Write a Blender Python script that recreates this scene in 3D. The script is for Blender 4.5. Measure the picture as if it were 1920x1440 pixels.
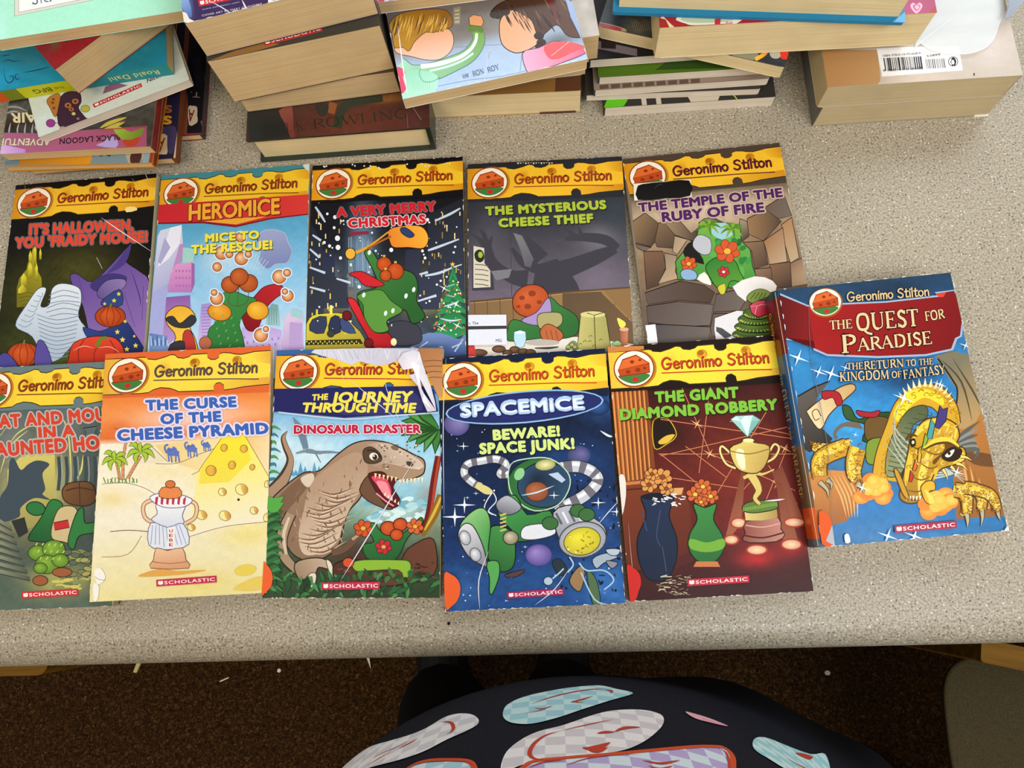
import bpy, bmesh, math, random
from mathutils import Matrix, Vector, Euler
from mathutils.geometry import tessellate_polygon

for o in list(bpy.data.objects):
    bpy.data.objects.remove(o)
SC = bpy.context.scene
COL = SC.collection
TOP = 0.76                      # height of the counter top above the carpet

# ------------------------------------------------------------------ camera
cam_data = bpy.data.cameras.new('camera')
cam_data.sensor_fit = 'HORIZONTAL'
cam_data.sensor_width = 36.0
cam_data.lens = 36.0 * 1387.0 / 1920.0
cam_data.clip_start = 0.01
cam = bpy.data.objects.new('camera', cam_data)
COL.objects.link(cam)
cam.matrix_world = Matrix(((0.997770, 0.042465, 0.051486, 0.0),
                           (-0.028266, 0.967729, -0.250404, 0.0),
                           (-0.060458, 0.248390, 0.966772, TOP + 0.578324),
                           (0, 0, 0, 1)))
SC.camera = cam

# ------------------------------------------------------------------ light
SC.view_settings.view_transform = 'Standard'
SC.view_settings.look = 'None'
SC.view_settings.gamma = 1.0
SC.view_settings.use_curve_mapping = False
SC.view_settings.exposure = 0.0

world = bpy.data.worlds.new('room_light')
SC.world = world
world.use_nodes = True
bg = world.node_tree.nodes['Background']
bg.inputs[0].default_value = (1.0, 0.93, 0.82, 1)
bg.inputs[1].default_value = 0.36


def area_light(name, loc, target, sx, sy, power, color):
    d = bpy.data.lights.new(name, 'AREA')
    d.shape = 'RECTANGLE'
    d.size, d.size_y, d.energy, d.color = sx, sy, power, color
    o = bpy.data.objects.new(name, d)
    COL.objects.link(o)
    o.location = loc
    o.rotation_euler = (Vector(target) - Vector(loc)).to_track_quat('-Z', 'Y').to_euler()
    return o


area_light('window_daylight', (1.0, 2.3, TOP + 2.0), (0.15, 0.25, TOP), 2.4, 1.3, 47, (0.92, 0.97, 1.0))
area_light('ceiling_lamp', (0.62, -0.55, TOP + 1.35), (0.10, 0.20, TOP), 1.0, 0.7, 20, (0.97, 0.98, 1.0))
area_light('ceiling_lamp', (-0.9, -0.7, TOP + 1.7), (-0.2, 0.1, TOP), 1.2, 0.6, 19, (1.0, 0.90, 0.74))

# ------------------------------------------------------------------ helpers: colour and materials


def lin(h):
    h = h.lstrip('#')
    r = []
    for i in (0, 2, 4):
        c = int(h[i:i + 2], 16) / 255.0
        r.append(c / 12.92 if c <= 0.04045 else ((c + 0.055) / 1.055) ** 2.4)
    return tuple(r)


def mixc(a, b, f):
    return tuple(x + (y - x) * f for x, y in zip(a, b))


MATS = {}


def new_mat(name, rough=0.5, spec=0.5):
    m = bpy.data.materials.new(name)
    m.use_nodes = True
    b = m.node_tree.nodes['Principled BSDF']
    b.inputs['Roughness'].default_value = rough
    b.inputs['Specular IOR Level'].default_value = spec
    MATS[name] = m
    return m, m.node_tree.nodes, m.node_tree.links, b


def ramp(nodes, stops):
    r = nodes.new('ShaderNodeValToRGB')
    e = r.color_ramp.elements
    while len(e) < len(stops):
        e.new(0.5)
    for k, (p, c) in enumerate(stops):
        e[k].position = p
        e[k].color = (*c, 1)
    return r


def print_mat(name, rough, spec, coat=0.0):
    m, n, l, b = new_mat(name, rough, spec)
    a = n.new('ShaderNodeAttribute')
    a.attribute_name = 'ink'
    tc = n.new('ShaderNodeTexCoord')
    nz = n.new('ShaderNodeTexNoise')
    nz.inputs['Scale'].default_value = 900
    nz.inputs['Detail'].default_value = 2
    l.new(tc.outputs['Object'], nz.inputs['Vector'])
    mx = n.new('ShaderNodeMix')
    mx.data_type = 'RGBA'
    mx.blend_type = 'MULTIPLY'
    mx.inputs[0].default_value = 0.16
    l.new(a.outputs['Color'], mx.inputs[6])
    l.new(nz.outputs['Fac'], mx.inputs[7])
    l.new(mx.outputs[2], b.inputs['Base Color'])
    n2 = n.new('ShaderNodeTexNoise')
    n2.inputs['Scale'].default_value = 45
    n2.inputs['Detail'].default_value = 3
    l.new(tc.outputs['Object'], n2.inputs['Vector'])
    bp = n.new('ShaderNodeBump')
    bp.inputs['Strength'].default_value = 0.10
    bp.inputs['Distance'].default_value = 0.002
    l.new(n2.outputs['Fac'], bp.inputs['Height'])
    l.new(bp.outputs['Normal'], b.inputs['Normal'])
    if coat:
        b.inputs['Coat Weight'].default_value = coat
        b.inputs['Coat Roughness'].default_value = 0.12
    return m


print_mat('printed_card', 0.40, 0.16)
print_mat('printed_gloss', 0.26, 0.30)
print_mat('printed_matte', 0.6, 0.2)


def page_mat(name, c1, c2):
    m, n, l, b = new_mat(name, 0.85, 0.2)
    tc = n.new('ShaderNodeTexCoord')
    mp = n.new('ShaderNodeMapping')
    mp.inputs['Scale'].default_value = (9, 9, 2600)
    l.new(tc.outputs['Object'], mp.inputs['Vector'])
    nz = n.new('ShaderNodeTexNoise')
    nz.inputs['Scale'].default_value = 1.0
    nz.inputs['Detail'].default_value = 3
    l.new(mp.outputs[0], nz.inputs['Vector'])
    r = ramp(n, [(0.30, lin(c1)), (0.62, lin(c2))])
    l.new(nz.outputs['Fac'], r.inputs[0])
    nb = n.new('ShaderNodeTexNoise')
    nb.inputs['Scale'].default_value = 30
    l.new(tc.outputs['Object'], nb.inputs['Vector'])
    mx = n.new('ShaderNodeMix')
    mx.data_type = 'RGBA'
    mx.blend_type = 'MULTIPLY'
    mx.inputs[0].default_value = 0.25
    l.new(r.outputs[0], mx.inputs[6])
    l.new(nb.outputs['Fac'], mx.inputs[7])
    l.new(mx.outputs[2], b.inputs['Base Color'])
    bp = n.new('ShaderNodeBump')
    bp.inputs['Strength'].default_value = 0.25
    bp.inputs['Distance'].default_value = 0.0006
    l.new(nz.outputs['Fac'], bp.inputs['Height'])
    l.new(bp.outputs['Normal'], b.inputs['Normal'])
    return m


page_mat('pages_tan', 'cbaa74', 'e0c393')
page_mat('pages_grey', 'b8a47c', 'd2be96')
page_mat('pages_cream', 'dfc48c', 'f2deb0')
page_mat('pages_white', 'd4c6b2', 'ebdecb')


def plain_mat(name, c, rough=0.5, spec=0.4, noise=0.0, scale=200):
    m, n, l, b = new_mat(name, rough, spec)
    if noise:
        tc = n.new('ShaderNodeTexCoord')
        nz = n.new('ShaderNodeTexNoise')
        nz.inputs['Scale'].default_value = scale
        nz.inputs['Detail'].default_value = 4
        l.new(tc.outputs['Object'], nz.inputs['Vector'])
        a = lin(c)
        r = ramp(n, [(0.25, tuple(x * (1 - noise) for x in a)), (0.75, tuple(min(1, x * (1 + noise)) for x in a))])
        l.new(nz.outputs['Fac'], r.inputs[0])
        l.new(r.outputs[0], b.inputs['Base Color'])
    else:
        b.inputs['Base Color'].default_value = (*lin(c), 1)
    return m


# ------------------------------------------------------------------ helpers: objects


def tag(o, label=None, cat=None, group=None, kind=None):
    for k, v in (('label', label), ('category', cat), ('group', group), ('kind', kind)):
        if v:
            o[k] = v
    return o


def empty(name, loc=(0, 0, 0), rot=(0, 0, 0), label=None, cat=None, group=None):
    o = bpy.data.objects.new(name, None)
    o.empty_display_size = 0.02
    COL.objects.link(o)
    o.location = loc
    o.rotation_euler = rot
    return tag(o, label, cat, group)


class MB:
    """collects coloured polygons and links them as ONE mesh object"""

    def __init__(self):
        self.v, self.f, self.c = [], [], []

    def face(self, pts, cols):
        b = len(self.v)
        self.v += [tuple(p) for p in pts]
        if isinstance(cols[0], (int, float)):
            cols = [cols] * len(pts)
        self.c += cols
        self.f.append(tuple(range(b, b + len(pts))))

    def prism(self, poly, z0, z1, col):
        n = len(poly)
        self.face([(x, y, z1) for x, y in poly], col)
        self.face([(x, y, z0) for x, y in reversed(poly)], col)
        for i in range(n):
            (x0, y0), (x1, y1) = poly[i], poly[(i + 1) % n]
            self.face([(x0, y0, z0), (x1, y1, z0), (x1, y1, z1), (x0, y0, z1)], col)

    def box(self, a, b, col=(0.5, 0.5, 0.5)):
        self.prism([(a[0], a[1]), (b[0], a[1]), (b[0], b[1]), (a[0], b[1])], a[2], b[2], col)

    def build(self, name, mat, parent=None, loc=(0, 0, 0), rot=(0, 0, 0)):
        me = bpy.data.meshes.new(name)
        me.from_pydata(self.v, [], self.f)
        at = me.color_attributes.new('ink', 'FLOAT_COLOR', 'POINT')
        flat = []
        for c in self.c:
            flat += [c[0], c[1], c[2], 1.0]
        at.data.foreach_set('color', flat)
        me.materials.append(MATS[mat])
        me.update()
        o = bpy.data.objects.new(name, me)
        COL.objects.link(o)
        o.location, o.rotation_euler = loc, rot
        if parent:
            o.parent = parent
        return o


def round_rect(x0, y0, x1, y1, r, n=4):
    """counter-clockwise; r = (bl, br, tr, tl)"""
    out = []
    for (cx, cy, a0, rr) in ((x0, y0, 180, r[0]), (x1, y0, 270, r[1]), (x1, y1, 0, r[2]), (x0, y1, 90, r[3])):
        if rr <= 0:
            out.append((cx, cy))
            continue
        ox = cx + rr if cx == x0 else cx - rr
        oy = cy + rr if cy == y0 else cy - rr
        for k in range(n + 1):
            a = math.radians(a0 + 90.0 * k / n)
            out.append((ox + rr * math.cos(a), oy + rr * math.sin(a)))
    return out


def smooth_pts(pts, n=5, closed=True):
    out = []
    m = len(pts)
    rng = range(m) if closed else range(m - 1)
    for i in rng:
        if closed:
            p0, p1, p2, p3 = pts[i - 1], pts[i], pts[(i + 1) % m], pts[(i + 2) % m]
        else:
            p0, p1, p2, p3 = pts[max(i - 1, 0)], pts[i], pts[i + 1], pts[min(i + 2, m - 1)]
        for k in range(n):
            t = k / n
            out.append(tuple(0.5 * (2 * b + (c - a) * t + (2 * a - 5 * b + 4 * c - d) * t * t + (3 * b - a - 3 * c + d) * t ** 3)
                             for a, b, c, d in zip(p0, p1, p2, p3)))
    if not closed:
        out.append(tuple(pts[-1]))
    return out


def stroke_poly(pts, w, taper=False):
    """outline of a brush stroke of width w"""
    n = len(pts)
    L, R = [], []
    for i in range(n):
        a, b = pts[max(i - 1, 0)], pts[min(i + 1, n - 1)]
        dx, dy = b[0] - a[0], b[1] - a[1]
        d = math.hypot(dx, dy) or 1e-9
        ww = w[i] if isinstance(w, (list, tuple)) else w
        if taper:
            ww = ww * max(0.12, math.sin(math.pi * (i + 0.15) / (n - 0.7)))
        nx, ny = -dy / d * ww / 2, dx / d * ww / 2
        L.append((pts[i][0] + nx, pts[i][1] + ny))
        R.append((pts[i][0] - nx, pts[i][1] - ny))
    return L, R


def clip_rect(poly, x0, y0, x1, y1):
    """Sutherland-Hodgman on (x, y, colour) vertices"""
    def cut(ps, inside, inter):
        out = []
        for i in range(len(ps)):
            a, b = ps[i - 1], ps[i]
            ia, ib = inside(a), inside(b)
            if ib:
                if not ia:
                    out.append(inter(a, b))
                out.append(b)
            elif ia:
                out.append(inter(a, b))
        return out

    def lerp(a, b, t):
        return (a[0] + (b[0] - a[0]) * t, a[1] + (b[1] - a[1]) * t, mixc(a[2], b[2], t))
    for ins, itr in ((lambda p: p[0] >= x0, lambda a, b: lerp(a, b, (x0 - a[0]) / (b[0] - a[0]))),
                     (lambda p: p[0] <= x1, lambda a, b: lerp(a, b, (x1 - a[0]) / (b[0] - a[0]))),
                     (lambda p: p[1] >= y0, lambda a, b: lerp(a, b, (y0 - a[1]) / (b[1] - a[1]))),
                     (lambda p: p[1] <= y1, lambda a, b: lerp(a, b, (y1 - a[1]) / (b[1] - a[1])))):
        if not poly:
            return []
        poly = cut(poly, ins, itr)
    return poly


TEXT_CACHE = {}


def text_tris(s, bold, spacing):
    """triangles of a line of lettering, baseline at y = 0, capital height 1, and its left and right ends"""
    key = (s, bold, spacing)
    if key in TEXT_CACHE:
        return TEXT_CACHE[key]
    cu = bpy.data.curves.new('lettering', 'FONT')
    cu.body = s
    cu.size = 1.0
    cu.resolution_u = 3
    cu.offset = bold
    cu.space_character = spacing
    ob = bpy.data.objects.new('lettering', cu)
    me = bpy.data.meshes.new_from_object(ob)
    me.calc_loop_triangles()
    k = 1 / 0.728
    vs = [(v.co.x * k, v.co.y * k) for v in me.vertices]
    tr = [tuple(t.vertices) for t in me.loop_triangles]
    xs = [v[0] for v in vs] or [0, 1]
    bpy.data.objects.remove(ob)
    bpy.data.curves.remove(cu)
    bpy.data.meshes.remove(me)
    TEXT_CACHE[key] = (vs, tr, min(xs), max(xs))
    return TEXT_CACHE[key]


# brush lettering: strokes of each letter on a capital height of 1, and its advance
BRUSH = {
    'G': ([[(.75, .82), (.55, .98), (.3, .95), (.08, .7), (.05, .35), (.22, .05), (.5, .02), (.72, .18), (.74, .42)], [(.45, .42), (.82, .44)]], .98),
    'e': ([[(.05, .32), (.48, .36), (.45, .52), (.28, .62), (.1, .5), (.05, .28), (.15, .06), (.35, .02), (.5, .12)]], .62),
    'r': ([[(.08, .6), (.1, 0)], [(.1, .4), (.25, .58), (.42, .58)]], .5),
    'o': ([[(.28, .62), (.08, .5), (.05, .25), (.2, .02), (.4, .04), (.53, .28), (.46, .54), (.28, .62)]], .66),
    'n': ([[(.08, .6), (.1, 0)], [(.1, .4), (.28, .6), (.45, .52), (.48, 0)]], .62),
    'i': ([[(.1, .6), (.12, 0)], [(.13, .78), (.17, .88)]], .27),
    'm': ([[(.08, .6), (.1, 0)], [(.1, .42), (.25, .6), (.4, .5), (.41, 0)], [(.41, .42), (.58, .6), (.72, .5), (.74, 0)]], .88),
    'S': ([[(.62, .85), (.42, .99), (.15, .88), (.12, .66), (.35, .52), (.58, .36), (.55, .1), (.3, .0), (.05, .14)]], .78),
    't': ([[(.2, .9), (.18, .1), (.3, .02), (.42, .08)], [(.02, .62), (.42, .66)]], .48),
    'l': ([[(.1, 1.0), (.1, .0)]], .28),
    '.': ([[(.08, .0), (.12, .05)]], .3),
    ' ': ([], .42),
}
K, T_ = .17, .07


def _s(x, y, w=.16):
    return (T_ * .9, [(x - w, y), (x + w, y)])


# roman capitals: (stroke width, points) on a capital height of 1, and the advance
ROMAN = {
    'A': ([(T_, [(.08, .02), (.44, 1)]), (K, [(.42, .98), (.76, .02)]), (T_, [(.2, .34), (.62, .34)]), _s(.08, .03, .12), _s(.76, .03, .15)], .9),
    'B': ([(K, [(.18, 0), (.18, 1)]), (T_, [(.1, .97), (.45, .97)]), (K * .8, [(.45, .96), (.6, .86), (.58, .62), (.42, .53)]), (T_, [(.18, .53), (.45, .53)]), (K * .9, [(.42, .53), (.66, .42), (.64, .12), (.45, .04)]), (T_, [(.1, .03), (.46, .03)])], .78),
    'C': ([(K, [(.6, .93), (.35, .95), (.14, .72), (.12, .32), (.34, .05), (.5, .03)]), (T_, [(.48, .03), (.75, .14)]), (T_, [(.5, .97), (.72, .9), (.73, .72)])], .85),
    'D': ([(K, [(.18, 0), (.18, 1)]), (T_, [(.08, .97), (.42, .97)]), (K, [(.4, .96), (.7, .82), (.78, .5), (.68, .16), (.4, .04)]), (T_, [(.08, .03), (.42, .03)])], .95),
    'E': ([(K, [(.18, 0), (.18, 1)]), (T_, [(.06, .97), (.62, .97)]), (T_, [(.18, .52), (.5, .52)]), (T_, [(.06, .03), (.66, .03)]), (T_, [(.62, 1), (.62, .8)]), (T_, [(.66, 0), (.68, .22)]), (T_, [(.5, .42), (.5, .62)])], .76),
    'F': ([(K, [(.18, 0), (.18, 1)]), (T_, [(.06, .97), (.62, .97)]), (T_, [(.18, .52), (.5, .52)]), (T_, [(.62, 1), (.62, .8)]), (T_, [(.5, .42), (.5, .62)]), _s(.18, .03)], .7),
    'G': ([(K, [(.62, .93), (.36, .95), (.14, .72), (.12, .32), (.34, .05), (.5, .03)]), (T_, [(.48, .03), (.72, .1)]), (K, [(.72, .05), (.72, .42)]), (T_, [(.55, .42), (.86, .42)]), (T_, [(.5, .97), (.74, .9), (.75, .72)])], .92),
    'H': ([(K, [(.18, 0), (.18, 1)]), (K, [(.74, 0), (.74, 1)]), (T_, [(.18, .52), (.74, .52)]), _s(.18, .03), _s(.74, .03), _s(.18, .97), _s(.74, .97)], .94),
    'I': ([(K, [(.2, 0), (.2, 1)]), _s(.2, .03), _s(.2, .97)], .42),
    'J': ([(K, [(.3, 1), (.3, .1), (.15, -.1)]), _s(.3, .97)], .48),
    'K': ([(K, [(.18, 0), (.18, 1)]), (T_, [(.2, .45), (.66, .97)]), (K, [(.34, .6), (.74, .03)]), _s(.18, .03), _s(.76, .03, .13), _s(.18, .97), _s(.66, .97, .13)], .9),
    'L': ([(K, [(.18, 0), (.18, 1)]), (T_, [(.06, .03), (.62, .03)]), (T_, [(.62, 0), (.65, .24)]), _s(.18, .97)], .72),
    'M': ([(T_, [(.14, .02), (.18, .98)]), (K, [(.18, .98), (.5, .08)]), (T_, [(.5, .08), (.84, .98)]), (K, [(.86, .98), (.9, .02)]), _s(.14, .03, .1), _s(.9, .03, .13)], 1.08),
    'N': ([(T_, [(.18, .02), (.18, .98)]), (K, [(.16, .98), (.76, .04)]), (T_, [(.78, .98), (.78, .02)]), _s(.18, .03, .12), _s(.78, .97, .12), _s(.12, .97, .1)], .96),
    'O': ([(K, [(.45, .97), (.2, .88), (.1, .5), (.2, .12), (.45, .03)]), (K, [(.45, .97), (.7, .88), (.8, .5), (.7, .12), (.45, .03)])], .94),
    'P': ([(K, [(.18, 0), (.18, 1)]), (T_, [(.08, .97), (.42, .97)]), (K * .9, [(.4, .96), (.62, .86), (.62, .6), (.4, .47)]), (T_, [(.18, .46), (.42, .46)]), _s(.18, .03)], .74),
    'Q': ([(K, [(.45, .97), (.2, .88), (.1, .5), (.2, .12), (.45, .03)]), (K, [(.45, .97), (.7, .88), (.8, .5), (.7, .12), (.45, .03)]), (K * .8, [(.45, .08), (.68, -.16), (1.0, -.26)])], .96),
    'R': ([(K, [(.18, 0), (.18, 1)]), (T_, [(.08, .97), (.42, .97)]), (K * .9, [(.4, .96), (.62, .87), (.6, .62), (.4, .51)]), (T_, [(.18, .5), (.42, .5)]), (K, [(.4, .5), (.78, .03)]), _s(.18, .03)], .82),
    'S': ([(K, [(.52, .84), (.34, .97), (.15, .84), (.2, .62), (.46, .44), (.54, .2), (.36, .03), (.14, .14)]), (T_, [(.54, .98), (.54, .76)]), (T_, [(.1, .02), (.1, .26)])], .66),
    'T': ([(K, [(.38, 0), (.38, 1)]), (T_, [(.04, .97), (.72, .97)]), (T_, [(.05, 1), (.05, .78)]), (T_, [(.71, 1), (.71, .78)]), _s(.38, .03)], .76),
    'U': ([(K, [(.18, 1), (.18, .3), (.3, .06), (.48, .03)]), (T_, [(.46, .03), (.68, .12), (.74, .34), (.74, 1)]), _s(.18, .97), _s(.74, .97, .12)], .92),
    'V': ([(K, [(.12, 1), (.45, .02)]), (T_, [(.45, .02), (.78, 1)]), _s(.12, .97, .13), _s(.78, .97, .12)], .88),
    'W': ([(K, [(.1, 1), (.38, .02)]), (T_, [(.38, .02), (.58, .9)]), (K, [(.56, .95), (.84, .02)]), (T_, [(.84, .02), (1.08, 1)]), _s(.1, .97, .13), _s(1.08, .97, .12)], 1.16),
    'Y': ([(K, [(.1, 1), (.42, .48)]), (T_, [(.42, .48), (.74, 1)]), (K, [(.42, .5), (.42, 0)]), _s(.1, .97, .12), _s(.74, .97, .12), _s(.42, .03)], .82),
    '.': ([(K, [(.1, .05), (.1, .15)])], .3),
    "'": ([(K * .7, [(.12, 1), (.1, .72)])], .26),
    ' ': ([], .4),
}


class Art:
    """a printed picture: coloured shapes laid on one flat face of a book.
    H turns drafting coordinates into metres on that face (x to the right, y up from the top-left corner)."""

    def __init__(self, mb, H, w, h, z, x0=0.0, place=None):
        self.mb, self.H, self.w, self.h, self.z0 = mb, H, w, h, z
        self.x0 = x0
        self.z = z
        self.place = place or (lambda x, y, z: (x, y, z))
        self.frame(0, 0, 1)
        self.rnd = random.Random(7)

    def frame(self, ox, oy, s):
        self.ox, self.oy, self.s = ox, oy, s
        return self

    def m(self, p):
        H = self.H
        a, b = (self.ox + self.s * p[0] - 960) / 1000, (self.oy + self.s * p[1] - 720) / 1000
        d = H[6] * a + H[7] * b + 1
        return ((H[0] * a + H[1] * b + H[2]) / d, (H[3] * a + H[4] * b + H[5]) / d)

    def up(self):
        self.z += 1.6e-6

    def _emit(self, loc, cols):
        """loc: polygon in metres, cols: colour per vertex"""
        ps = clip_rect([(x, y, c) for (x, y), c in zip(loc, cols)], self.x0, -self.h, self.w, 0)
        if len(ps) < 3:
            return
        tri = tessellate_polygon([[Vector((p[0], p[1], 0)) for p in ps]])
        for t in tri:
            a, b, c = (ps[i] for i in t)
            if (b[0] - a[0]) * (c[1] - a[1]) - (b[1] - a[1]) * (c[0] - a[0]) < 0:
                b, c = c, b
            self.mb.face([self.place(q[0], q[1], self.z) for q in (a, b, c)], [a[2], b[2], c[2]])

    def poly(self, pts, col, sm=0, grad=None):
        """grad = (colour, p0, p1): col at p0 fading to colour at p1"""
        if sm:
            pts = smooth_pts(pts, sm)
        c = lin(col)
        if grad:
            c2, p0, p1 = lin(grad[0]), grad[1], grad[2]
            dx, dy = p1[0] - p0[0], p1[1] - p0[1]
            dd = dx * dx + dy * dy
            cols = [mixc(c, c2, min(1, max(0, ((p[0] - p0[0]) * dx + (p[1] - p0[1]) * dy) / dd))) for p in pts]
        else:
            cols = [c] * len(pts)
        self.up()
        self._emit([self.m(p) for p in pts], cols)

    def rect(self, x0, y0, x1, y1, col, grad=None):
        self.poly([(x0, y0), (x1, y0), (x1, y1), (x0, y1)], col, 0, grad)

    def full(self, col):
        self.up()
        self._emit([(self.x0, 0), (self.x0, -self.h), (self.w, -self.h), (self.w, 0)], [lin(col)] * 4)

    def ell(self, cx, cy, rx, ry, col, rot=0.0, n=28, rim=None, off=(0, 0)):
        """rim: colour at the outline, col at the centre shifted by off"""
        ca, sa = math.cos(math.radians(rot)), math.sin(math.radians(rot))
        P = []
        for k in range(n):
            a = 2 * math.pi * k / n
            x, y = rx * math.cos(a), ry * math.sin(a)
            P.append((cx + x * ca - y * sa, cy + x * sa + y * ca))
        self.up()
        if rim is None:
            self._emit([self.m(p) for p in P], [lin(col)] * n)
        else:
            c, r = lin(col), lin(rim)
            ctr = self.m((cx + off[0] * rx, cy + off[1] * ry))
            Q = [self.m(p) for p in P]
            for k in range(n):
                self._emit([ctr, Q[k], Q[(k + 1) % n]], [c, r, r])

    def line(self, pts, w, col, sm=0, taper=False, col2=None):
        if sm and len(pts) > 2:
            if isinstance(w, (list, tuple)):
                q = smooth_pts([(p[0], p[1], ww) for p, ww in zip(pts, w)], sm, False)
                pts, w = [(a, b) for a, b, c in q], [c for a, b, c in q]
            else:
                pts = smooth_pts(pts, sm, False)
        L, R = stroke_poly(pts, w, taper)
        c = lin(col)
        c2 = lin(col2) if col2 else c
        self.up()
        n = len(pts)
        L, R = [self.m(p) for p in L], [self.m(p) for p in R]
        for i in range(n - 1):
            a, b = mixc(c, c2, i / (n - 1)), mixc(c, c2, (i + 1) / (n - 1))
            self._emit([L[i], R[i], R[i + 1], L[i + 1]], [a, a, b, b])

    def outline(self, pts, w, col, sm=0):
        if sm:
            pts = smooth_pts(pts, sm)
        self.line(list(pts) + [pts[0], pts[1]], w, col)

    def shape(self, pts, col, ow=4, oc='1c1512', sm=5, grad=None):
        self.poly(pts, col, sm, grad)
        self.outline(pts, ow, oc, sm)

    def disc(self, cx, cy, rx, ry, col, ow=4, oc='1c1512', rot=0, rim=None, off=(-.3, -.3)):
        self.ell(cx, cy, rx + ow / 2, ry + ow / 2, oc, rot)
        self.ell(cx, cy, rx - ow / 2, ry - ow / 2, col, rot, rim=rim, off=off)

    def grid(self, nx, ny, fn):
        """painted ground: fn(u, v) -> linear colour, u to the right and v down, both 0..1"""
        self.up()
        C = [[fn(i / nx, j / ny) for i in range(nx + 1)] for j in range(ny + 1)]
        X = [self.x0 + (self.w - self.x0) * i / nx for i in range(nx + 1)]
        Y = [-self.h * j / ny for j in range(ny + 1)]
        for j in range(ny):
            for i in range(nx):
                self.mb.face([self.place(X[a], Y[b], self.z) for a, b in ((i, j + 1), (i + 1, j + 1), (i + 1, j), (i, j))],
                             [C[j + 1][i], C[j + 1][i + 1], C[j][i + 1], C[j][i]])

    def wash(self, stops, blobs=(), noise=0.1, nx=44, ny=64, seed=3):
        """stops: [(v, colour)] top to bottom; blobs: (px, py, rx, ry, colour, strength) in drafting coordinates"""
        st = [(v, lin(c)) for v, c in stops]
        ctr = self.m((0, 0))
        bl = []
        for (px, py, rx, ry, c, k) in blobs:
            a, b, d = self.m((px, py)), self.m((px + rx, py)), self.m((px, py + ry))
            bl.append((a, math.dist(a, b), math.dist(a, d), lin(c), k))
        rn = random.Random(seed)
        ph = [(rn.uniform(20, 120), rn.uniform(20, 120), rn.uniform(0, 6.3)) for _ in range(7)]

        def fn(u, v):
            c = st[-1][1]
            for (v0, c0), (v1, c1) in zip(st, st[1:]):
                if v <= v1:
                    c = mixc(c0, c1, max(0, (v - v0) / (v1 - v0)))
                    break
            x, y = self.x0 + (self.w - self.x0) * u, -self.h * v
            for (a, rx, ry, cc, k) in bl:
                q = ((x - a[0]) / rx) ** 2 + ((y - a[1]) / ry) ** 2
                if q < 9:
                    c = mixc(c, cc, k * math.exp(-q))
            w = sum(math.sin(fx * x * 6 + fy * y * 6 + p) for fx, fy, p in ph) / 7 + rn.uniform(-.5, .5)
            f = 1 + noise * w
            return tuple(max(0, t * f) for t in c)
        self.grid(nx, ny, fn)

    def _basis(self, p0, p1, hpx):
        a, b = self.m(p0), self.m(p1)
        dx, dy = p1[0] - p0[0], p1[1] - p0[1]
        d = math.hypot(dx, dy)
        t = self.m((p0[0] + dy / d * hpx, p0[1] - dx / d * hpx))
        return a, (b[0] - a[0], b[1] - a[1]), (t[0] - a[0], t[1] - a[1])

    def text(self, s, p0, p1, hpx, col, bold=0.0, sp=1.0, shear=0.0, halo=None, hw=0.05, shadow=None, sh=(3, 4)):
        """a line of lettering from p0 to p1 (ends of its baseline), capitals hpx tall"""
        if shadow:
            self.text(s, (p0[0] + sh[0], p0[1] + sh[1]), (p1[0] + sh[0], p1[1] + sh[1]), hpx, shadow, bold + .008, sp, shear)
        b0 = 0.0
        vs, tr, lo, hi = text_tris(s, b0, sp)
        a, ex, ey = self._basis(p0, p1, hpx)
        d = bold * 1.5
        ring = lambda r, n: [(r * math.cos(6.2832 * k / n), r * math.sin(6.2832 * k / n)) for k in range(n)]
        passes = []
        if halo:
            passes += [(o, halo) for o in ring(hw + d, 12)]
        passes += [(o, col) for o in (ring(d, 8) if d > 0 else [])] + [((0, 0), col)]
        for k, ((dx, dy), c) in enumerate(passes):
            cc = lin(c)
            self.z += 1.0e-6
            Q = []
            for x, y in vs:
                u = (x + dx - lo + shear * y) / (hi - lo)
                Q.append((a[0] + ex[0] * u + ey[0] * (y + dy), a[1] + ex[1] * u + ey[1] * (y + dy)))
            for t in tr:
                self._emit([Q[i] for i in t], [cc] * 3)

    def glyphs(self, s, p0, p1, hpx, col, font, wscale=1.0, halo=None, hw=.16):
        tot = sum(font[ch][1] for ch in s)
        a, ex, ey = self._basis(p0, p1, hpx)
        for extra, c in (((hw, halo),) if halo else ()) + ((0, col),):
            x = 0.0
            cc = lin(c)
            self.up()
            for ch in s:
                st, adv = font[ch]
                for item in st:
                    w, pts = item if font is ROMAN else (.13, item)
                    if len(pts) > 2:
                        pts = smooth_pts(pts, 4, False)
                    pts = [(p[0] * 1.0, p[1]) for p in pts]
                    L, R = stroke_poly(pts, w * wscale + extra)
                    f = lambda q: (a[0] + ex[0] * (x + q[0]) / tot + ey[0] * q[1], a[1] + ex[1] * (x + q[0]) / tot + ey[1] * q[1])
                    L, R = [f(q) for q in L], [f(q) for q in R]
                    self.z += 8e-7
                    for i in range(len(pts) - 1):
                        self._emit([L[i], R[i], R[i + 1], L[i + 1]], [cc] * 4)
                    if font is BRUSH or extra:
                        self.z += 8e-7
                        for e in (pts[0], pts[-1]):
                            r = (w * wscale + extra) / 2
                            self._emit([f((e[0] + r * math.cos(k), e[1] + r * math.sin(k))) for k in [j * math.pi / 4 for j in range(8)]], [cc] * 8)
                x += adv

    def sparkle(self, x, y, r, col='ffffff', rot=0):
        for k in range(4):
            a = math.radians(rot + 90 * k)
            q = r if k % 2 == 0 else r * .75
            self.poly([(x + q * math.cos(a), y + q * math.sin(a)), (x + r * .09 * math.cos(a + 1.57), y + r * .09 * math.sin(a + 1.57)),
                       (x + r * .09 * math.cos(a - 1.57), y + r * .09 * math.sin(a - 1.57))], col)
        self.ell(x, y, r * .16, r * .16, col, n=10)

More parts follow.
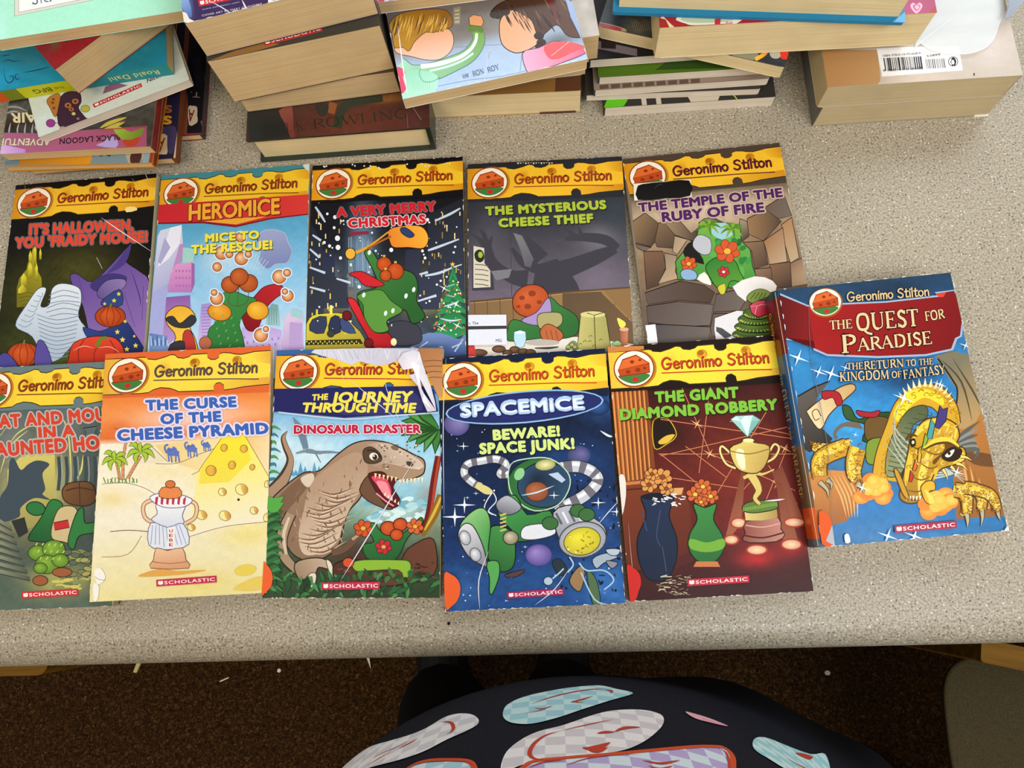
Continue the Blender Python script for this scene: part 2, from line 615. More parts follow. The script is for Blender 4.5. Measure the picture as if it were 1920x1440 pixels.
    def star5(self, x, y, r, col, rot=-90):
        self.poly([(x + (r if k % 2 == 0 else r * .45) * math.cos(math.radians(rot + 36 * k)),
                    y + (r if k % 2 == 0 else r * .45) * math.sin(math.radians(rot + 36 * k))) for k in range(10)], col)

    def wear(self, seed, n=26, col='f2ede4'):
        """rubbed and chipped edges where the white card shows"""
        r = random.Random(seed)
        for _ in range(n):
            side = r.choice('LRTBB')
            ln, th = r.uniform(.001, .007), r.uniform(.0002, .0008)
            if side in 'LR':
                y = -r.uniform(0, self.h)
                x = self.x0 if side == 'L' else self.w
                d = th if side == 'L' else -th
                P = [(x, y), (x + d, y - ln * .3), (x + d * .6, y - ln * .7), (x, y - ln)]
            else:
                x = r.uniform(self.x0, self.w)
                y = 0 if side == 'T' else -self.h
                d = -th if side == 'T' else th
                P = [(x, y), (x + ln * .3, y + d), (x + ln * .7, y + d * .5), (x + ln, y)]
            self.up()
            self._emit(P, [lin(col)] * 4)

    def crease(self, pts, w, col='e6e3e6'):
        self.line(pts, w, col, 4, True)


def book(key, name, label, cat, group, spine='L', cover='printed_card', pages='pages_tan', back='cccccc', card='efe9df',
         spine_col=None, tc=.0004, ts=.0006, corner=.0015, inset=.0004, hard=False, page_dx=None):
    """an Empty at the book's corner with cover and page block; returns root, cover mesh builder, top height"""
    loc, rot, w, h, t, H = BOOKS[key]
    root = empty(name, (loc[0], loc[1], loc[2] + TOP), rot, label, cat, group)
    rt = root.rotation_euler
    c = MB()
    r = corner
    free = {'L': (0, r, r, 0), 'R': (r, 0, 0, r), 'F': (0, 0, r, r), 'B': (r, r, 0, 0)}[spine]
    out = round_rect(0, -h, w, 0, free)
    c.prism(out, t - tc, t, lin(card))
    c.prism(out, 0, tc, lin(back))
    sc = lin(spine_col or back)
    if spine == 'L':
        c.box((0, -h, tc), (ts, 0, t - tc), sc)
    elif spine == 'R':
        c.box((w - ts, -h, tc), (w, 0, t - tc), sc)
    elif spine == 'F':
        c.box((0, -h, tc), (w, -h + ts, t - tc), sc)
    else:
        c.box((0, -ts, tc), (w, 0, t - tc), sc)
    p = MB()
    i = inset
    a = [i, -h + i, w - i, -i]
    if spine == 'L':
        a[0] = ts
    elif spine == 'R':
        a[2] = w - ts
    elif spine == 'F':
        a[1] = -h + ts
    else:
        a[3] = -ts
    p.box((a[0], a[1], tc), (a[2], a[3], t - tc))
    p.build('page_block', pages, root)
    return root, c, Art(c, H, w, h, t)


def wedge(A, x, y, s):
    """a plain cheese wedge on a leaf, filling a medallion"""
    P = lambda *q: [(x + a * s, y + b * s) for a, b in q]
    A.poly(P((-82, 40), (-30, 26), (40, 22), (84, 34), (50, 66), (0, 80), (-50, 66)), '3f7a38', 3)
    A.poly(P((-84, 10), (-60, -48), (10, -72), (80, -30), (84, 22), (-70, 44)), '8c2a12')
    A.poly(P((-80, 8), (-57, -43), (10, -66), (76, -28), (-20, -6)), 'd8672c')
    A.poly(P((-80, 10), (-20, -4), (76, -24), (79, 18), (-68, 38)), 'b84a1a')
    for a, b, r in ((-30, 18, 12), (20, 8, 14), (56, -2, 9), (-10, -34, 11), (30, -44, 8)):
        A.ell(x + a * s, y + b * s, r * s, r * .8 * s, '8c3010')
    A.ell(x + 8 * s, y + 56 * s, 16 * s, 13 * s, 'c2282c')


def banner(A, strip, ink='b23a18', under=True, cheese='f3cc33', dark='dd9a1a', rnd=1, lettering='Geronimo Stilton', emblem=True):
    """holed yellow cheese strip across the head of a cover, drafted once on the sheet of the last cover of the front row"""
    H0, fr = A.H, (A.ox, A.oy, A.s)
    A.H = BOOKS['diamond'][5]
    sx = A.w / BOOKS['diamond'][2]
    A.frame(1130, 620, .36123)
    if strip:
        A.poly([(15, 80), (920, 10), (940, 270), (30, 320)], strip)
    top = [(22, 118), (90, 112), (240, 101), (256, 110), (300, 113), (350, 97), (378, 84), (402, 86), (416, 99), (450, 102), (478, 93), (492, 81), (575, 74),
           (580, 94), (600, 106), (625, 104), (641, 93), (642, 74), (662, 67), (700, 68), (722, 73), (760, 75), (800, 66), (832, 58), (925, 50)]
    bot = [(937, 226), (870, 234), (800, 243), (740, 256), (697, 262), (690, 236), (670, 222), (646, 228), (636, 246), (640, 266), (450, 276), (432, 268),
           (400, 259), (350, 256), (312, 268), (288, 284), (240, 290), (30, 302)]
    A.poly([(p[0], p[1] - 5) for p in top] + [(p[0], p[1] + 5) for p in bot], '3a2410')
    A.poly(top + bot, cheese)
    A.poly([(24, 116), (250, 102), (300, 150), (320, 190), (290, 284), (30, 300)], dark, 0, (cheese, (30, 200), (330, 180)))
    A.poly([(560, 270), (600, 235), (690, 215), (930, 190), (937, 224), (800, 242), (740, 255), (697, 260), (690, 236), (668, 223), (646, 228), (636, 246), (640, 266)],
           dark, 0, (cheese, (920, 215), (560, 240)))
    A.poly([(800, 68), (925, 52), (930, 120), (860, 110)], dark, 0, (cheese, (925, 60), (830, 110)))
    for x, y, rx, ry in ((515, 122, 28, 24), (742, 104, 26, 24), (350, 150, 40, 46)):
        A.ell(x, y, rx, ry, dark, 0, rim='c98614' if rx < 30 else cheese, off=(.2, .3))
    A.ell(507, 116, 17, 14, 'a8660e')
    A.ell(736, 100, 15, 13, 'b4740f')
    if emblem:      # a plain round medallion in the colours of the printed one
        A.ell(168, 199, 112, 100, 'b4791a', -5)
        A.ell(162, 197, 106, 96, '8c2a12', -5)
        A.ell(162, 197, 100, 90, 'f4ead2', -5)
        wedge(A, 162, 197, 1.0)
    if lettering:
        A.glyphs(lettering, (308, 202), (868, 166), 58, '5a1a08', BRUSH, 1.45)
        A.glyphs(lettering, (306, 200), (866, 164), 58, ink, BRUSH, 1.15)
        if under:
            A.line([(305, 221), (500, 213), (700, 205), (878, 203)], 6, ink, 3)
    A.H = H0
    A.frame(*fr)


def publisher(A, p0, p1, h, col='c4203a'):
    """red name bar: open-book mark and spaced capitals; p0, p1 the lower corners"""
    dx, dy = p1[0] - p0[0], p1[1] - p0[1]
    d = math.hypot(dx, dy)
    nx, ny = dy / d * h, -dx / d * h
    q = lambda u, v: (p0[0] + dx * u + nx * v, p0[1] + dy * u + ny * v)
    A.poly([q(0, 0), q(1, 0), q(1, 1), q(0, 1)], col)
    A.poly([q(.03, .3), q(.07, .22), q(.11, .3), q(.11, .76), q(.085, .82), q(.07, .7), q(.05, .82), q(.03, .72)], 'fff4ee')
    A.text('SCHOLASTIC', q(.135, .25), q(.97, .25), h * .5, 'ffe9e4', .018, 1.12)


def round_sticker(root, key, frame, pts, col, name='dot_sticker'):
    s = MB()
    A = Art(s, BOOKS[key][5], BOOKS[key][2], BOOKS[key][3], BOOKS[key][4] + .0016).frame(*frame)
    A.poly(pts, col, 5)
    A.z += 2e-5
    return s.build(name, 'printed_card', root)


# book: corner (x, y, height over the counter), rotation, width, height, thickness, and the drafting sheet of its face
BOOKS = {
    'halloween': ((-0.47026, 0.35097, 0.00050), (0.00000, -0.00000, 0.02768), 0.1294, 0.1932, 0.0080,
        (0.4442668, 0.0558582, 0.4341174, -0.04014672, -0.4779814, -0.215479, 0.04508754, 0.1852396, 1)),
    'hero': ((-0.33638, 0.35218, 0.00050), (0.00000, -0.00000, 0.02025), 0.1336, 0.1932, 0.0080,
        (0.4385167, 0.03460946, 0.3018322, -0.03677675, -0.4772749, -0.2107448, 0.04508754, 0.1852396, 1)),
    'xmas': ((-0.19970, 0.35261, 0.00050), (0.00000, -0.00000, 0.00428), 0.1322, 0.1932, 0.0080,
        (0.4328855, 0.0169087, 0.1684759, -0.02976143, -0.4766334, -0.2057469, 0.04508754, 0.1852396, 1)),
    'myst': ((-0.06341, 0.34560, 0.00050), (0.00000, -0.00000, -0.00809), 0.1329, 0.1932, 0.0080,
        (0.427073, -0.002456139, 0.03466407, -0.02414102, -0.475293, -0.1977378, 0.04508754, 0.1852396, 1)),
    'temple': ((0.06994, 0.34170, 0.00050), (0.00000, -0.00000, 0.05448), 0.1329, 0.1932, 0.0080,
        (0.418734, -0.05679444, -0.1107072, -0.0502932, -0.4721429, -0.1883618, 0.04508754, 0.1852396, 1)),
    'journey': ((-0.21945, 0.18197, 0.00931), (0.04552, -0.00000, -0.02490), 0.1353, 0.1932, 0.0080,
        (0.428632, 0.02601272, 0.1903362, -0.009270535, -0.4331928, -0.03122626, 0.04444985, 0.1505749, 1)),
    'space': ((-0.08854, 0.16868, 0.00931), (0.04552, -0.00000, 0.01949), 0.1330, 0.1932, 0.0080,
        (0.4216163, -0.01286754, 0.05814107, -0.02733071, -0.4313004, -0.02388211, 0.04295823, 0.150618, 1)),
    'diamond': ((0.04628, 0.17228, 0.00931), (0.04552, -0.00000, 0.02738), 0.1329, 0.1932, 0.0080,
        (0.4156201, -0.0365799, -0.07691422, -0.03061017, -0.4311861, -0.02424516, 0.04269358, 0.1506327, 1)),
    'cat': ((-0.47512, 0.17796, 0.00931), (0.04552, -0.00000, 0.01047), 0.1330, 0.1932, 0.0080,
        (0.4390195, 0.04919842, 0.4447873, -0.02416793, -0.4338237, -0.03655667, 0.04326109, 0.1506038, 1)),
    'curse': ((-0.35819, 0.18283, 0.01782), (0.04545, 0.05612, 0.02269), 0.1335, 0.1932, 0.0080,
        (0.4270832, 0.02770509, 0.3269889, -0.02206104, -0.4424224, -0.04158617, 0.001570282, 0.1528886, 1)),
    'quest': ((0.17318, 0.20683, 0.00903), (0.04918, -0.00000, 0.05760), 0.1338, 0.1930, 0.0270,
        (0.3964832, -0.06720786, -0.2056417, -0.04294244, -0.4210043, -0.0526769, 0.04140998, 0.1479588, 1)),
    'L9': ((-0.43926, 0.57892, 0.00000), (0.00000, -0.00000, 0.01745), 0.1330, 0.1900, 0.0090,
        (0.4427053, 0.05428646, 0.4013479, -0.04583614, -0.5191425, -0.4385276, 0.04508754, 0.1852396, 1)),
    'L8': ((-0.45658, 0.54997, 0.00940), (0.00000, -0.00000, 0.02094), 0.1330, 0.1900, 0.0085,
        (0.4367336, 0.05621017, 0.4181625, -0.04576644, -0.5076193, -0.4136629, 0.04508754, 0.1852396, 1)),
    'L7': ((-0.46229, 0.54853, 0.01830), (0.00000, -0.00000, -0.03491), 0.1340, 0.1900, 0.0085,
        (0.4322375, 0.08556398, 0.4468127, -0.02128581, -0.496958, -0.3903265, 0.04508754, 0.1852396, 1)),
    'L6': ((-0.46284, 0.55393, 0.02820), (0.00000, -0.00000, -0.01047), 0.1340, 0.1900, 0.0095,
        (0.4235031, 0.07377168, 0.4383585, -0.03193808, -0.4920286, -0.4093317, 0.04508754, 0.1852396, 1)),
    'L5': ((-0.49146, 0.54997, 0.03810), (0.00000, -0.00000, 0.35656), 0.1360, 0.1900, 0.0085,
        (0.3789666, -0.0999745, 0.2901126, -0.179579, -0.4809744, -0.5479835, 0.04508754, 0.1852396, 1)),
    'BFG': ((-0.52102, 0.53099, 0.04700), (0.00000, -0.00000, 0.11014), 0.1970, 0.1280, 0.0130,
        (0.4028636, 0.02768572, 0.4468218, -0.07963123, -0.4783737, -0.4485726, 0.04508754, 0.1852396, 1)),
    'L2': ((-0.50721, 0.54649, 0.06040), (0.00000, -0.00000, 0.70277), 0.1320, 0.1900, 0.0310,
        (0.2713596, -0.2326319, 0.09553793, -0.2755936, -0.3961497, -0.6318316, 0.04508754, 0.1852396, 1)),
    'L1': ((-0.45319, 0.62094, 0.09180), (0.00000, -0.00000, 0.10332), 0.1600, 0.2000, 0.0115,
        (0.3679832, 0.02131661, 0.3742542, -0.07636947, -0.4625092, -0.5393782, 0.04508754, 0.1852396, 1)),
    'M4': ((-0.25407, 0.59944, 0.00000), (0.00000, -0.00000, 0.01745), 0.1580, 0.2350, 0.0340,
        (0.4157502, 0.0210269, 0.217044, -0.04576394, -0.5043186, -0.4623106, 0.04508754, 0.1852396, 1)),
    'M3': ((-0.26468, 0.58170, 0.03440), (0.00000, -0.00000, 0.07854), 0.1335, 0.1900, 0.0270,
        (0.3924405, -0.005166215, 0.2012846, -0.06812415, -0.4818941, -0.4650334, 0.04508754, 0.1852396, 1)),
    'M2': ((-0.28027, 0.57006, 0.06180), (0.00000, -0.00000, 0.16581), 0.1345, 0.1900, 0.0500,
        (0.3489767, -0.0363648, 0.1777777, -0.0944296, -0.4423505, -0.4852261, 0.04508754, 0.1852396, 1)),
    'M1': ((-0.28835, 0.57225, 0.11220), (0.00000, -0.00000, 0.20944), 0.1345, 0.1900, 0.0350,
        (0.3192509, -0.04783802, 0.1638249, -0.1035276, -0.4162945, -0.5057005, 0.04508754, 0.1852396, 1)),
    'R4': ((-0.09687, 0.57427, 0.00000), (0.00000, -0.00000, -0.02094), 0.1374, 0.1750, 0.0300,
        (0.4130679, 0.01109352, 0.07670128, -0.02880648, -0.5019778, -0.4307391, 0.04508754, 0.1852396, 1)),
    'R3': ((-0.10043, 0.59414, 0.03040), (0.00000, -0.00000, 0.05236), 0.1320, 0.1900, 0.0160,
        (0.3977942, -0.02409499, 0.04812044, -0.05890045, -0.4933592, -0.4595122, 0.04508754, 0.1852396, 1)),
    'R3b': ((-0.10041, 0.58922, 0.04680), (0.00000, -0.00000, 0.08727), 0.1350, 0.1900, 0.0300,
        (0.3730357, -0.0383526, 0.03338297, -0.06991666, -0.4695383, -0.4639988, 0.04508754, 0.1852396, 1)),
    'RON': ((-0.13693, 0.54487, 0.07720), (0.00000, -0.00000, 0.17453), 0.1451, 0.1920, 0.0120,
        (0.3584506, -0.06909851, 0.03658376, -0.09861966, -0.4487474, -0.4310813, 0.04508754, 0.1852396, 1)),
    'R1': ((-0.13543, 0.62416, 0.08960), (0.00000, -0.00000, 0.06981), 0.1400, 0.1900, 0.0120,
        (0.3572924, -0.02209933, 0.07484842, -0.06326842, -0.459245, -0.5071402, 0.04508754, 0.1852396, 1)),
    'Sa': ((0.05630, 0.58053, 0.00000), (0.00000, -0.00000, 0.00278), 0.1467, 0.1900, 0.0125,
        (0.4183823, -0.02978365, -0.08763979, -0.03926668, -0.5158084, -0.433736, 0.04508754, 0.1852396, 1)),
    'Sb': ((0.04627, 0.58820, 0.01280), (0.00000, -0.00000, -0.02877), 0.1484, 0.1900, 0.0077,
        (0.4139196, -0.01151036, -0.06318152, -0.02638258, -0.5120791, -0.4457198, 0.04508754, 0.1852396, 1)),
    'Sc': ((0.04655, 0.58631, 0.02080), (0.00000, -0.00000, 0.00624), 0.1468, 0.1900, 0.0087,
        (0.406035, -0.02915065, -0.07854617, -0.04053736, -0.504519, -0.4436791, 0.04508754, 0.1852396, 1)),
    'Sd': ((0.05140, 0.59158, 0.02980), (0.00000, -0.00000, -0.00091), 0.1431, 0.1900, 0.0090,
        (0.3991756, -0.02615455, -0.0797198, -0.03768386, -0.4989791, -0.45191, 0.04508754, 0.1852396, 1)),
    'Se': ((0.04197, 0.60061, 0.04000), (0.00000, -0.00000, 0.00873), 0.1486, 0.1900, 0.0095,
        (0.3912557, -0.02882287, -0.07417986, -0.04164329, -0.4926736, -0.4630126, 0.04508754, 0.1852396, 1)),
    'S3': ((0.09647, 0.56089, 0.05000), (0.00000, -0.00000, -0.33438), 0.1520, 0.1370, 0.0135,
        (0.3696148, 0.12375, 0.02328589, 0.09015182, -0.4603273, -0.444524, 0.04508754, 0.1852396, 1)),
    'S2': ((0.09571, 0.53182, 0.06400), (0.00000, -0.00000, -0.01396), 0.2035, 0.1350, 0.0345,
        (0.3531624, -0.02671048, -0.1155576, -0.02916482, -0.4452168, -0.4091962, 0.04508754, 0.1852396, 1)),
    'S1': ((0.07708, 0.55469, 0.09900), (0.00000, -0.00000, -0.12431), 0.2134, 0.1450, 0.0340,
        (0.3296237, 0.02442517, -0.04554873, 0.006523118, -0.4243842, -0.4484536, 0.04508754, 0.1852396, 1)),
    'P2': ((0.23423, 0.57814, 0.00000), (0.00000, -0.00000, 0.00349), 0.1470, 0.2100, 0.0265,
        (0.3999162, -0.06262747, -0.2651329, -0.03909517, -0.5051269, -0.4342891, 0.04508754, 0.1852396, 1)),
    'P1': ((0.22975, 0.57820, 0.02680), (0.00000, -0.00000, 0.00175), 0.1502, 0.2100, 0.0265,
        (0.3802448, -0.06003425, -0.258484, -0.03780049, -0.4859082, -0.4417638, 0.04508754, 0.1852396, 1)),
}



# ================================================================== counter, floor, furniture
def counter():
    m, n, l, b = new_mat('speckled_laminate', 0.42, 0.45)
    tc = n.new('ShaderNodeTexCoord')
    nz = n.new('ShaderNodeTexNoise')
    nz.inputs['Scale'].default_value = 620
    nz.inputs['Detail'].default_value = 3
    nz.inputs['Roughness'].default_value = 0.65
    l.new(tc.outputs['Object'], nz.inputs['Vector'])
    r = ramp(n, [(0.30, lin('665c4c')), (0.42, lin('8e8472')), (0.55, lin('aaa08c')), (0.70, lin('bfb6a4'))])
    l.new(nz.outputs['Fac'], r.inputs[0])
    v = n.new('ShaderNodeTexVoronoi')
    v.inputs['Scale'].default_value = 330
    l.new(tc.outputs['Object'], v.inputs['Vector'])
    sr = ramp(n, [(0.0, (1, 1, 1)), (0.17, (1, 1, 1)), (0.24, (0, 0, 0))])
    l.new(v.outputs['Distance'], sr.inputs[0])
    hue = n.new('ShaderNodeSeparateColor')
    l.new(v.outputs['Color'], hue.inputs[0])
    spot = ramp(n, [(0.0, lin('423a30')), (0.42, lin('5c5448')), (0.46, lin('a09888')), (0.74, lin('aaa294')), (0.78, lin('ded8cc')), (1.0, lin('d8d0c4'))])
    l.new(hue.outputs[0], spot.inputs[0])
    mx = n.new('ShaderNodeMix')
    mx.data_type = 'RGBA'
    l.new(sr.outputs[0], mx.inputs[0])
    l.new(r.outputs[0], mx.inputs[6])
    l.new(spot.outputs[0], mx.inputs[7])
    l.new(mx.outputs[2], b.inputs['Base Color'])
    root = empty('countertop', (0, 0, TOP), (0, 0, 0), 'speckled beige-grey laminate countertop with a rounded front edge', 'counter')
    prof = []
    R = .019
    for k in range(13):                     # rounded nose, top to bottom
        a = math.radians(90 + 180 * k / 12)
        prof.append((-.0395 + R * math.cos(a), -R + R * math.sin(a)))
    prof += [(.64, -.038), (.64, 0)]
    mb = MB()
    x0, x1 = -1.25, 1.25
    nn = len(prof)
    col = (.5, .5, .5)
    for i in range(nn):
        (y0, z0), (y1, z1) = prof[i], prof[(i + 1) % nn]
        mb.face([(x0, y0, z0), (x1, y0, z0), (x1, y1, z1), (x0, y1, z1)], col)
    mb.face([(x0, y, z) for y, z in prof], col)
    mb.face([(x1, y, z) for y, z in reversed(prof)], col)
    o = mb.build('worktop', 'speckled_laminate', root)
    bm = bmesh.new()
    bm.from_mesh(o.data)
    bmesh.ops.remove_doubles(bm, verts=bm.verts, dist=1e-5)
    bmesh.ops.recalc_face_normals(bm, faces=bm.faces)
    bm.to_mesh(o.data)
    bm.free()
    for p in o.data.polygons:
        p.use_smooth = abs(p.normal.x) < .5 and p.center.y < -.03
    wood()


def wood():
    m, n, l, b = new_mat('honey_wood', 0.6, 0.1)
    tc = n.new('ShaderNodeTexCoord')
    mp = n.new('ShaderNodeMapping')
    mp.inputs['Scale'].default_value = (4, 60, 60)
    l.new(tc.outputs['Object'], mp.inputs['Vector'])
    nz = n.new('ShaderNodeTexNoise')
    nz.inputs['Scale'].default_value = 2
    nz.inputs['Detail'].default_value = 5
    l.new(mp.outputs[0], nz.inputs['Vector'])
    r = ramp(n, [(0.3, lin('5c3c0c')), (0.7, lin('86601c'))])
    l.new(nz.outputs['Fac'], r.inputs[0])
    l.new(r.outputs[0], b.inputs['Base Color'])
    plain_mat('dark_metal', '17161a', 0.4, 0.5)
    for side, x0, x1, lab in (('L', -1.15, -.46, 'honey wood base cabinet under the left end of the counter, drawer pulled out'),
                              ('R', .353, 1.15, 'honey wood base cabinet under the right end of the counter, door ajar')):
        root = empty('base_cabinet', ((x0 + x1) / 2, .3, 0), (0, 0, 0), lab, 'cabinet', None)
        cx, cy = (x0 + x1) / 2, .3
        bd = MB()
        bx0, bx1 = (x0, x1 - .02) if side == 'L' else (x0 + .02, x1)
        bd.box((bx0 - cx, -.34 + .02, .0), (bx1 - cx, .32, TOP - .039))
        bd.build('body', 'honey_wood', root)
        fr = MB()
        if side == 'L':
            fr.prism(round_rect(x0 - cx, -.3745, x1 - cx, -.3555, (0, .009, .009, 0)), TOP - .25, TOP - .10, (.5, .5, .5))
            o = fr.build('drawer', 'honey_wood', root)
            sd = MB()
            for xx in (x0 + .03, x1 - .05):
                sd = MB()
                sd.box((xx - cx, -.3555, TOP - .24), (xx - cx + .014, -.3205, TOP - .12))
                sd.build('drawer_side', 'honey_wood', o)
            hd = MB()
            hd.box(((x0 + x1) / 2 - cx - .05, -.392, TOP - .18), ((x0 + x1) / 2 - cx + .05, -.3745, TOP - .165))
            hd.build('handle', 'dark_metal', o)
        else:
            fr.prism(round_rect(0, -.019, .42, 0, (.003, .003, 0, 0)), 0, .19, (.5, .5, .5))
            o = fr.build('door', 'honey_wood', root, (x0 - cx, -.3625, TOP - .29), (0, 0, math.radians(-13)))
            hg = MB()
            hg.box((-.004, -.004, .03), (.012, .040, .06))
            hg.build('hinge', 'dark_metal', o)
            hd = MB()
            hd.box((.37, -.034, .05), (.385, -.019, .15))
            hd.build('handle', 'dark_metal', o)


def floor():
    m, n, l, b = new_mat('brown_carpet', 0.95, 0.1)
    tc = n.new('ShaderNodeTexCoord')
    nz = n.new('ShaderNodeTexNoise')
    nz.inputs['Scale'].default_value = 190
    nz.inputs['Detail'].default_value = 5
    nz.inputs['Roughness'].default_value = 0.7
    nz.inputs['Distortion'].default_value = 1.2
    l.new(tc.outputs['Object'], nz.inputs['Vector'])
    r = ramp(n, [(0.36, lin('1f1206')), (0.5, lin('3d270f')), (0.62, lin('664726')), (0.74, lin('8e6c40'))])
    l.new(nz.outputs['Fac'], r.inputs[0])
    l.new(r.outputs[0], b.inputs['Base Color'])
    bp = n.new('ShaderNodeBump')
    bp.inputs['Strength'].default_value = 0.9
    bp.inputs['Distance'].default_value = 0.006
    l.new(nz.outputs['Fac'], bp.inputs['Height'])
    l.new(bp.outputs['Normal'], b.inputs['Normal'])
    mb = MB()
    mb.face([(-2.2, -2.2, 0), (2.2, -2.2, 0), (2.2, 2.2, 0), (-2.2, 2.2, 0)], (.5, .5, .5))
    o = mb.build('floor', 'brown_carpet')
    tag(o, None, None, None, 'structure')
    plain_mat('white_paper', 'ece6d8', 0.8, 0.2)
    plain_mat('brass', 'cfc27c', 0.3, 0.6)
    plain_mat('crumb', '1c1814', 0.9, 0.1)

    def scrap(loc, pts, hgt, lab, mat='white_paper', rz=0.0, name='paper_scrap', cat='scrap', tilt=0):
        q = MB()
        q.prism(pts, 0, hgt, (.8, .8, .8))
        tag(q.build(name, mat, None, loc, (tilt, 0, rz)), lab, cat)
    scrap((-.585, -.162, .001), [(-.008, -.001), (.008, .002), (.008, .004), (-.008, .001)], .001, 'thin white sliver of paper on the carpet left of the legs', rz=.2)
    scrap((-.489, -.148, .001), [(.0033 * math.cos(k * .7), .0033 * math.sin(k * .7)) for k in range(9)], .002, 'tiny round white paper dot on the carpet left of the legs')
    scrap((.438, -.171, .001), [(.0045 * math.cos(k * .8), .004 * math.sin(k * .8)) for k in range(8)], .003, 'small white scrap on the carpet near the grey chair')
    scrap((-.332, -.141, .001), [(-.004, .010), (.001, .010), (.004, -.008)], .002, 'pale triangular scrap on the carpet beside the left shoe side')
    scrap((-.740, -.135, .001), [(-.008, -.010), (-.002, -.011), (.006, .010), (-.001, .012)], .004, 'shiny yellowish bit of foil on the carpet at the counter edge', 'brass', name='foil_bit', cat='foil')
    scrap((-.0835, -.0335, TOP + .0001), [(.0011 * math.cos(k * 1.05), .0013 * math.sin(k * 1.05)) for k in range(6)], .001, 'tiny dark crumb near the front edge of the counter', 'crumb', name='crumb', cat='crumb')


def chair():
    m, n, l, b = new_mat('taupe_plastic', 0.7, 0.1)
    tc = n.new('ShaderNodeTexCoord')
    nz = n.new('ShaderNodeTexNoise')
    nz.inputs['Scale'].default_value = 700
    l.new(tc.outputs['Object'], nz.inputs['Vector'])
    r = ramp(n, [(0.35, lin('3c3420')), (0.65, lin('4c432a'))])
    l.new(nz.outputs['Fac'], r.inputs[0])
    l.new(r.outputs[0], b.inputs['Base Color'])
    cx, cy, zs = .615, -.30, TOP - .32
    root = empty('school_chair', (cx, cy, 0), (0, 0, 0), 'taupe plastic chair with a rounded seat standing at the bottom right', 'chair')

    def shell(outline, fz, th, name, parent):
        """a dished plastic shell: concentric rings from the outline to the middle"""
        bm = bmesh.new()
        ol = smooth_pts(outline, 6)
        rings = []
        for f in (1.0, .985, .93, .8, .6, .4, .2):
            rings.append([bm.verts.new(fz(x * f, y * f, f)) for x, y in ol])
        ctr = bm.verts.new(fz(0, 0, 0))
        for A_, B_ in zip(rings, rings[1:]):
            for i in range(len(ol)):
                bm.faces.new((A_[i - 1], A_[i], B_[i], B_[i - 1]))
        for i in range(len(ol)):
            bm.faces.new((rings[-1][i - 1], rings[-1][i], ctr))
        bmesh.ops.recalc_face_normals(bm, faces=bm.faces)
        me = bpy.data.meshes.new(name)
        bm.to_mesh(me)
        bm.free()
        for p in me.polygons:
            p.use_smooth = True
        me.materials.append(MATS['taupe_plastic'])
        o = bpy.data.objects.new(name, me)
        COL.objects.link(o)
        o.parent = parent
        s = o.modifiers.new('thickness', 'SOLIDIFY')
        s.thickness = th
        s.offset = -1
        return o
    seat = [(-.2, .12), (-.19, .175), (-.15, .198), (-.05, .202), (.05, .202), (.15, .198), (.19, .175), (.2, .12), (.198, .04), (.185, -.06), (.16, -.15), (.12, -.19), (0, -.20), (-.12, -.19), (-.16, -.15), (-.185, -.06), (-.198, .04)]

    def seat_z(x, y, f):
        z = zs - .012 * (1 - f * f)
        if y > .13:
            z -= 3.2 * (y - .13) ** 2
        return (x, y, z)
    so = shell(seat, seat_z, .006, 'seat', root)
    back = [(-.17, .10), (-.19, .03), (-.18, -.08), (-.12, -.12), (0, -.125), (.12, -.12), (.18, -.08), (.19, .03), (.17, .10), (.1, .135), (0, .14), (-.1, .135)]
    shell(back, lambda x, y, f: (x, -.21 - .05 * (y + .1) + .5 * x * x, zs + .24 + y), .006, 'backrest', root)

    def tube(pts, r, name):
        bm = bmesh.new()
        n_ = 8
        rows = []
        for i, p in enumerate(pts):
            a, b_ = Vector(pts[max(i - 1, 0)]), Vector(pts[min(i + 1, len(pts) - 1)])
            d = (b_ - a).normalized()
            s = d.orthogonal().normalized()
            t = d.cross(s)
            rows.append([bm.verts.new(Vector(p) + r * (math.cos(2 * math.pi * k / n_) * s + math.sin(2 * math.pi * k / n_) * t)) for k in range(n_)])
        for A_, B_ in zip(rows, rows[1:]):
            best = min(range(n_), key=lambda q: (A_[0].co - B_[q].co).length)
            for k in range(n_):
                bm.faces.new((A_[k], A_[(k + 1) % n_], B_[(k + 1 + best) % n_], B_[(k + best) % n_]))
        bm.faces.new(rows[0])
        bm.faces.new(rows[-1])
        bmesh.ops.recalc_face_normals(bm, faces=bm.faces)
        me = bpy.data.meshes.new(name)
        bm.to_mesh(me)
        bm.free()
        me.materials.append(MATS['dark_metal'])
        o = bpy.data.objects.new(name, me)
        COL.objects.link(o)
        o.parent = root
    # swivel foot: column, five short arms, and a post carrying the back
    tube([(0, -.10, .03), (0, -.10, zs - .02)], .022, 'column')
    for k in range(5):
        a = math.radians(72 * k)
        tube([(0, -.10, .05), (.09 * math.cos(a), -.10 + .09 * math.sin(a), .045), (.17 * math.cos(a), -.10 + .17 * math.sin(a), .012)], .013, 'leg')
    tube([(0, -.16, zs - .022), (0, -.24, zs + .02), (0, -.232, zs + .2)], .014, 'back_post')


# ================================================================== the person at the counter
SHIRT = [(-.22, .070, .282, .190, -.1010), (-.10, .036, .242, .172, -.0850), (0.0, .003, .212, .158, -.0742), (.10, 0.0, .202, .152, -.0830),
         (.20, 0.0, .195, .146, -.1000), (.30, 0.0, .192, .138, -.1180), (.38, 0.0, .196, .110, -.1440), (.43, 0.0, .175, .085, -.1720), (.455, 0.0, .110, .068, -.1900), (.47, 0.0, .066, .056, -.2020)]


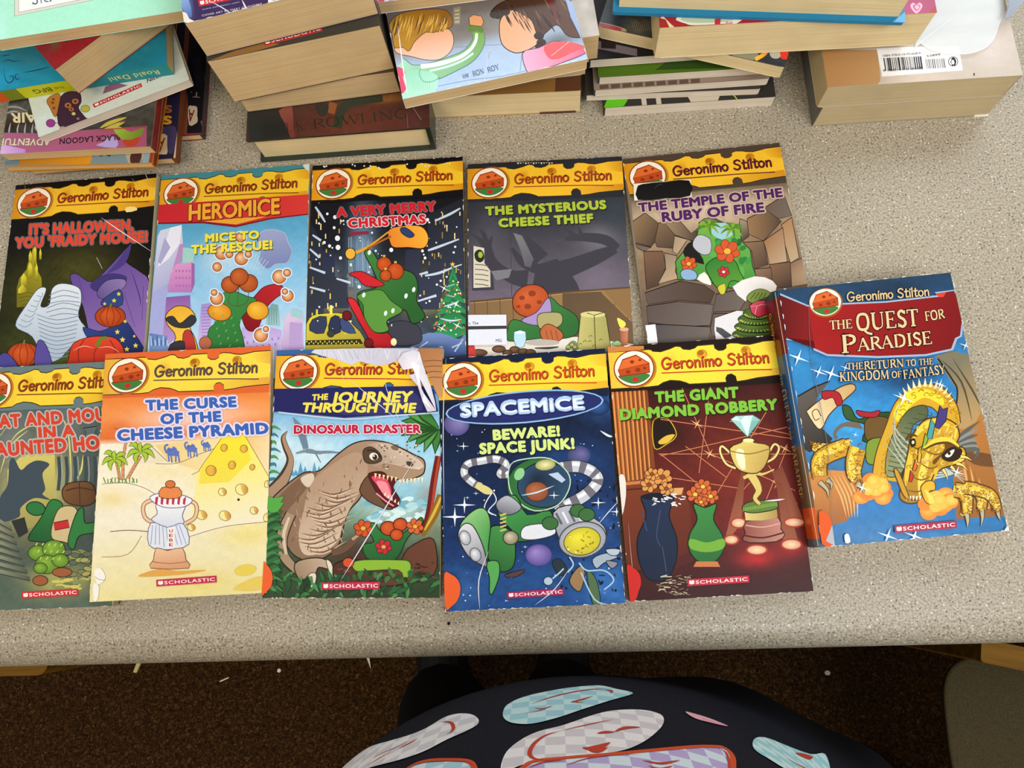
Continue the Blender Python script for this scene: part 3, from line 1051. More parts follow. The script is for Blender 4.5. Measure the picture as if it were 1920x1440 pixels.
def shirt_ring(z):
    """centre x, half width, half depth and front y of the shirt at a height above the counter"""
    n = len(SHIRT)
    i = 0
    while i < n - 2 and z > SHIRT[i + 1][0]:
        i += 1
    p1, p2 = SHIRT[i], SHIRT[i + 1]
    p0 = SHIRT[i - 1] if i else tuple(2 * a - b for a, b in zip(p1, p2))
    p3 = SHIRT[i + 2] if i + 2 < n else tuple(2 * b - a for a, b in zip(p1, p2))
    h = p2[0] - p1[0]
    t = (z - p1[0]) / h
    out = []
    for k in range(1, 5):
        m1, m2 = (p2[k] - p0[k]) / (p2[0] - p0[0]) * h, (p3[k] - p1[k]) / (p3[0] - p1[0]) * h
        out.append((2 * t ** 3 - 3 * t * t + 1) * p1[k] + (t ** 3 - 2 * t * t + t) * m1 + (3 * t * t - 2 * t ** 3) * p2[k] + (t ** 3 - t * t) * m2)
    return out


def shirt_front(x, z, off=0.0):
    cx, a, b, fy = shirt_ring(z)
    u = (x - cx) / (a + off)
    u = max(-.999, min(.999, u))
    return fy - b + (b + off) * (1 - u * u) ** .5


# outlines (and red strokes) of the shirt prints: across and up the shirt front
PRINTS = {
    'blue': ([(-0.0381, 0.082), (-0.0362, 0.0665), (-0.0266, 0.0545), (-0.0085, 0.0445), (0.0167, 0.031), (0.0269, 0.0275), (0.0365, 0.033), (0.0469, 0.0395), (0.0267, 0.0685), (0.0085, 0.0895), (-0.0049, 0.1025), (-0.0189, 0.1095), (-0.0299, 0.105), (-0.036, 0.095)],
        [(6, [(-0.0211, 0.073), (-0.0142, 0.067), (-0.0024, 0.057), (0.0161, 0.0435), (0.0275, 0.0385), (0.032, 0.0435)]), (10, [(0.0286, 0.04), (0.0324, 0.0415), (0.0317, 0.0475)]), (5, [(-0.0186, 0.0815), (-0.0128, 0.0845), (-0.0066, 0.0795)]), (4, [(-0.024, 0.09), (-0.015, 0.0875), (-0.0083, 0.0805)]), (8, [(0.0044, 0.0735), (0.0086, 0.0705), (0.019, 0.0595)]), (5, [(0.0057, 0.0715), (0.0091, 0.074), (0.0126, 0.0725)]), ]),
    'left': ([(-0.1536, 0.039), (-0.1565, 0.0155), (-0.1403, 0.0235), (-0.1187, 0.051), (-0.1012, 0.0655), (-0.0889, 0.0675), (-0.0784, 0.0585), (-0.0684, 0.061), (-0.0588, 0.0715), (-0.0533, 0.0845), (-0.0529, 0.0945), (-0.0588, 0.1015), (-0.0691, 0.1065), (-0.0831, 0.1135), (-0.1003, 0.108), (-0.1209, 0.0905), (-0.1356, 0.0775)],
        [(9, [(-0.0795, 0.0675), (-0.0724, 0.075), (-0.0685, 0.087), (-0.0685, 0.095), (-0.0716, 0.097)]), (4, [(-0.1231, 0.0725), (-0.1063, 0.0805), (-0.0912, 0.081)]), (8, [(-0.1027, 0.0865), (-0.096, 0.086), (-0.0912, 0.084)]), (6, [(-0.122, 0.086), (-0.1156, 0.0845), (-0.1077, 0.0845)]), ]),
    'mid': ([(-0.0336, 0.1605), (-0.0317, 0.146), (-0.0253, 0.1335), (-0.0154, 0.123), (0.0004, 0.114), (0.0229, 0.091), (0.037, 0.081), (0.0511, 0.075), (0.0597, 0.0775), (0.06, 0.0895), (0.0543, 0.1085), (0.042, 0.133), (0.0267, 0.1495), (0.0015, 0.159), (-0.0174, 0.162), (-0.0285, 0.1675), (-0.0327, 0.167)],
        [(4, [(0.0291, 0.103), (0.013, 0.115), (-0.0029, 0.125)]), (10, [(-0.0029, 0.125), (-0.0111, 0.1305), (-0.017, 0.1405), (-0.0191, 0.152), (-0.0165, 0.159), (-0.0118, 0.161)]), (12, [(0.018, 0.1275), (0.0227, 0.125), (0.0279, 0.1235)]), (12, [(0.028, 0.123), (0.0349, 0.115), (0.0437, 0.1105)]), (22, [(0.009, 0.1475), (0.0133, 0.1485), (0.0184, 0.1455), (0.0242, 0.139)]), (16, [(0.0114, 0.1485), (0.0161, 0.1515), (0.0222, 0.146)]), ]),
    'low': ([(-0.0267, 0.1845), (-0.0211, 0.1665), (-0.0147, 0.1615), (0.0015, 0.1595), (0.0264, 0.1525), (0.0545, 0.1365), (0.0842, 0.112), (0.0916, 0.107), (0.0934, 0.117), (0.0882, 0.1405), (0.0839, 0.1585), (0.0344, 0.187)],
        [(9, [(-0.0194, 0.1695), (-0.0114, 0.164), (-0.0005, 0.163)]), (6, [(-0.0006, 0.169), (0.0133, 0.1595), (0.0388, 0.15)]), (10, [(0.0861, 0.1125), (0.0904, 0.115), (0.0877, 0.1345), (0.0819, 0.1575)]), (14, [(0.0393, 0.157), (0.0487, 0.157), (0.0596, 0.148)]), (12, [(0.0413, 0.1625), (0.0478, 0.1635), (0.0546, 0.157)]), ]),
    'lowleft': ([(-0.0886, 0.139), (-0.0863, 0.13), (-0.0779, 0.131), (-0.0642, 0.14), (-0.0532, 0.148), (-0.0484, 0.1565), (-0.0481, 0.167), (-0.0646, 0.1635)],
        [(8, [(-0.0863, 0.13), (-0.0775, 0.133), (-0.064, 0.1415), (-0.053, 0.1495), (-0.0484, 0.1565)]), ]),
    'right': ([(0.1142, 0.08), (0.122, 0.05), (0.136, 0.022), (0.155, 0), (0.18, -0.03), (0.2, -0.06), (0.19, -0.02), (0.172, 0.03), (0.15, 0.068), (0.131, 0.086), (0.122, 0.086)],
        [(5, [(0.14, 0.052), (0.152, 0.04), (0.166, 0.018)]), (16, [(0.16, 0.004), (0.17, -0.01), (0.18, -0.026)]), ]),
    'pink': ([(0.0784, 0.0555), (0.0853, 0.0525), (0.0967, 0.0505), (0.1057, 0.051), (0.0957, 0.06), (0.0831, 0.0645)],
        []),
}



def person():
    plain_mat('navy_cotton', '191b25', 0.9, 0.15, .25, 500)
    plain_mat('black_trousers', '0b0b0d', 0.9, 0.15, .2, 300)
    plain_mat('skin', 'c99a7c', 0.55, 0.3)
    plain_mat('black_shoe', '0d0c0d', 0.6, 0.3)
    print_mat('shirt_print', 0.75, 0.2)
    root = empty('person', (.0, -.22, 0), (0, 0, 0), 'person standing at the counter in a navy printed t-shirt and black trousers', 'person')

    def skinned(name, joints, edges, mat, rootv=0, sub=2):
        me = bpy.data.meshes.new(name)
        me.from_pydata([j[0] for j in joints], edges, [])
        o = bpy.data.objects.new(name, me)
        COL.objects.link(o)
        o.parent = root
        o.modifiers.new('skin', 'SKIN').use_smooth_shade = True
        for v, j in zip(me.skin_vertices[0].data, joints):
            v.radius = j[1] if isinstance(j[1], tuple) else (j[1], j[1])
        me.skin_vertices[0].data[rootv].use_root = True
        s = o.modifiers.new('smooth', 'SUBSURF')
        s.levels = s.render_levels = sub
        me.materials.append(MATS[mat])
        return o
    oy = .22          # joints in counter coordinates, shifted by the root
    P = lambda x, y, z: (x, y + oy, z + TOP)
    # continuous body: pelvis, trunk, neck and head, both legs, both arms with five fingers each
    J = [(P(.02, -.25, -.16), (.13, .10)), (P(.01, -.24, .02), (.15, .11)), (P(0, -.26, .22), (.14, .10)), (P(0, -.255, .37), (.12, .075)), (P(0, -.255, .45), .050), (P(0, -.25, .53), .048),
         (P(-.075, -.255, -.24), .085), (P(-.135, -.225, -.42), .060), (P(-.175, -.20, -.56), .052), (P(-.19, -.21, -.72), .038),
         (P(.105, -.265, -.24), .085), (P(.045, -.225, -.42), .060), (P(.01, -.19, -.56), .052), (P(.0, -.20, -.72), .038),
         (P(0, -.215, .57), (.062, .070)), (P(0, -.21, .64), (.074, .090)), (P(0, -.235, .72), (.070, .080))]
    E_ = [(0, 1), (1, 2), (2, 3), (3, 4), (4, 5), (0, 6), (6, 7), (7, 8), (8, 9), (0, 10), (10, 11), (11, 12), (12, 13), (5, 14), (14, 15), (15, 16)]
    for sx in (-1, 1):
        i = len(J)
        J += [(P(sx * .165, -.26, .375), .052), (P(sx * .225, -.285, .12), .038), (P(sx * .245, -.255, -.09), .026), (P(sx * .247, -.245, -.135), (.016, .032)), (P(sx * .246, -.238, -.175), (.013, .034))]
        E_ += [(3, i), (i, i + 1), (i + 1, i + 2), (i + 2, i + 3), (i + 3, i + 4)]
        for f, (dy, ln) in enumerate(((.030, .066), (.010, .076), (-.011, .070), (-.031, .054))):
            k = len(J)
            J += [(P(sx * .243, -.236 + dy, -.196), .0085), (P(sx * .236, -.232 + dy, -.196 - ln * .55), .0080), (P(sx * .222, -.230 + dy, -.196 - ln), .0068)]
            E_ += [(i + 4, k), (k, k + 1), (k + 1, k + 2)]
        k = len(J)
        J += [(P(sx * .238, -.205, -.150), .0100), (P(sx * .228, -.190, -.180), .0090), (P(sx * .220, -.186, -.205), .0080)]
        E_ += [(i + 3, k), (k, k + 1), (k + 1, k + 2)]
    skinned('body', J, E_, 'skin')
    plain_mat('brown_hair', '3a2618', 0.6, 0.3, .3, 400)
    plain_mat('eye_white', 'f2efe8', 0.3, 0.5)
    plain_mat('lips', 'a85c50', 0.5, 0.3)

    def blob(name, loc, r, mat, parent=None, cut=None):
        bm = bmesh.new()
        bmesh.ops.create_uvsphere(bm, u_segments=20, v_segments=12, radius=1)
        for v in bm.verts:
            x, y, z = v.co
            if cut:
                x, y, z = cut(x, y, z)
            v.co = (loc[0] + x * r[0], loc[1] + y * r[1], loc[2] + z * r[2])
        me = bpy.data.meshes.new(name)
        bm.to_mesh(me)
        bm.free()
        for p in me.polygons:
            p.use_smooth = True
        me.materials.append(MATS[mat])
        o = bpy.data.objects.new(name, me)
        COL.objects.link(o)
        o.parent = parent or root
        return o
    blob('hair', P(0, -.262, .675), (.098, .108, .125), 'brown_hair', None, lambda x, y, z: (x, y if y < .35 else .35 + (y - .35) * .3 + .25 * max(0, z), z if z > -.6 else -.6 + (z + .6) * 1.5))
    for sx in (-1, 1):
        blob('eye', P(sx * .032, -.146, .648), (.012, .008, .008), 'eye_white')
        blob('ear', P(sx * .080, -.225, .635), (.010, .020, .030), 'skin')
        mb = MB()
        ring = lambda c, r: [(c[0] + r * math.cos(k * .5236), c[1] + r * math.sin(k * .5236), c[2]) for k in range(12)]
        rows = [ring(P(sx * q[0], q[1], q[2]), q[3]) for q in ((.150, -.255, .425, .045), (.182, -.263, .40, .066), (.196, -.270, .33, .064), (.212, -.278, .24, .066), (.222, -.282, .19, .070))]
        for A_, B_ in zip(rows, rows[1:]):
            for k in range(12):
                mb.face([A_[k - 1], A_[k], B_[k], B_[k - 1]], (.1, .1, .1))
        for p in mb.build('sleeve', 'navy_cotton', root).data.polygons:
            p.use_smooth = True
    blob('nose', P(0, -.136, .622), (.012, .018, .020), 'skin')
    blob('mouth', P(0, -.145, .590), (.024, .007, .007), 'lips')
    # trousers
    T = [(P(.035, -.28, -.17), (.12, .09)), (P(-.08, -.255, -.26), .098), (P(-.14, -.215, -.42), .078), (P(-.175, -.185, -.56), .071), (P(-.19, -.19, -.69), .066),
         (P(.11, -.265, -.26), .098), (P(.045, -.215, -.42), .072), (P(.005, -.18, -.56), .064), (P(-.01, -.185, -.69), .060)]
    skinned('trousers', T, [(0, 1), (1, 2), (2, 3), (3, 4), (0, 5), (5, 6), (6, 7), (7, 8)], 'black_trousers')
    for x, rz in ((-.195, .12), (-.005, -.10)):
        mb = MB()
        prev = None
        rows = []
        for k in range(9):
            f = k / 8
            y = -.075 + .27 * f
            wd = .030 + .016 * math.sin(math.pi * min(1, f * 1.15)) - .012 * max(0, f - .8) * 5
            hh = .075 - .045 * min(1, f * 1.4) if f < .9 else .022
            rows.append([(wd * math.cos(a), y, .004 + (hh * math.sin(a) if math.sin(a) > 0 else 0)) for a in [math.pi * q / 8 for q in range(9)]])
        for A_, B_ in zip(rows, rows[1:]):
            for q in range(8):
                mb.face([A_[q], A_[q + 1], B_[q + 1], B_[q]], (.1, .1, .1))
            mb.face([A_[0], B_[0], B_[8], A_[8]], (.1, .1, .1))
        mb.face(rows[0], (.1, .1, .1))
        mb.face(rows[-1], (.1, .1, .1))
        o = mb.build('shoe', 'black_shoe', root, (x, -.22 + oy, -.004), (0, 0, rz))
    # shirt: closed rings from hem to collar
    bm = bmesh.new()
    N = 72
    rows = []
    zs = [-.22 + .69 * k / 46 for k in range(47)]
    for z in zs:
        cx, a, b, fy = shirt_ring(z)
        row = []
        for k in range(N):
            t = 2 * math.pi * k / N
            x, y = cx + a * math.cos(t), fy - b + b * math.sin(t)
            # soft folds hanging on the right side below the belly
            g = max(0, min(1, (-.06 - z) / .10)) * max(0, math.cos(t - .75)) ** 2
            y += .006 * g * math.sin(9 * t + 16 * z)
            row.append(bm.verts.new((x, y + oy, z + TOP)))
        rows.append(row)
    for A_, B_ in zip(rows, rows[1:]):
        for k in range(N):
            bm.faces.new((A_[k - 1], A_[k], B_[k], B_[k - 1]))
    bmesh.ops.recalc_face_normals(bm, faces=bm.faces)
    me = bpy.data.meshes.new('shirt')
    bm.to_mesh(me)
    bm.free()
    for p in me.polygons:
        p.use_smooth = True
    me.materials.append(MATS['navy_cotton'])
    shirt = bpy.data.objects.new('shirt', me)
    COL.objects.link(shirt)
    shirt.parent = root
    # printed patches: checked ovals with red strokes, laid on the cloth
    cols = {'blue': ('cdeef4', 'a4d8e6'), 'left': ('f2f2f6', 'd8d8e2'), 'mid': ('f4f2f4', 'dcd6de'), 'low': ('dcecf6', 'bfb0e0'), 'lowleft': ('dceef6', 'a8d8ea'), 'right': ('d4f0f2', 'a4dbe2'), 'pink': ('f2b8c8', 'eaa4b8')}
    for k, (ol, strokes) in PRINTS.items():
        mb = MB()
        put = lambda x, z, d: (x, shirt_front(x, z, d) + oy, z + TOP)
        if k == 'low' or k == 'lowleft':
            rim = 'd8542e'
        else:
            rim = None
        pts = smooth_pts(ol, 4)
        c = .011
        xs, zz = [p[0] for p in pts], [p[1] for p in pts]
        i0, i1 = math.floor(min(xs) / c), math.ceil(max(xs) / c)
        j0, j1 = math.floor(min(zz) / c), math.ceil(max(zz) / c)
        for i in range(i0, i1):
            for j in range(j0, j1):
                q = lin(cols[k][(i + j) % 2])
                ps = clip_rect([(x, z, q) for x, z in pts], i * c, j * c, (i + 1) * c, (j + 1) * c)
                if len(ps) < 3:
                    continue
                for t in tessellate_polygon([[Vector((p[0], p[1], 0)) for p in ps]]):
                    mb.face([put(ps[a][0], ps[a][1], .0007) for a in t], q)
        red = lin('c8452f')
        for w, sp in strokes:
            if k in ('low', 'lowleft'):
                w *= .6
            sp = smooth_pts(sp, 5, False) if len(sp) > 2 else [tuple(a + (b - a) * f / 4 for a, b in zip(*sp)) for f in range(5)]
            L_, R_ = stroke_poly(sp, w * .00024, True)
            for i in range(len(sp) - 1):
                mb.face([put(*L_[i], .0011), put(*R_[i], .0011), put(*R_[i + 1], .0011), put(*L_[i + 1], .0011)], red)
        if rim:
            L_, R_ = stroke_poly(pts + [pts[0]], .003)
            for i in range(len(pts)):
                mb.face([put(*L_[i], .0010), put(*R_[i], .0010), put(*R_[i + 1], .0010), put(*L_[i + 1], .0010)], lin(rim))
        mb.build('printed_patch', 'shirt_print', shirt)


counter()
floor()
chair()
person()

ROW_BACK = 'story paperbacks laid out in the row by the stacks'
ROW_FRONT = 'story paperbacks laid out in the row by the counter edge'


def finish(root, c, A, wear=5, mat='printed_card', n=26):
    A.wear(wear, n)
    c.build('cover', mat, root)
    return root


def gourd(A, x, y, rx, ry):
    A.disc(x, y, rx, ry, 'd05a26', 5, '38180c', 0, rim='a83c14')
    for k in (-.55, -.2, .2, .55):
        A.line([(x + k * rx * .5, y - ry * .9), (x + k * rx * 1.25, y), (x + k * rx * .6, y + ry * .9)], 5, '7a2a10', 4)
    A.line([(x, y - ry * .9), (x + rx * .06, y - ry * 1.25)], [16, 9], '6d7a28')


def bloom(A, x, y, r, col='d05428', mid='e8b040'):
    for k in range(6):
        a = math.radians(60 * k + 15)
        A.disc(x + r * .58 * math.cos(a), y + r * .5 * math.sin(a), r * .45, r * .36, col, 3, '3a140a', 60 * k + 15)
    A.disc(x, y, r * .3, r * .26, mid, 3, '5a380c')


# ---- black cover: castle on a hill, purple drapery, pumpkin
def cover_halloween():
    root, c, A = book('halloween', 'storybook', 'black paperback with yellow castle, purple cloth and pumpkin, leftmost in the back row', 'book', ROW_BACK,
                      back='141210', pages='pages_cream')
    A.frame(0, 310, .2638)
    A.wash([(0, '0f0c0a'), (.4, '0d0c0a'), (.7, '1c1d10'), (1, '2a3018')],
           [(560, 760, 260, 180, '4c4a1c', .8), (200, 900, 220, 220, '3a3c18', .7), (420, 1320, 200, 120, '55621f', .8), (120, 1250, 160, 120, '3c421c', .7)], .25)
    banner(A, '0e0c0b', cheese='eebb2c', dark='c98412', ink='8e2a14')
    for pts in (([(120, 870), (140, 800), (190, 740), (200, 690), (215, 690), (220, 640), (238, 575), (250, 640), (262, 690), (262, 740), (295, 800), (300, 900), (240, 1000), (120, 1010)]),):
        A.poly(pts, '6f6a18', 0, ('a89a24', (120, 900), (260, 650)))
    for x, y, w, h in ((205, 640, 22, 60), (240, 600, 20, 120), (200, 720, 30, 80), (150, 800, 40, 60), (252, 730, 18, 90), (130, 880, 60, 30), (280, 620, 16, 50)):
        A.poly([(x, y + h), (x, y), (x + w / 2, y - 35), (x + w, y), (x + w, y + h)], 'd9cb36', 0, ('7a731c', (x, y), (x + w, y + h)))
    for k in range(5):
        A.line([(120 + 10 * k, 920 + 26 * k), (200, 905 + 26 * k), (280, 930 + 26 * k)], 5, '5c5716', 3)
    for pts in ([(330, 800), (380, 740), (420, 700)], [(350, 770), (390, 780), (440, 740)], [(360, 760), (350, 700)], [(380, 745), (440, 720)]):
        A.line(pts, 5, '2e2d16', 3)
    # purple drapery
    A.shape([(500, 810), (540, 770), (650, 830), (760, 740), (930, 560), (905, 640), (900, 690), (1000, 760), (1058, 830), (1040, 1080), (1030, 1330), (700, 1330), (590, 1000)], '5d4590', 4, '1c1530', 4, ('8d6cb0', (700, 650), (1000, 1250)))
    A.poly([(930, 560), (890, 700), (760, 770), (830, 690)], '4a3a80', 3)
    A.poly([(640, 850), (760, 770), (900, 790), (870, 860), (800, 830), (700, 900)], '3f3472', 3)
    for pts in ([(930, 740), (990, 920), (1000, 1000)], [(560, 800), (600, 960)], [(880, 900), (960, 1150)], [(1020, 860), (1010, 1100)]):
        A.line(pts, 8, '42307a', 3, True)
    A.shape([(690, 900), (760, 820), (880, 810), (890, 860), (800, 930), (720, 950)], '8a76ac', 4, '2a2240', 4, ('5d4c88', (850, 800), (700, 950)))
    # bandage-wrapped bundle
    A.shape([(350, 990), (370, 880), (440, 840), (560, 870), (580, 960), (560, 1080), (640, 1210), (500, 1300), (420, 1380), (320, 1390), (230, 1220), (110, 1140), (190, 990), (270, 880), (330, 880), (290, 1000)], 'd7e0ea', 5, '3a4450', 4,
            ('a3b4c8', (400, 880), (350, 1380)))
    for k in range(16):
        y = 900 + 30 * k
        A.line([(350 - 5 * (k % 5), y + 26), (450, y - 12 + 8 * (k % 3)), (560 + 4 * (k % 4), y + 14)] if k < 6 else [(240 + 4 * k, y - 20), (400, y + 20), (560 - 4 * (k - 6), y - 8)], 5, '6f829c', 3)
    for k in range(7):
        A.line([(130 + 22 * k, 1130 - 34 * k), (180 + 20 * k, 1150 - 36 * k), (230 + 12 * k, 1120 - 36 * k)], 4, '6f829c', 3)
    # blue starry cloth and orange gourd
    A.shape([(590, 1150), (700, 1180), (790, 1150), (880, 1100), (960, 1200), (1010, 1330), (700, 1330), (630, 1240)], '2c3f80', 4, '121830', 3, ('1c2a5c', (700, 1150), (950, 1330)))
    A.shape([(720, 970), (850, 880), (870, 990), (760, 1010)], '30447e', 4, '121830', 3)
    gourd(A, 785, 1075, 108, 74)
    for x, y, r in ((845, 915, 17), (812, 962, 18), (745, 985, 14), (835, 1185, 20), (872, 1240, 22), (903, 1308, 20), (965, 1282, 20), (890, 1110, 15), (955, 1215, 12)):
        A.star5(x, y, r, 'e9d24a')
    A.shape([(490, 1370), (520, 1270), (620, 1225), (720, 1215), (820, 1230), (880, 1310), (870, 1440), (500, 1440)], 'd8422a', 5, '35140c', 4, ('a82a18', (650, 1230), (650, 1430)))
    for pts in ([(600, 1240), (560, 1310), (560, 1400)], [(690, 1300), (670, 1340), (672, 1420)], [(780, 1240), (820, 1310), (815, 1400)]):
        A.line(pts, 6, '7a1f12', 3)
    for pts in ([(520, 1320), (590, 1285), (670, 1300)], [(700, 1300), (780, 1290), (850, 1330)]):
        A.line(pts, 6, 'f0a890', 3, True)
    A.line([(690, 1290), (715, 1240), (750, 1225), (770, 1240)], [34, 26, 20, 12], '6d7a28', 4)
    gourd(A, 170, 1345, 116, 84)
    A.shape([(0, 1350), (60, 1340), (130, 1440), (0, 1440)], '4b4590', 4, '1c1530', 3)
    A.shape([(270, 1250), (330, 1280), (370, 1440), (250, 1440)], '564b98', 4, '1c1530', 3)
    for s, p0, p1, h, hb in (("IT'S HALLOWEEN,", (212, 492), (945, 460), 72, '6e6062'), ("YOU 'FRAIDY MOUSE!", (112, 586), (1045, 540), 70, '6e6062')):
        A.text(s, p0, p1, h, 'e0442c', .045, 1.08, .12, halo=hb, hw=.13, shadow='2a0d08', sh=(4, 5))
    A.crease([(720, 372), (860, 470), (1080, 615)], 6)
    A.crease([(688, 655), (728, 735)], 7)
    A.crease([(940, 95), (975, 135)], 5, 'a89d96')
    A.crease([(1035, 62), (1066, 132)], 9, 'c9c0b8')
    A.crease([(180, 145), (184, 215)], 4, 'b8b0a8')
    A.poly([(895, 300), (960, 295), (975, 320), (900, 335)], 'f0d58a', 2)
    finish(root, c, A, 11, n=40)


# ---- blue sky and city, red band
def cover_heroes():
    root, c, A = book('hero', 'storybook', 'paperback with a red title band over a sky-blue city, second in back row', 'book', ROW_BACK, back='5aa3c4', pages='pages_cream')
    A.frame(280, 295, .2638)
    A.wash([(0, '4f96ae'), (.3, '58a4cc'), (.55, '86bfe4'), (.8, 'b6d6f0'), (1, 'c6daf0')], [(620, 760, 220, 160, 'b9dcf4', .7), (500, 700, 120, 100, 'd2e8f6', .5)], .08)
    banner(A, '3f858e', cheese='efc22e', dark='d8981c', ink='8e3416')
    A.poly([(60, 560), (80, 520), (230, 480), (240, 620), (200, 700), (150, 860), (130, 930), (0, 1250)], 'cfd2ea', 0, ('8f93c4', (100, 550), (140, 1000)))
    A.poly([(150, 500), (232, 482), (215, 620), (140, 720), (60, 780)], 'e6e6f4')
    A.poly([(110, 570), (150, 640), (80, 760), (60, 740)], 'a7a6cc')
    A.poly([(215, 620), (245, 612), (235, 720), (150, 880), (120, 960)], 'b58cc0')
    A.poly([(240, 640), (320, 650), (315, 760), (235, 750)], '9fd0c8')
    A.poly([(190, 760), (300, 745), (320, 790), (300, 960), (130, 960), (150, 830)], 'd997c8', 0, ('b473b8', (200, 760), (250, 960)))
    A.poly([(300, 745), (322, 760), (322, 900), (300, 960)], '9c62a8')
    for y in (800, 850, 905):
        for x in range(185, 290, 24):
            A.rect(x, y, x + 12, y + 16, 'b06ab4')
    A.poly([(60, 1000), (290, 980), (300, 1200), (120, 1340), (20, 1340)], '8c5aa6', 0, ('b594cc', (100, 1000), (150, 1340)))
    A.poly([(20, 960), (130, 900), (90, 1340), (0, 1340)], 'a3a8dc')
    A.poly([(0, 1250), (130, 1270), (140, 1440), (0, 1440)], '5a78b4', 0, ('8ba8dc', (0, 1260), (60, 1420)))
    for k in range(9):
        A.line([(10 + 15 * k, 1270 + (k % 3) * 15), (16 + 14 * k, 1340)], 6, '34508c' if k % 2 else 'c4d4f0')
    A.poly([(370, 1045), (440, 1035), (440, 1300), (345, 1300)], 'a48cd0', 0, ('c8b4e4', (380, 1050), (380, 1300)))
    for y in range(1070, 1280, 22):
        A.line([(372, y), (432, y - 4)], 5, '8a74bc')
    A.poly([(840, 1090), (870, 1040), (915, 1050), (930, 1200), (830, 1190)], '6fa09c', 0, ('a0c4cc', (860, 1050), (880, 1200)))
    for k in range(4):
        A.line([(855 + 16 * k, 1070), (850 + 18 * k, 1190)], 3, '4c7c7c')
    A.poly([(660, 1210), (800, 1190), (940, 1230), (940, 1440), (640, 1440)], 'b9a2dc', 0, ('d4c8ee', (700, 1220), (700, 1420)))
    for k in range(12):
        A.rect(670 + 22 * k, 1270 + (k * 37) % 80, 682 + 22 * k, 1290 + (k * 37) % 80, '9c84cc')
    A.poly([(960, 1150), (1000, 1090), (1095, 1115), (1090, 1170), (1100, 1440), (930, 1440)], 'd8c0dc', 0, ('a892cc', (960, 1150), (1080, 1400)))
    A.poly([(1000, 1090), (1025, 1070), (1090, 1090), (1088, 1150), (1010, 1130)], '9cc8d0')
    A.poly([(1000, 1170), (1090, 1180), (1070, 1380), (990, 1370)], 'b49cd0')
    # grey storm cloud
    A.shape([(770, 600), (800, 530), (880, 515), (960, 540), (990, 610), (1015, 670), (980, 750), (900, 760), (840, 795), (780, 740), (790, 670)], '7a86b8', 6, 'a8bce0', 4, ('9aa4cc', (900, 760), (850, 540)))
    for k in range(5):
        A.line([(760 + 22 * k, 690 + 12 * k), (720 + 20 * k, 800)], 3, 'cfe2f6')
    # stand-ins: red ribbon, green topiary, yellow balls
    A.shape([(740, 1000), (820, 920), (930, 905), (955, 960), (900, 1000), (840, 1060), (800, 1150), (760, 1230), (690, 1220), (660, 1100)], 'b8232c', 5, '4a0c10', 4, ('7c141c', (900, 930), (720, 1220)))
    A.shape([(440, 1060), (560, 950), (700, 990), (760, 1010), (740, 1080), (680, 1110), (640, 1190), (668, 1290), (664, 1440), (430, 1440), (420, 1240), (470, 1170)], '3c8a44', 5, '163a1c', 4, ('2a6a32', (450, 1000), (620, 1430)))
    for x, y, q in ((575, 905, 62), (705, 895, 66), (640, 850, 64)):
        A.line([(x, y + q), (x - 10, y + q + 70), (630, 1060)], 4, '5a4030', 3)
        A.disc(x, y, q, q * .95, 'cc6a34', 5, '4a200e', 0, rim='a84c1e')
    A.disc(500, 1100, 84, 62, 'eeb03a', 5, '5a380c', 10, rim='d88820')
    A.disc(770, 1090, 78, 66, 'f0c040', 5, '5a380c', 10, rim='dc9424')
    for k in range(16):
        A.line([(450 + 13 * k, 1120 + (k * 53) % 250), (462 + 13 * k, 1104 + (k * 53) % 250)], 8, '62ac5c')
    A.disc(400, 1320, 44, 46, 'b4684a', 4, '4a200e')
    A.shape([(120, 1120), (190, 1060), (280, 1070), (330, 1140), (290, 1210), (330, 1300), (340, 1440), (130, 1440), (190, 1280), (130, 1190)], 'eab034', 5, '2a2010', 3, ('f2cc4c', (200, 1080), (260, 1400)))
    A.shape([(118, 1150), (170, 1130), (220, 1180), (300, 1120), (335, 1160), (280, 1210), (180, 1205)], '34363c', 4, '17181c', 4)
    A.shape([(240, 1260), (290, 1230), (330, 1340), (320, 1440), (250, 1440)], 'b83a34', 4, '3a1210', 3)
    A.shape([(150, 1330), (250, 1310), (230, 1440), (140, 1440)], '3a3440', 4, '17151c', 3)
    for x, y, r in ((515, 680, 48), (570, 690, 26), (655, 720, 46), (705, 690, 24), (483, 780, 32), (650, 570, 36), (925, 850, 48), (980, 822, 26), (985, 985, 40), (965, 955, 20), (480, 1003, 45), (462, 962, 22), (795, 1265, 48), (830, 1222, 20)):
        A.ell(x, y, r + 11, r + 11, 'd4e6f6')
        A.disc(x, y, r, r, 'f4cfa0', 4, '6a3a18', rim='c46a2c')
    # red band
    A.poly([(60, 345), (1140, 268), (1140, 408), (860, 442), (615, 498), (380, 470), (60, 476)], '7c1420')
    A.poly([(60, 340), (1140, 264), (1140, 400), (860, 432), (615, 486), (380, 458), (60, 466)], 'c4242e', 0, ('d43a34', (200, 400), (1000, 330)))
    A.poly([(385, 456), (620, 435), (835, 422), (620, 478)], 'e8a836')
    A.text('HEROMICE', (284, 448), (925, 400), 112, 'ecaa36', .03, 1.0, .12, halo='7a1a10', hw=.05, shadow='4a0c0c', sh=(6, 6))
    A.text('MICE TO', (402, 602), (778, 576), 56, 'f2e045', .05, 1.1, .06, shadow='3f5a28', sh=(4, 6))
    A.text('THE RESCUE!', (303, 686), (872, 650), 60, 'f2e045', .05, 1.1, .06, shadow='3f5a28', sh=(4, 6))
    A.poly([(1090, 60), (1140, 45), (1136, 100)], 'c9d8dc', 2)
    finish(root, c, A, 12)


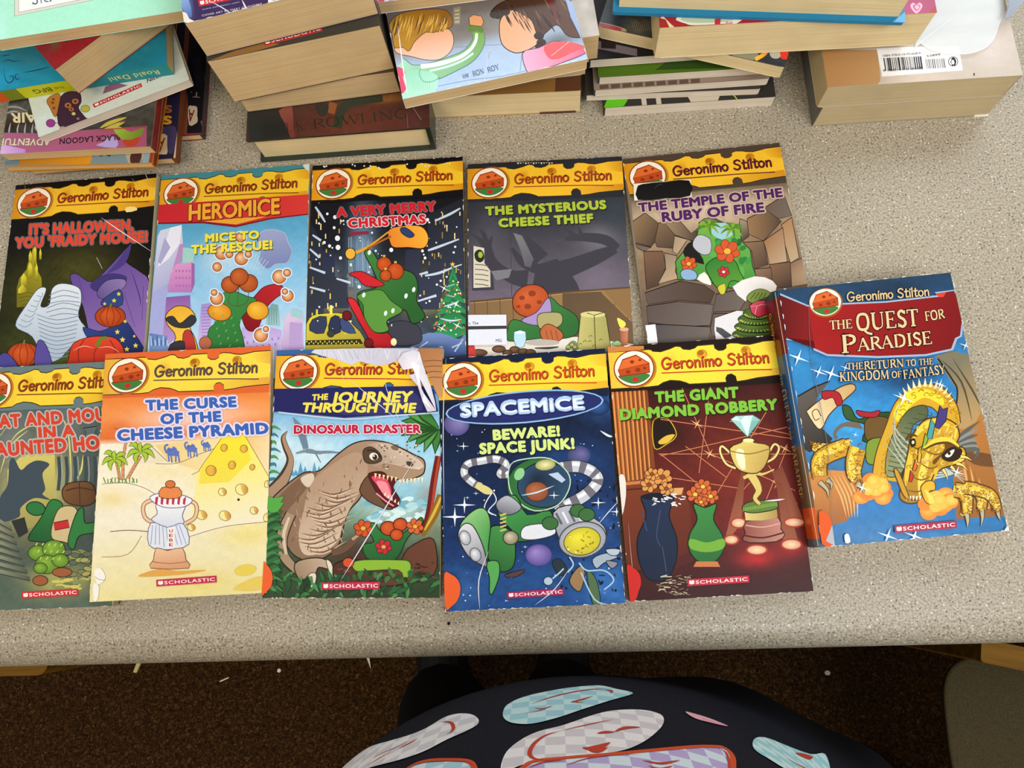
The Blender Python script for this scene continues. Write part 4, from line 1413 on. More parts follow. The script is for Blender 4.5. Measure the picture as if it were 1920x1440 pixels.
# ---- snowy night city
def cover_christmas():
    root, c, A = book('xmas', 'storybook', 'dark snowy city paperback with yellow taxi and lit tree, third in the back row', 'book', ROW_BACK, back='15151c', pages='pages_cream')
    A.frame(565, 285, .2638)
    A.wash([(0, '0d0c10'), (.3, '15161e'), (.6, '1e2430'), (.85, '343c4c'), (1, '2c3444')],
           [(430, 760, 80, 330, '7c9cb8', .8), (180, 880, 90, 110, '6a7488', .8), (260, 1060, 240, 110, '84785c', .6), (880, 980, 240, 160, '6c6650', .5), (700, 1300, 150, 70, '6c7488', .7), (860, 1100, 130, 60, 'a09660', .5), (1080, 1080, 120, 200, '1f6a3c', .5)], .2)
    r = random.Random(4)
    for pts, col in (([(60, 500), (150, 640), (160, 1180), (40, 1180)], '1c2434'), ([(150, 700), (240, 740), (240, 1000), (150, 1000)], '262c48'),
                     ([(900, 440), (1150, 330), (1160, 1000), (900, 1000)], '20222c'), ([(740, 700), (850, 680), (850, 980), (740, 980)], '2a2c40'),
                     ([(60, 860), (320, 900), (340, 1110), (40, 1110)], '2c3038'), ([(830, 880), (1000, 860), (1000, 1120), (830, 1120)], '30344a')):
        A.poly(pts, col, 0, ('343a4c', pts[0], pts[2]))
    for _ in range(60):
        x, y = r.choice([r.uniform(60, 330), r.uniform(830, 1140)]), r.uniform(420, 1150)
        A.rect(x, y, x + 8, y + r.uniform(20, 46), r.choice(['e6cf6c', 'c9a850', 'f2e4a0', '8c7a48', '55607c']))
    for k in range(16):
        x = 335 + k * 11
        A.line([(x, 600 + r.uniform(0, 40)), (x + 6, 960)], 6, r.choice(['8fb4d4', '6c92b8', 'c2d8ea', '4a6c94']), taper=True)
    for pts in ([(900, 700), (960, 680), (1120, 620)], [(880, 880), (980, 860), (1080, 820), (1140, 800)], [(950, 490), (1060, 440), (1130, 400)], [(830, 1060), (960, 1020)], [(840, 870), (900, 855)], [(60, 690), (130, 750)], [(80, 590), (140, 630)], [(60, 820), (170, 860)], [(60, 960), (170, 990)], [(100, 390), (140, 450), (170, 500)], [(250, 900), (350, 930)]):
        A.line(pts, [12, 18, 10, 8][:len(pts)], 'c2cfe0', 3)
    # lit fir tree
    for k in range(6):
        y = 850 + 78 * k
        hw = 34 + 29 * k
        A.poly([(1078, y - 50), (1078 + hw, y + 70), (1078 + hw * .5, y + 58), (1078, y + 84), (1078 - hw * .5, y + 62), (1078 - hw, y + 76)], '1e6a40', 0, ('2f9458', (1078, y - 40), (1078, y + 80)))
    for pts in ([(980, 1180), (1060, 1200), (1140, 1190)], [(1010, 1100), (1080, 1080), (1120, 1060)], [(1040, 1020), (1090, 1030)], [(1030, 960), (1090, 940)]):
        A.line(pts, 13, 'c4d8e0', 3, True)
    for _ in range(46):
        y = r.uniform(880, 1290)
        x = 1078 + r.uniform(-1, 1) * (y - 820) * .36
        A.ell(x, y, 7, 7, r.choice(['e6c34c', 'd87c34', 'f2e8b0', 'c4402c', '54a070']), n=8)
    for x, y in ((1100, 1085), (1110, 1235), (1000, 1255), (1015, 970), (790, 1320)):
        A.sparkle(x, y, 46, 'e8f0e0', 30)
    A.star5(1075, 800, 20, 'f0b848')
    A.poly([(860, 1300), (1000, 1290), (1120, 1330), (1165, 1300), (1170, 1440), (780, 1440)], '34487c', 3, ('6c84b4', (900, 1440), (900, 1300)))
    for pts in ([(840, 1390), (900, 1350)], [(1090, 1420), (1150, 1330)], [(1070, 1390), (1140, 1360)]):
        A.line(pts, 26, 'a8bcd8', 3, True)
    # yellow taxi
    A.shape([(20, 1300), (60, 1180), (150, 1150), (300, 1150), (360, 1220), (440, 1310), (440, 1440), (20, 1440)], 'd9c83c', 4, '2a2810', 3, ('a89a3a', (100, 1180), (200, 1430)))
    A.shape([(60, 1270), (80, 1190), (180, 1170), (160, 1290)], '343c58', 4, '16181c', 2)
    A.shape([(195, 1290), (210, 1180), (270, 1170), (280, 1280)], '2c3450', 4, '16181c', 2)
    A.shape([(290, 1270), (280, 1180), (340, 1210), (390, 1290)], '3c4c7c', 4, '16181c', 2)
    A.rect(203, 1090, 222, 1155, 'f0e65c')
    A.rect(105, 1120, 118, 1160, 'e6d44c')
    A.poly([(30, 1340), (420, 1330), (440, 1365), (30, 1375)], '2c2c20')
    for k in range(24):
        A.rect(36 + 16 * k, 1343 + (k % 2) * 12, 44 + 16 * k, 1355 + (k % 2) * 12, 'd9c83c')
    A.disc(210, 1292, 26, 26, '3c3c38', 3)
    A.shape([(610, 1240), (700, 1200), (800, 1220), (850, 1270), (840, 1360), (650, 1370)], '3c3c48', 4, '17171c', 4)
    # snow
    for _ in range(120):
        q = r.random()
        A.ell(r.uniform(80, 1120), r.uniform(90, 1300), 3 + 6 * q, 3 + 6 * q, 'dfe6ee', n=8)
    for x, y, q in ((240, 465, 13), (258, 615, 18), (262, 680, 17), (235, 540, 10), (186, 442, 9), (202, 670, 11), (165, 645, 10), (280, 755, 11), (640, 698, 14), (862, 705, 10), (880, 755, 10), (897, 484, 12), (413, 960, 12)):
        A.ell(x, y, q, q * 1.1, 'e8eef4', n=12)
    # orange bag with blue pad, red board, green sack, ribbon
    A.shape([(620, 560), (700, 530), (850, 530), (905, 610), (870, 685), (760, 680), (660, 680), (630, 640)], 'e08228', 6, '3a1c08', 4, ('f0ac34', (700, 660), (820, 540)))
    A.shape([(705, 545), (745, 540), (805, 590), (770, 612), (715, 580)], '2c3c6c', 4, '12162c', 3)
    A.line([(350, 730), (430, 700), (500, 660), (620, 570)], [26, 22, 14, 10], 'e09c30', 4)
    A.line([(470, 690), (560, 640), (640, 600)], 14, 'a85c18', 3)
    A.disc(350, 725, 36, 40, 'e8b03c', 5, '3a1c08')
    A.shape([(330, 1050), (380, 1050), (420, 1110), (500, 1220), (620, 1290), (655, 1360), (620, 1400), (520, 1390), (460, 1290), (390, 1170)], 'd42a30', 5, '3a0a0c', 4, ('a81c24', (350, 1070), (600, 1390)))
    for x, y in ((325, 1165), (480, 1360)):
        A.disc(x, y, 32, 34, '6c1820', 5, '2a080a')
    A.disc(658, 1352, 22, 28, 'f0e4b0', 2)
    A.shape([(450, 720), (500, 700), (560, 780), (700, 830), (800, 870), (830, 960), (820, 1060), (880, 1170), (790, 1220), (730, 1120), (610, 1210), (620, 1280), (520, 1280), (450, 1180), (400, 1040), (430, 990), (540, 960), (520, 860)], '3f7c3a', 6, '12240f', 4, ('285c2a', (480, 750), (750, 1150)))
    A.shape([(400, 1020), (560, 980), (640, 1060), (720, 1130), (610, 1200), (620, 1270), (520, 1280), (450, 1180), (440, 1090)], '58903c', 5, '1a300f', 4)
    for x, y, q in ((590, 800, 52), (670, 850, 58), (600, 880, 40)):
        A.disc(x, y, q, q, 'd05a24', 5, '3a140a', 0, rim='b04418')
        A.rect(x - 9, y - q - 14, x + 9, y - q, 'd8b04c')
    A.shape([(340, 870), (420, 850), (490, 880), (590, 940), (540, 960), (450, 950), (400, 900)], 'c8242c', 5, '3a0a0c', 4)
    for x, y in ((485, 716), (445, 1018), (745, 1025), (800, 980), (600, 1148), (652, 1130)):
        A.ell(x, y, 12, 19, 'dce8e4', 15, 10)
    banner(A, '100e10', cheese='f2c42c', dark='d98f14', ink='a83a14')
    for _ in range(18):
        A.ell(r.uniform(110, 1130), r.uniform(50, 125), 6, 6, 'dfe6ee', n=8)
    A.text('A VERY MERRY', (258, 462), (955, 418), 64, 'cc1f2c', .05, 1.1, .0, halo='7a6468', hw=.1, shadow='24080a')
    A.text('CHRISTMAS', (340, 540), (882, 508), 62, 'cc1f2c', .05, 1.1, .0, halo='d8c8cc', hw=.1, shadow='24080a')
    A.line([(345, 585), (478, 575)], 22, '8c2440')
    finish(root, c, A, 13)


# ---- grey wall, wainscot, cheese and candle
def cover_thief():
    root, c, A = book('myst', 'storybook', 'grey-walled paperback with cheese and a candle on a table, fourth in back row', 'book', ROW_BACK, back='23262c', pages='pages_cream')
    A.frame(865, 285, .2708)
    A.wash([(0, '23272e'), (.3, '30333a'), (.45, '4e4a54'), (.7, '6e6474'), (1, '6c6068')], [(960, 600, 130, 90, '7c7880', .7), (1080, 420, 100, 160, '36404a', .6), (950, 870, 160, 120, '7c7084', .5), (200, 600, 110, 200, '5c5664', .5)], .08)
    A.line([(338, 530), (350, 1000)], 4, '38343c')
    dk = '3b3a42'
    for pts, w in (([(640, 1060), (640, 940), (590, 760)], [420, 330, 150]), ([(640, 840), (780, 790), (930, 730), (1070, 670)], [150, 120, 100, 60]), ([(1080, 670), (1000, 610), (860, 590), (720, 600)], [60, 70, 60, 30]),
                   ([(800, 590), (740, 550), (690, 520)], [40, 26, 8]), ([(830, 580), (820, 540), (810, 515)], [30, 20, 6]), ([(560, 740), (500, 660), (450, 585)], [110, 70, 20]), ([(520, 800), (420, 760), (350, 665)], [90, 60, 20]),
                   ([(460, 880), (340, 860), (220, 770), (180, 640)], [130, 90, 70, 50]), ([(170, 660), (120, 600), (70, 570)], [46, 26, 8]), ([(180, 650), (150, 560), (120, 535)], [46, 26, 8]), ([(190, 640), (215, 580)], [40, 8])):
        A.line(pts, w, dk, 5)
    A.poly([(62, 1040), (400, 1010), (700, 975), (1160, 940), (1190, 1440), (60, 1440)], '7d6243', 0, ('9a7a4c', (200, 1100), (1000, 1000)))
    A.line([(62, 1036), (400, 1006), (700, 972), (1165, 938)], 12, '5a4430')
    A.line([(62, 1046), (400, 1016), (700, 982), (1165, 948)], 4, 'b89458')
    for k in range(13):
        x = 90 + 88 * k
        A.line([(x, 1030 - .08 * x + 8), (x + 14, 1340)], 4, '4c3a28')
    A.poly([(980, 960), (1170, 945), (1195, 1180), (1110, 1100)], '8a6a44')
    A.poly([(700, 980), (960, 965), (1190, 1190), (1190, 1340), (700, 1340)], '5d4a36', 0, ('6c553c', (800, 1000), (1100, 1300)))
    A.poly([(60, 1330), (400, 1290), (800, 1280), (1190, 1330), (1190, 1440), (60, 1440)], 'd9d4cc')
    # poster
    A.poly([(75, 650), (205, 660), (228, 955), (75, 960)], '3c3844')
    A.poly([(84, 650), (158, 665), (160, 770), (200, 820), (202, 935), (84, 942)], 'cfc8b4')
    A.poly([(92, 700), (120, 675), (150, 690), (158, 740), (130, 765), (98, 745)], '26281f', 3)
    A.ell(132, 712, 16, 22, '9cb83c')
    for k in range(5):
        A.line([(94, 778 + 34 * k), (150, 782 + 34 * k), (188, 790 + 34 * k)], 6, '5c574c')
    # torn plastic, its glints painted into the cover colours
    A.poly([(360, 560), (420, 580), (500, 740), (480, 800), (440, 790), (410, 680)], '77767c', 0, ('5a585f', (400, 580), (480, 790)))
    A.poly([(205, 825), (350, 810), (330, 870), (240, 890)], '77757c')
    # green mound, orange cheese ball, violet cloth
    A.shape([(320, 1230), (360, 1160), (500, 1180), (600, 1010), (680, 1060), (800, 1140), (805, 1250), (720, 1290), (560, 1290), (330, 1310)], '3a7a3c', 5, '12280f', 4, ('2c6430', (500, 1100), (600, 1300)))
    A.disc(480, 1030, 128, 110, 'c95f32', 6, '3a180c', -20, rim='b04c24')
    for x, y, q in ((420, 1010, 20), (490, 980, 26), (540, 1040, 18), (460, 1070, 24), (395, 1070, 14)):
        A.ell(x, y, q, q * .8, '8c3a18')
    A.shape([(415, 1165), (520, 1110), (600, 1010), (625, 1090), (600, 1180), (510, 1200)], 'a48cc0', 5, '3c3050', 4)
    A.shape([(530, 1130), (610, 1110), (690, 1120), (695, 1190), (620, 1230), (540, 1220)], 'a8a06c', 5, '33301c', 3)
    A.shape([(545, 1240), (600, 1190), (690, 1240), (700, 1290), (620, 1330), (570, 1310)], 'b4643c', 5, '3a180c', 4)
    for k in range(3):
        A.line([(585 + 34 * k, 1235), (600 + 34 * k, 1300)], 6, '8c4826')
    # drum cheese
    A.shape([(825, 1130), (870, 1105), (930, 1100), (990, 1115), (1005, 1150), (1040, 1390), (800, 1390)], 'bdb670', 6, '37361c', 1, ('9c9858', (830, 1200), (1010, 1250)))
    A.ell(910, 1125, 86, 22, 'cfc886')
    A.line([(870, 1115), (920, 1130), (930, 1400)], 6, '4a4822')
    A.line([(920, 1130), (985, 1112)], 5, '4a4822')
    for x, y in ((895, 1275), (855, 1310), (825, 1330), (890, 1310), (965, 1300), (920, 1340)):
        A.line([(x - 12, y + 8), (x, y - 6), (x + 12, y + 4)], 4, '55522a', 3)
    A.poly([(720, 1370), (760, 1310), (800, 1320), (810, 1390)], '7c8454', 3)
    for x, y in ((740, 1350), (765, 1335), (785, 1350), (760, 1368)):
        A.disc(x, y, 15, 13, 'a8b06c', 3)
    A.shape([(1040, 1330), (1080, 1305), (1110, 1330), (1080, 1345)], '9cc084', 3)
    # candle
    A.poly([(1098, 1230), (1155, 1225), (1150, 1345), (1108, 1350)], '9c5844', 0, ('c47c5c', (1100, 1240), (1150, 1240)))
    A.ell(1127, 1228, 32, 13, 'd8a888')
    A.poly([(1080, 1148), (1135, 1180), (1130, 1210), (1105, 1218), (1090, 1195)], 'f2dc58', 3)
    # glass, plates, nuts
    A.shape([(365, 1245), (445, 1245), (435, 1345), (378, 1348)], 'b4d8e8', 4, '4c6470', 2)
    A.ell(405, 1250, 36, 9, 'e2f2f8')
    A.ell(560, 1320, 120, 22, 'b4aca4')
    A.line([(510, 1358), (600, 1358), (672, 1350)], [8, 16, 8], '3c3c3c', 3)
    for x, y, rr in ((370, 1370, 36), (430, 1385, 40), (480, 1390, 36), (260, 1365, 46), (120, 1390, 60), (320, 1395, 34)):
        A.disc(x, y, rr, 24, '7c5a40', 4, rim='5c4030')
    A.poly([(50, 1345), (90, 1340), (100, 1440), (40, 1440)], 'c43c40', 3)
    banner(A, '24262c', cheese='f0bc2c', dark='d08a16', ink='a03c18')
    A.text('THE MYSTERIOUS', (172, 438), (1000, 392), 58, 'a9bb36', .055, 1.12, shadow='1a1c14', sh=(5, 6))
    A.text('CHEESE THIEF', (264, 520), (910, 486), 58, 'a9bb36', .055, 1.12, shadow='1a1c14', sh=(5, 6))
    for k in range(14):
        x = 385 + 18 * k
        A.poly([(x, 76 - .04 * k), (x + 14, 74), (x + 9, 88 - (k % 3) * 5)], 'e6dec8')
    finish(root, c, A, 14)
    s = MB()
    B = Art(s, BOOKS['myst'][5], BOOKS['myst'][2], BOOKS['myst'][3], BOOKS['myst'][4] + .0014).frame(865, 285, .2708)
    B.poly([(40, 1132), (312, 1130), (316, 1336), (36, 1342)], 'dcdfec', 0)
    B.poly([(38, 1210), (314, 1206), (314, 1228), (38, 1234)], '3c3c40')
    B.text('rt. The', (44, 1200), (120, 1197), 20, '2c2c34', .01)
    B.text('MG', (240, 1320), (280, 1318), 22, '2c2c34', .01)
    s.build('library_label', 'printed_card', root)


# ---- stone wall with a jungle opening, ruby
def cover_ruby():
    root, c, A = book('temple', 'storybook', 'brown stone-wall paperback with jungle opening and red ruby, rightmost in back row', 'book', ROW_BACK, back='8a8478', pages='pages_cream', spine_col='9a9488')
    A.frame(1165, 260, .2778)
    A.wash([(0, '3a2f28'), (.2, '6c5a46'), (.3, 'b09a7c'), (.5, '8a6f54'), (.7, '6a5648'), (1, '5c5250')], [(600, 470, 420, 90, 'd8c4ac', .8), (1000, 640, 160, 180, '7a5c42', .6)], .16)
    r = random.Random(9)
    st = [[(75, 560), (160, 500), (250, 570), (240, 680), (200, 730), (90, 700)], [(250, 570), (300, 555), (380, 660), (350, 740), (240, 730), (225, 690)], [(285, 560), (400, 560), (470, 640), (520, 600), (500, 700), (360, 650)],
          [(360, 655), (480, 690), (440, 690), (380, 780), (345, 760)], [(150, 760), (280, 760), (300, 870), (250, 990), (170, 1020), (160, 880)], [(290, 770), (375, 790), (365, 900), (385, 945), (250, 980), (300, 880)],
          [(85, 705), (200, 735), (150, 760), (110, 740)], [(850, 540), (990, 470), (1080, 560), (960, 690), (850, 640)], [(1080, 580), (1150, 530), (1200, 800), (1140, 840), (1100, 700)], [(960, 690), (1090, 600), (1120, 830), (1000, 850), (980, 760)],
          [(820, 700), (960, 690), (990, 850), (900, 880), (880, 760)], [(1000, 850), (1140, 830), (1150, 1000), (1030, 1010)], [(1140, 840), (1230, 800), (1260, 980), (1150, 1000)], [(900, 880), (1010, 870), (1025, 1010), (910, 960)],
          [(960, 470), (1100, 380), (1150, 520), (1060, 540)], [(520, 570), (560, 540), (620, 530), (700, 570)], [(800, 540), (850, 560), (860, 660), (810, 700), (795, 620)],
          [(160, 1040), (400, 960), (560, 990), (630, 1040), (600, 1110), (380, 1090), (180, 1120)], [(170, 1130), (380, 1100), (620, 1120), (600, 1260), (400, 1270), (180, 1240)], [(640, 1050), (780, 1020), (840, 1090), (800, 1160), (620, 1170)],
          [(180, 1250), (600, 1270), (590, 1370), (240, 1380), (180, 1330)], [(620, 1180), (760, 1180), (700, 1260), (620, 1340), (600, 1280)]]
    cols = ['8c7050', '7c6348', '9a8264', 'a08c70', '7a5a44', '8c7a64', '6c5640', '94714e', 'a87c54', '9a6c48', '8a6a50', '7c5c44', '84604a', '8c6c54', '6a5442', 'b8a488', 'a8937a', '5c4e48', '574a46', '5e524c', '4c4648', '5a504c']
    for pts, col in zip(st, cols):
        q = pts[0], pts[len(pts) // 2]
        A.poly(pts, col, 0, ('4a3a2e', q[0], q[1]) if r.random() < .5 else ('b49c7c' if col > '7' else '6c625c', q[0], q[1]))
        A.outline(pts, 5, '2a2018')
    # jungle opening
    op = [(530, 575), (620, 560), (720, 570), (800, 585), (810, 690), (870, 750), (885, 860), (910, 930), (860, 960), (740, 1010), (560, 960), (380, 950), (365, 830), (420, 760), (500, 690)]
    A.shape(op, '3f8a34', 6, '1c2812', 1, ('6fb04c', (600, 950), (650, 580)))
    A.poly([(620, 575), (740, 575), (760, 640), (680, 680), (610, 640)], '9cc8d0', 3)
    for x, y in ((590, 590), (750, 610)):
        for a in range(0, 360, 40):
            q = math.radians(a)
            A.line([(x, y), (x + 45 * math.cos(q), y + 30 * math.sin(q) - 8), (x + 85 * math.cos(q), y + 55 * math.sin(q) + 14)], [14, 18, 3], '7fa82c' if a % 80 else '4c8420', 4)
    for _ in range(26):
        A.ell(r.uniform(600, 870), r.uniform(690, 930), 26, 18, r.choice(['2c7c34', '3c9440', '1f6428', '58a848']), r.uniform(0, 180), 10)
    A.poly([(425, 740), (480, 690), (520, 760), (560, 850), (430, 800)], '15120f', 2)
    # plain stand-ins among the leaves
    A.shape([(480, 720), (520, 650), (600, 680), (600, 770), (540, 780)], 'b9bcc4', 4, '3a3c44', 4)
    A.shape([(570, 860), (650, 800), (760, 820), (800, 900), (830, 970), (740, 960), (700, 1040), (640, 1000), (600, 940)], '2f7a30', 5, '10240f', 4, ('58942c', (620, 820), (700, 1030)))
    A.shape([(650, 1000), (700, 980), (700, 1040), (670, 1050)], 'c8c43c', 4, '4a4810', 4)
    bloom(A, 715, 760, 84)
    bloom(A, 455, 845, 54)
    bloom(A, 690, 900, 40, 'c42c3c', 'e8e0c0')
    A.shape([(400, 900), (450, 880), (505, 905), (500, 950), (420, 950)], '88aacc', 4, '2c3c50', 4)
    A.poly([(510, 950), (560, 900), (600, 960), (600, 990)], 'e8e4dc', 2)
    A.poly([(750, 1000), (900, 930), (1020, 960), (1040, 1030), (860, 1060), (840, 1100)], 'e6e2e0', 2)
    # pedestal, coiled green jar, ruby
    A.shape([(630, 1210), (780, 1160), (1000, 1180), (1080, 1330), (640, 1370), (625, 1290)], 'dcd9dc', 4, '3a3a3c', 1)
    A.poly([(640, 1270), (680, 1280), (750, 1330), (700, 1350), (640, 1300)], '4c4c50')
    for k, (y, rx) in enumerate(((1320, 150), (1270, 140), (1220, 120), (1180, 90))):
        A.ell(900 + 4 * k, y, rx + 4, 46, '1c2412')
        A.ell(900 + 4 * k, y - 4, rx, 42, '5c7a34', rim='37521f')
        for a in range(0, 180, 12):
            q = math.radians(a)
            A.line([(900 + 4 * k + rx * .8 * math.cos(q), y + 22 * math.sin(q)), (900 + 4 * k + rx * .98 * math.cos(q), y + 36 * math.sin(q))], 6, 'b4b850')
    A.poly([(862, 1130), (900, 1090), (970, 1090), (1005, 1130), (985, 1190), (920, 1212), (875, 1180)], '3a0a14')
    A.poly([(868, 1132), (902, 1096), (968, 1096), (998, 1132), (980, 1186), (922, 1204), (880, 1176)], 'b8203c', 0, ('d85068', (980, 1180), (890, 1110)))
    A.line([(900, 1190), (915, 1130), (950, 1120), (995, 1130)], 4, 'f0b0bc')
    A.line([(868, 1132), (915, 1130)], 4, 'e88898')
    A.shape([(845, 1080), (870, 1040), (930, 1015), (990, 1030), (1000, 1060), (930, 1090), (880, 1110)], '7c9040', 4, '1c2412', 4)
    for k in range(4):
        A.line([(870 + 28 * k, 1085), (905 + 24 * k, 1040)], 5, '3c5420')
    banner(A, '4a3c32', cheese='f0bc2c', dark='d08a16', ink='54142c')
    A.text('THE TEMPLE OF THE', (120, 496), (1086, 392), 60, '4a1a5c', .045, 1.04, halo='c8b098', hw=.13)
    A.text('RUBY OF FIRE', (280, 562), (962, 494), 64, '4a1a5c', .045, 1.04, halo='c8b098', hw=.13)
    A.poly([(10, 190), (60, 400), (170, 1380), (150, 1400), (100, 1000)], '6a5a44', 0, ('9a9890', (20, 300), (150, 1300)))
    finish(root, c, A, 15)
    s = MB()
    B = Art(s, BOOKS['temple'][5], BOOKS['temple'][2], BOOKS['temple'][3], BOOKS['temple'][4] + .0014).frame(1165, 260, .2778)
    B.poly([(80, 310), (465, 282), (474, 398), (86, 424)], 'e9e2d0')
    B.poly([(104, 340), (140, 312), (300, 296), (456, 288), (462, 392), (300, 408), (112, 420)], '0c0b0b', 2)
    B.line([(225, 340), (245, 318), (275, 312)], 4, '3c3c3c')
    s.build('blacked_out_label', 'printed_card', root)
    s = MB()
    B = Art(s, BOOKS['temple'][5], BOOKS['temple'][2], BOOKS['temple'][3], BOOKS['temple'][4] + .0014).frame(1165, 260, .2778)
    B.poly([(140, 1266), (228, 1256), (244, 1380), (160, 1388)], 'e9e9ee')
    B.line([(165, 1300), (172, 1350)], 6, '54545c')
    s.build('spine_label', 'printed_card', root)


cover_halloween()
cover_heroes()
cover_christmas()
cover_thief()
cover_ruby()


# ---- haunted house, dark green
def cover_haunted():
    root, c, A = book('cat', 'storybook', 'grey-green haunted house paperback under the left edge of the orange pyramid book', 'book', ROW_FRONT, back='59645c', pages='pages_cream')
    A.frame(0, 640, .3543)
    A.wash([(0, '5c6c70'), (.2, '4c5858'), (.45, '56605c'), (.7, '3c4a48'), (1, '56685c')],
           [(190, 790, 170, 190, 'd8cc78', .9), (330, 430, 130, 90, '7c8688', .5), (300, 1270, 170, 70, 'b8b460', .8), (60, 500, 80, 160, '8c9290', .4), (460, 700, 70, 240, '3c4c4e', .7), (60, 1310, 120, 60, '4c6258', .6)], .16)
    A.poly([(40, 680), (120, 600), (290, 590), (290, 760), (280, 960), (150, 990), (40, 900)], 'd2c66c', 0, ('9a9458', (120, 640), (200, 980)))
    A.shape([(50, 640), (75, 620), (110, 680), (150, 650), (200, 630), (262, 650), (225, 700), (240, 780), (225, 810), (265, 840), (180, 830), (110, 880), (100, 930), (0, 950), (0, 830), (40, 760)], '3f4c58', 0.1, '3f4c58', 4)
    for pts, w in (([(0, 700), (50, 560), (150, 470)], 8), ([(310, 370), (360, 480), (375, 700), (370, 760)], 9), ([(440, 600), (430, 680), (400, 740)], 10), ([(325, 600), (330, 720)], 10), ([(40, 560), (90, 490), (160, 450), (230, 450)], 7), ([(0, 500), (60, 420)], 7)):
        A.line(pts, w, 'd6cf76', 4, True)
    for x in (310, 350, 395, 450, 500):
        A.line([(x, 610), (x + 6, 700), (x - 2, 790)], 18, '3c4a4e', 3)
        A.line([(x + 16, 610), (x + 22, 700), (x + 14, 790)], 6, '8a9690', 3)
    A.shape([(440, 460), (515, 450), (505, 480), (510, 510), (450, 510), (455, 480)], '5c6868', 4, '22282a', 1)
    A.poly([(60, 950), (130, 930), (150, 1010), (100, 1040)], '2c3032')
    for k in range(8):
        y = 940 + 38 * k
        A.poly([(0, y), (60 + 14 * k, y + 40), (62 + 14 * k, y + 62), (0, y + 24)], '8c9078', 0, ('4c564c', (0, y), (80, y + 60)))
        A.line([(0, y + 24), (62 + 14 * k, y + 62)], 4, '262e2c')
    r = random.Random(5)
    for _ in range(34):
        x, y = r.uniform(330, 500), r.uniform(1110, 1260)
        A.disc(x, y, 24, 13, r.choice(['7c8458', '98985c', 'a8a460', '5c6a54']), 3, '2c342c', r.uniform(-15, 15))
    for _ in range(16):
        A.ell(r.uniform(230, 480), r.uniform(1250, 1310), 26, 8, r.choice(['6c7a50', 'd0c868', '8c9458']), 0)
    # plain stand-ins: green cushions, tan sack, red cloth, brown stones
    A.shape([(150, 1040), (220, 930), (270, 840), (330, 860), (320, 940), (280, 1010), (280, 1060), (200, 1060)], '2f7a3e', 5, '122c18', 4, ('1f5a30', (240, 860), (220, 1050)))
    A.disc(190, 885, 50, 36, '2c7440', 5, '122c18', 10)
    A.shape([(280, 960), (320, 880), (400, 880), (412, 960), (380, 1060), (330, 1060), (275, 1040)], 'cdb887', 5, '4a3c20', 4)
    A.shape([(400, 920), (440, 880), (450, 960), (500, 960), (500, 1010), (420, 1030), (390, 1100), (360, 1060)], '2f7a3e', 5, '122c18', 4)
    A.shape([(285, 960), (360, 945), (368, 985), (292, 1000)], 'c42c34', 4, '4a1014', 1)
    for x, y, q in ((200, 1120, 50), (285, 1100, 60), (250, 1180, 62), (320, 1160, 44), (215, 1200, 36)):
        A.disc(x, y, q, q * .8, '8cb43c', 4, '2a3c10', 0, rim='5f8a2c')
    for k in range(14):
        A.line([(190 + 11 * k, 1080 + (k * 37) % 110), (200 + 11 * k, 1066 + (k * 37) % 110)], 7, 'b4d060')
    A.shape([(330, 790), (370, 750), (470, 745), (505, 790), (500, 850), (440, 872), (350, 850)], '7a5434', 5, '2c1c10', 4, ('5c3c24', (350, 740), (470, 840)))
    A.line([(350, 790), (420, 775), (500, 790)], 8, '4a3018', 3)
    A.line([(420, 745), (425, 865)], 6, '4a3018')
    A.disc(330, 1222, 52, 24, '9c5c38', 4, '38200f')
    A.disc(214, 1266, 40, 26, '9c5c38', 4, '38200f')
    banner(A, '66797c', cheese='f0cf3c', dark='dba424', ink='8a3a16')
    for s, p0, p1, h in (('CAT AND MOUSE', (-58, 460), (655, 411), 66), ('IN A', (212, 516), (396, 502), 62), ('HAUNTED HOUSE', (-78, 612), (690, 556), 70)):
        A.text(s, p0, p1, h, 'd0432c', .05, 1.1, halo='b9b2ae', hw=.12)
    publisher(A, (118, 1362), (416, 1344), 36, 'cc3038')
    finish(root, c, A, 21)


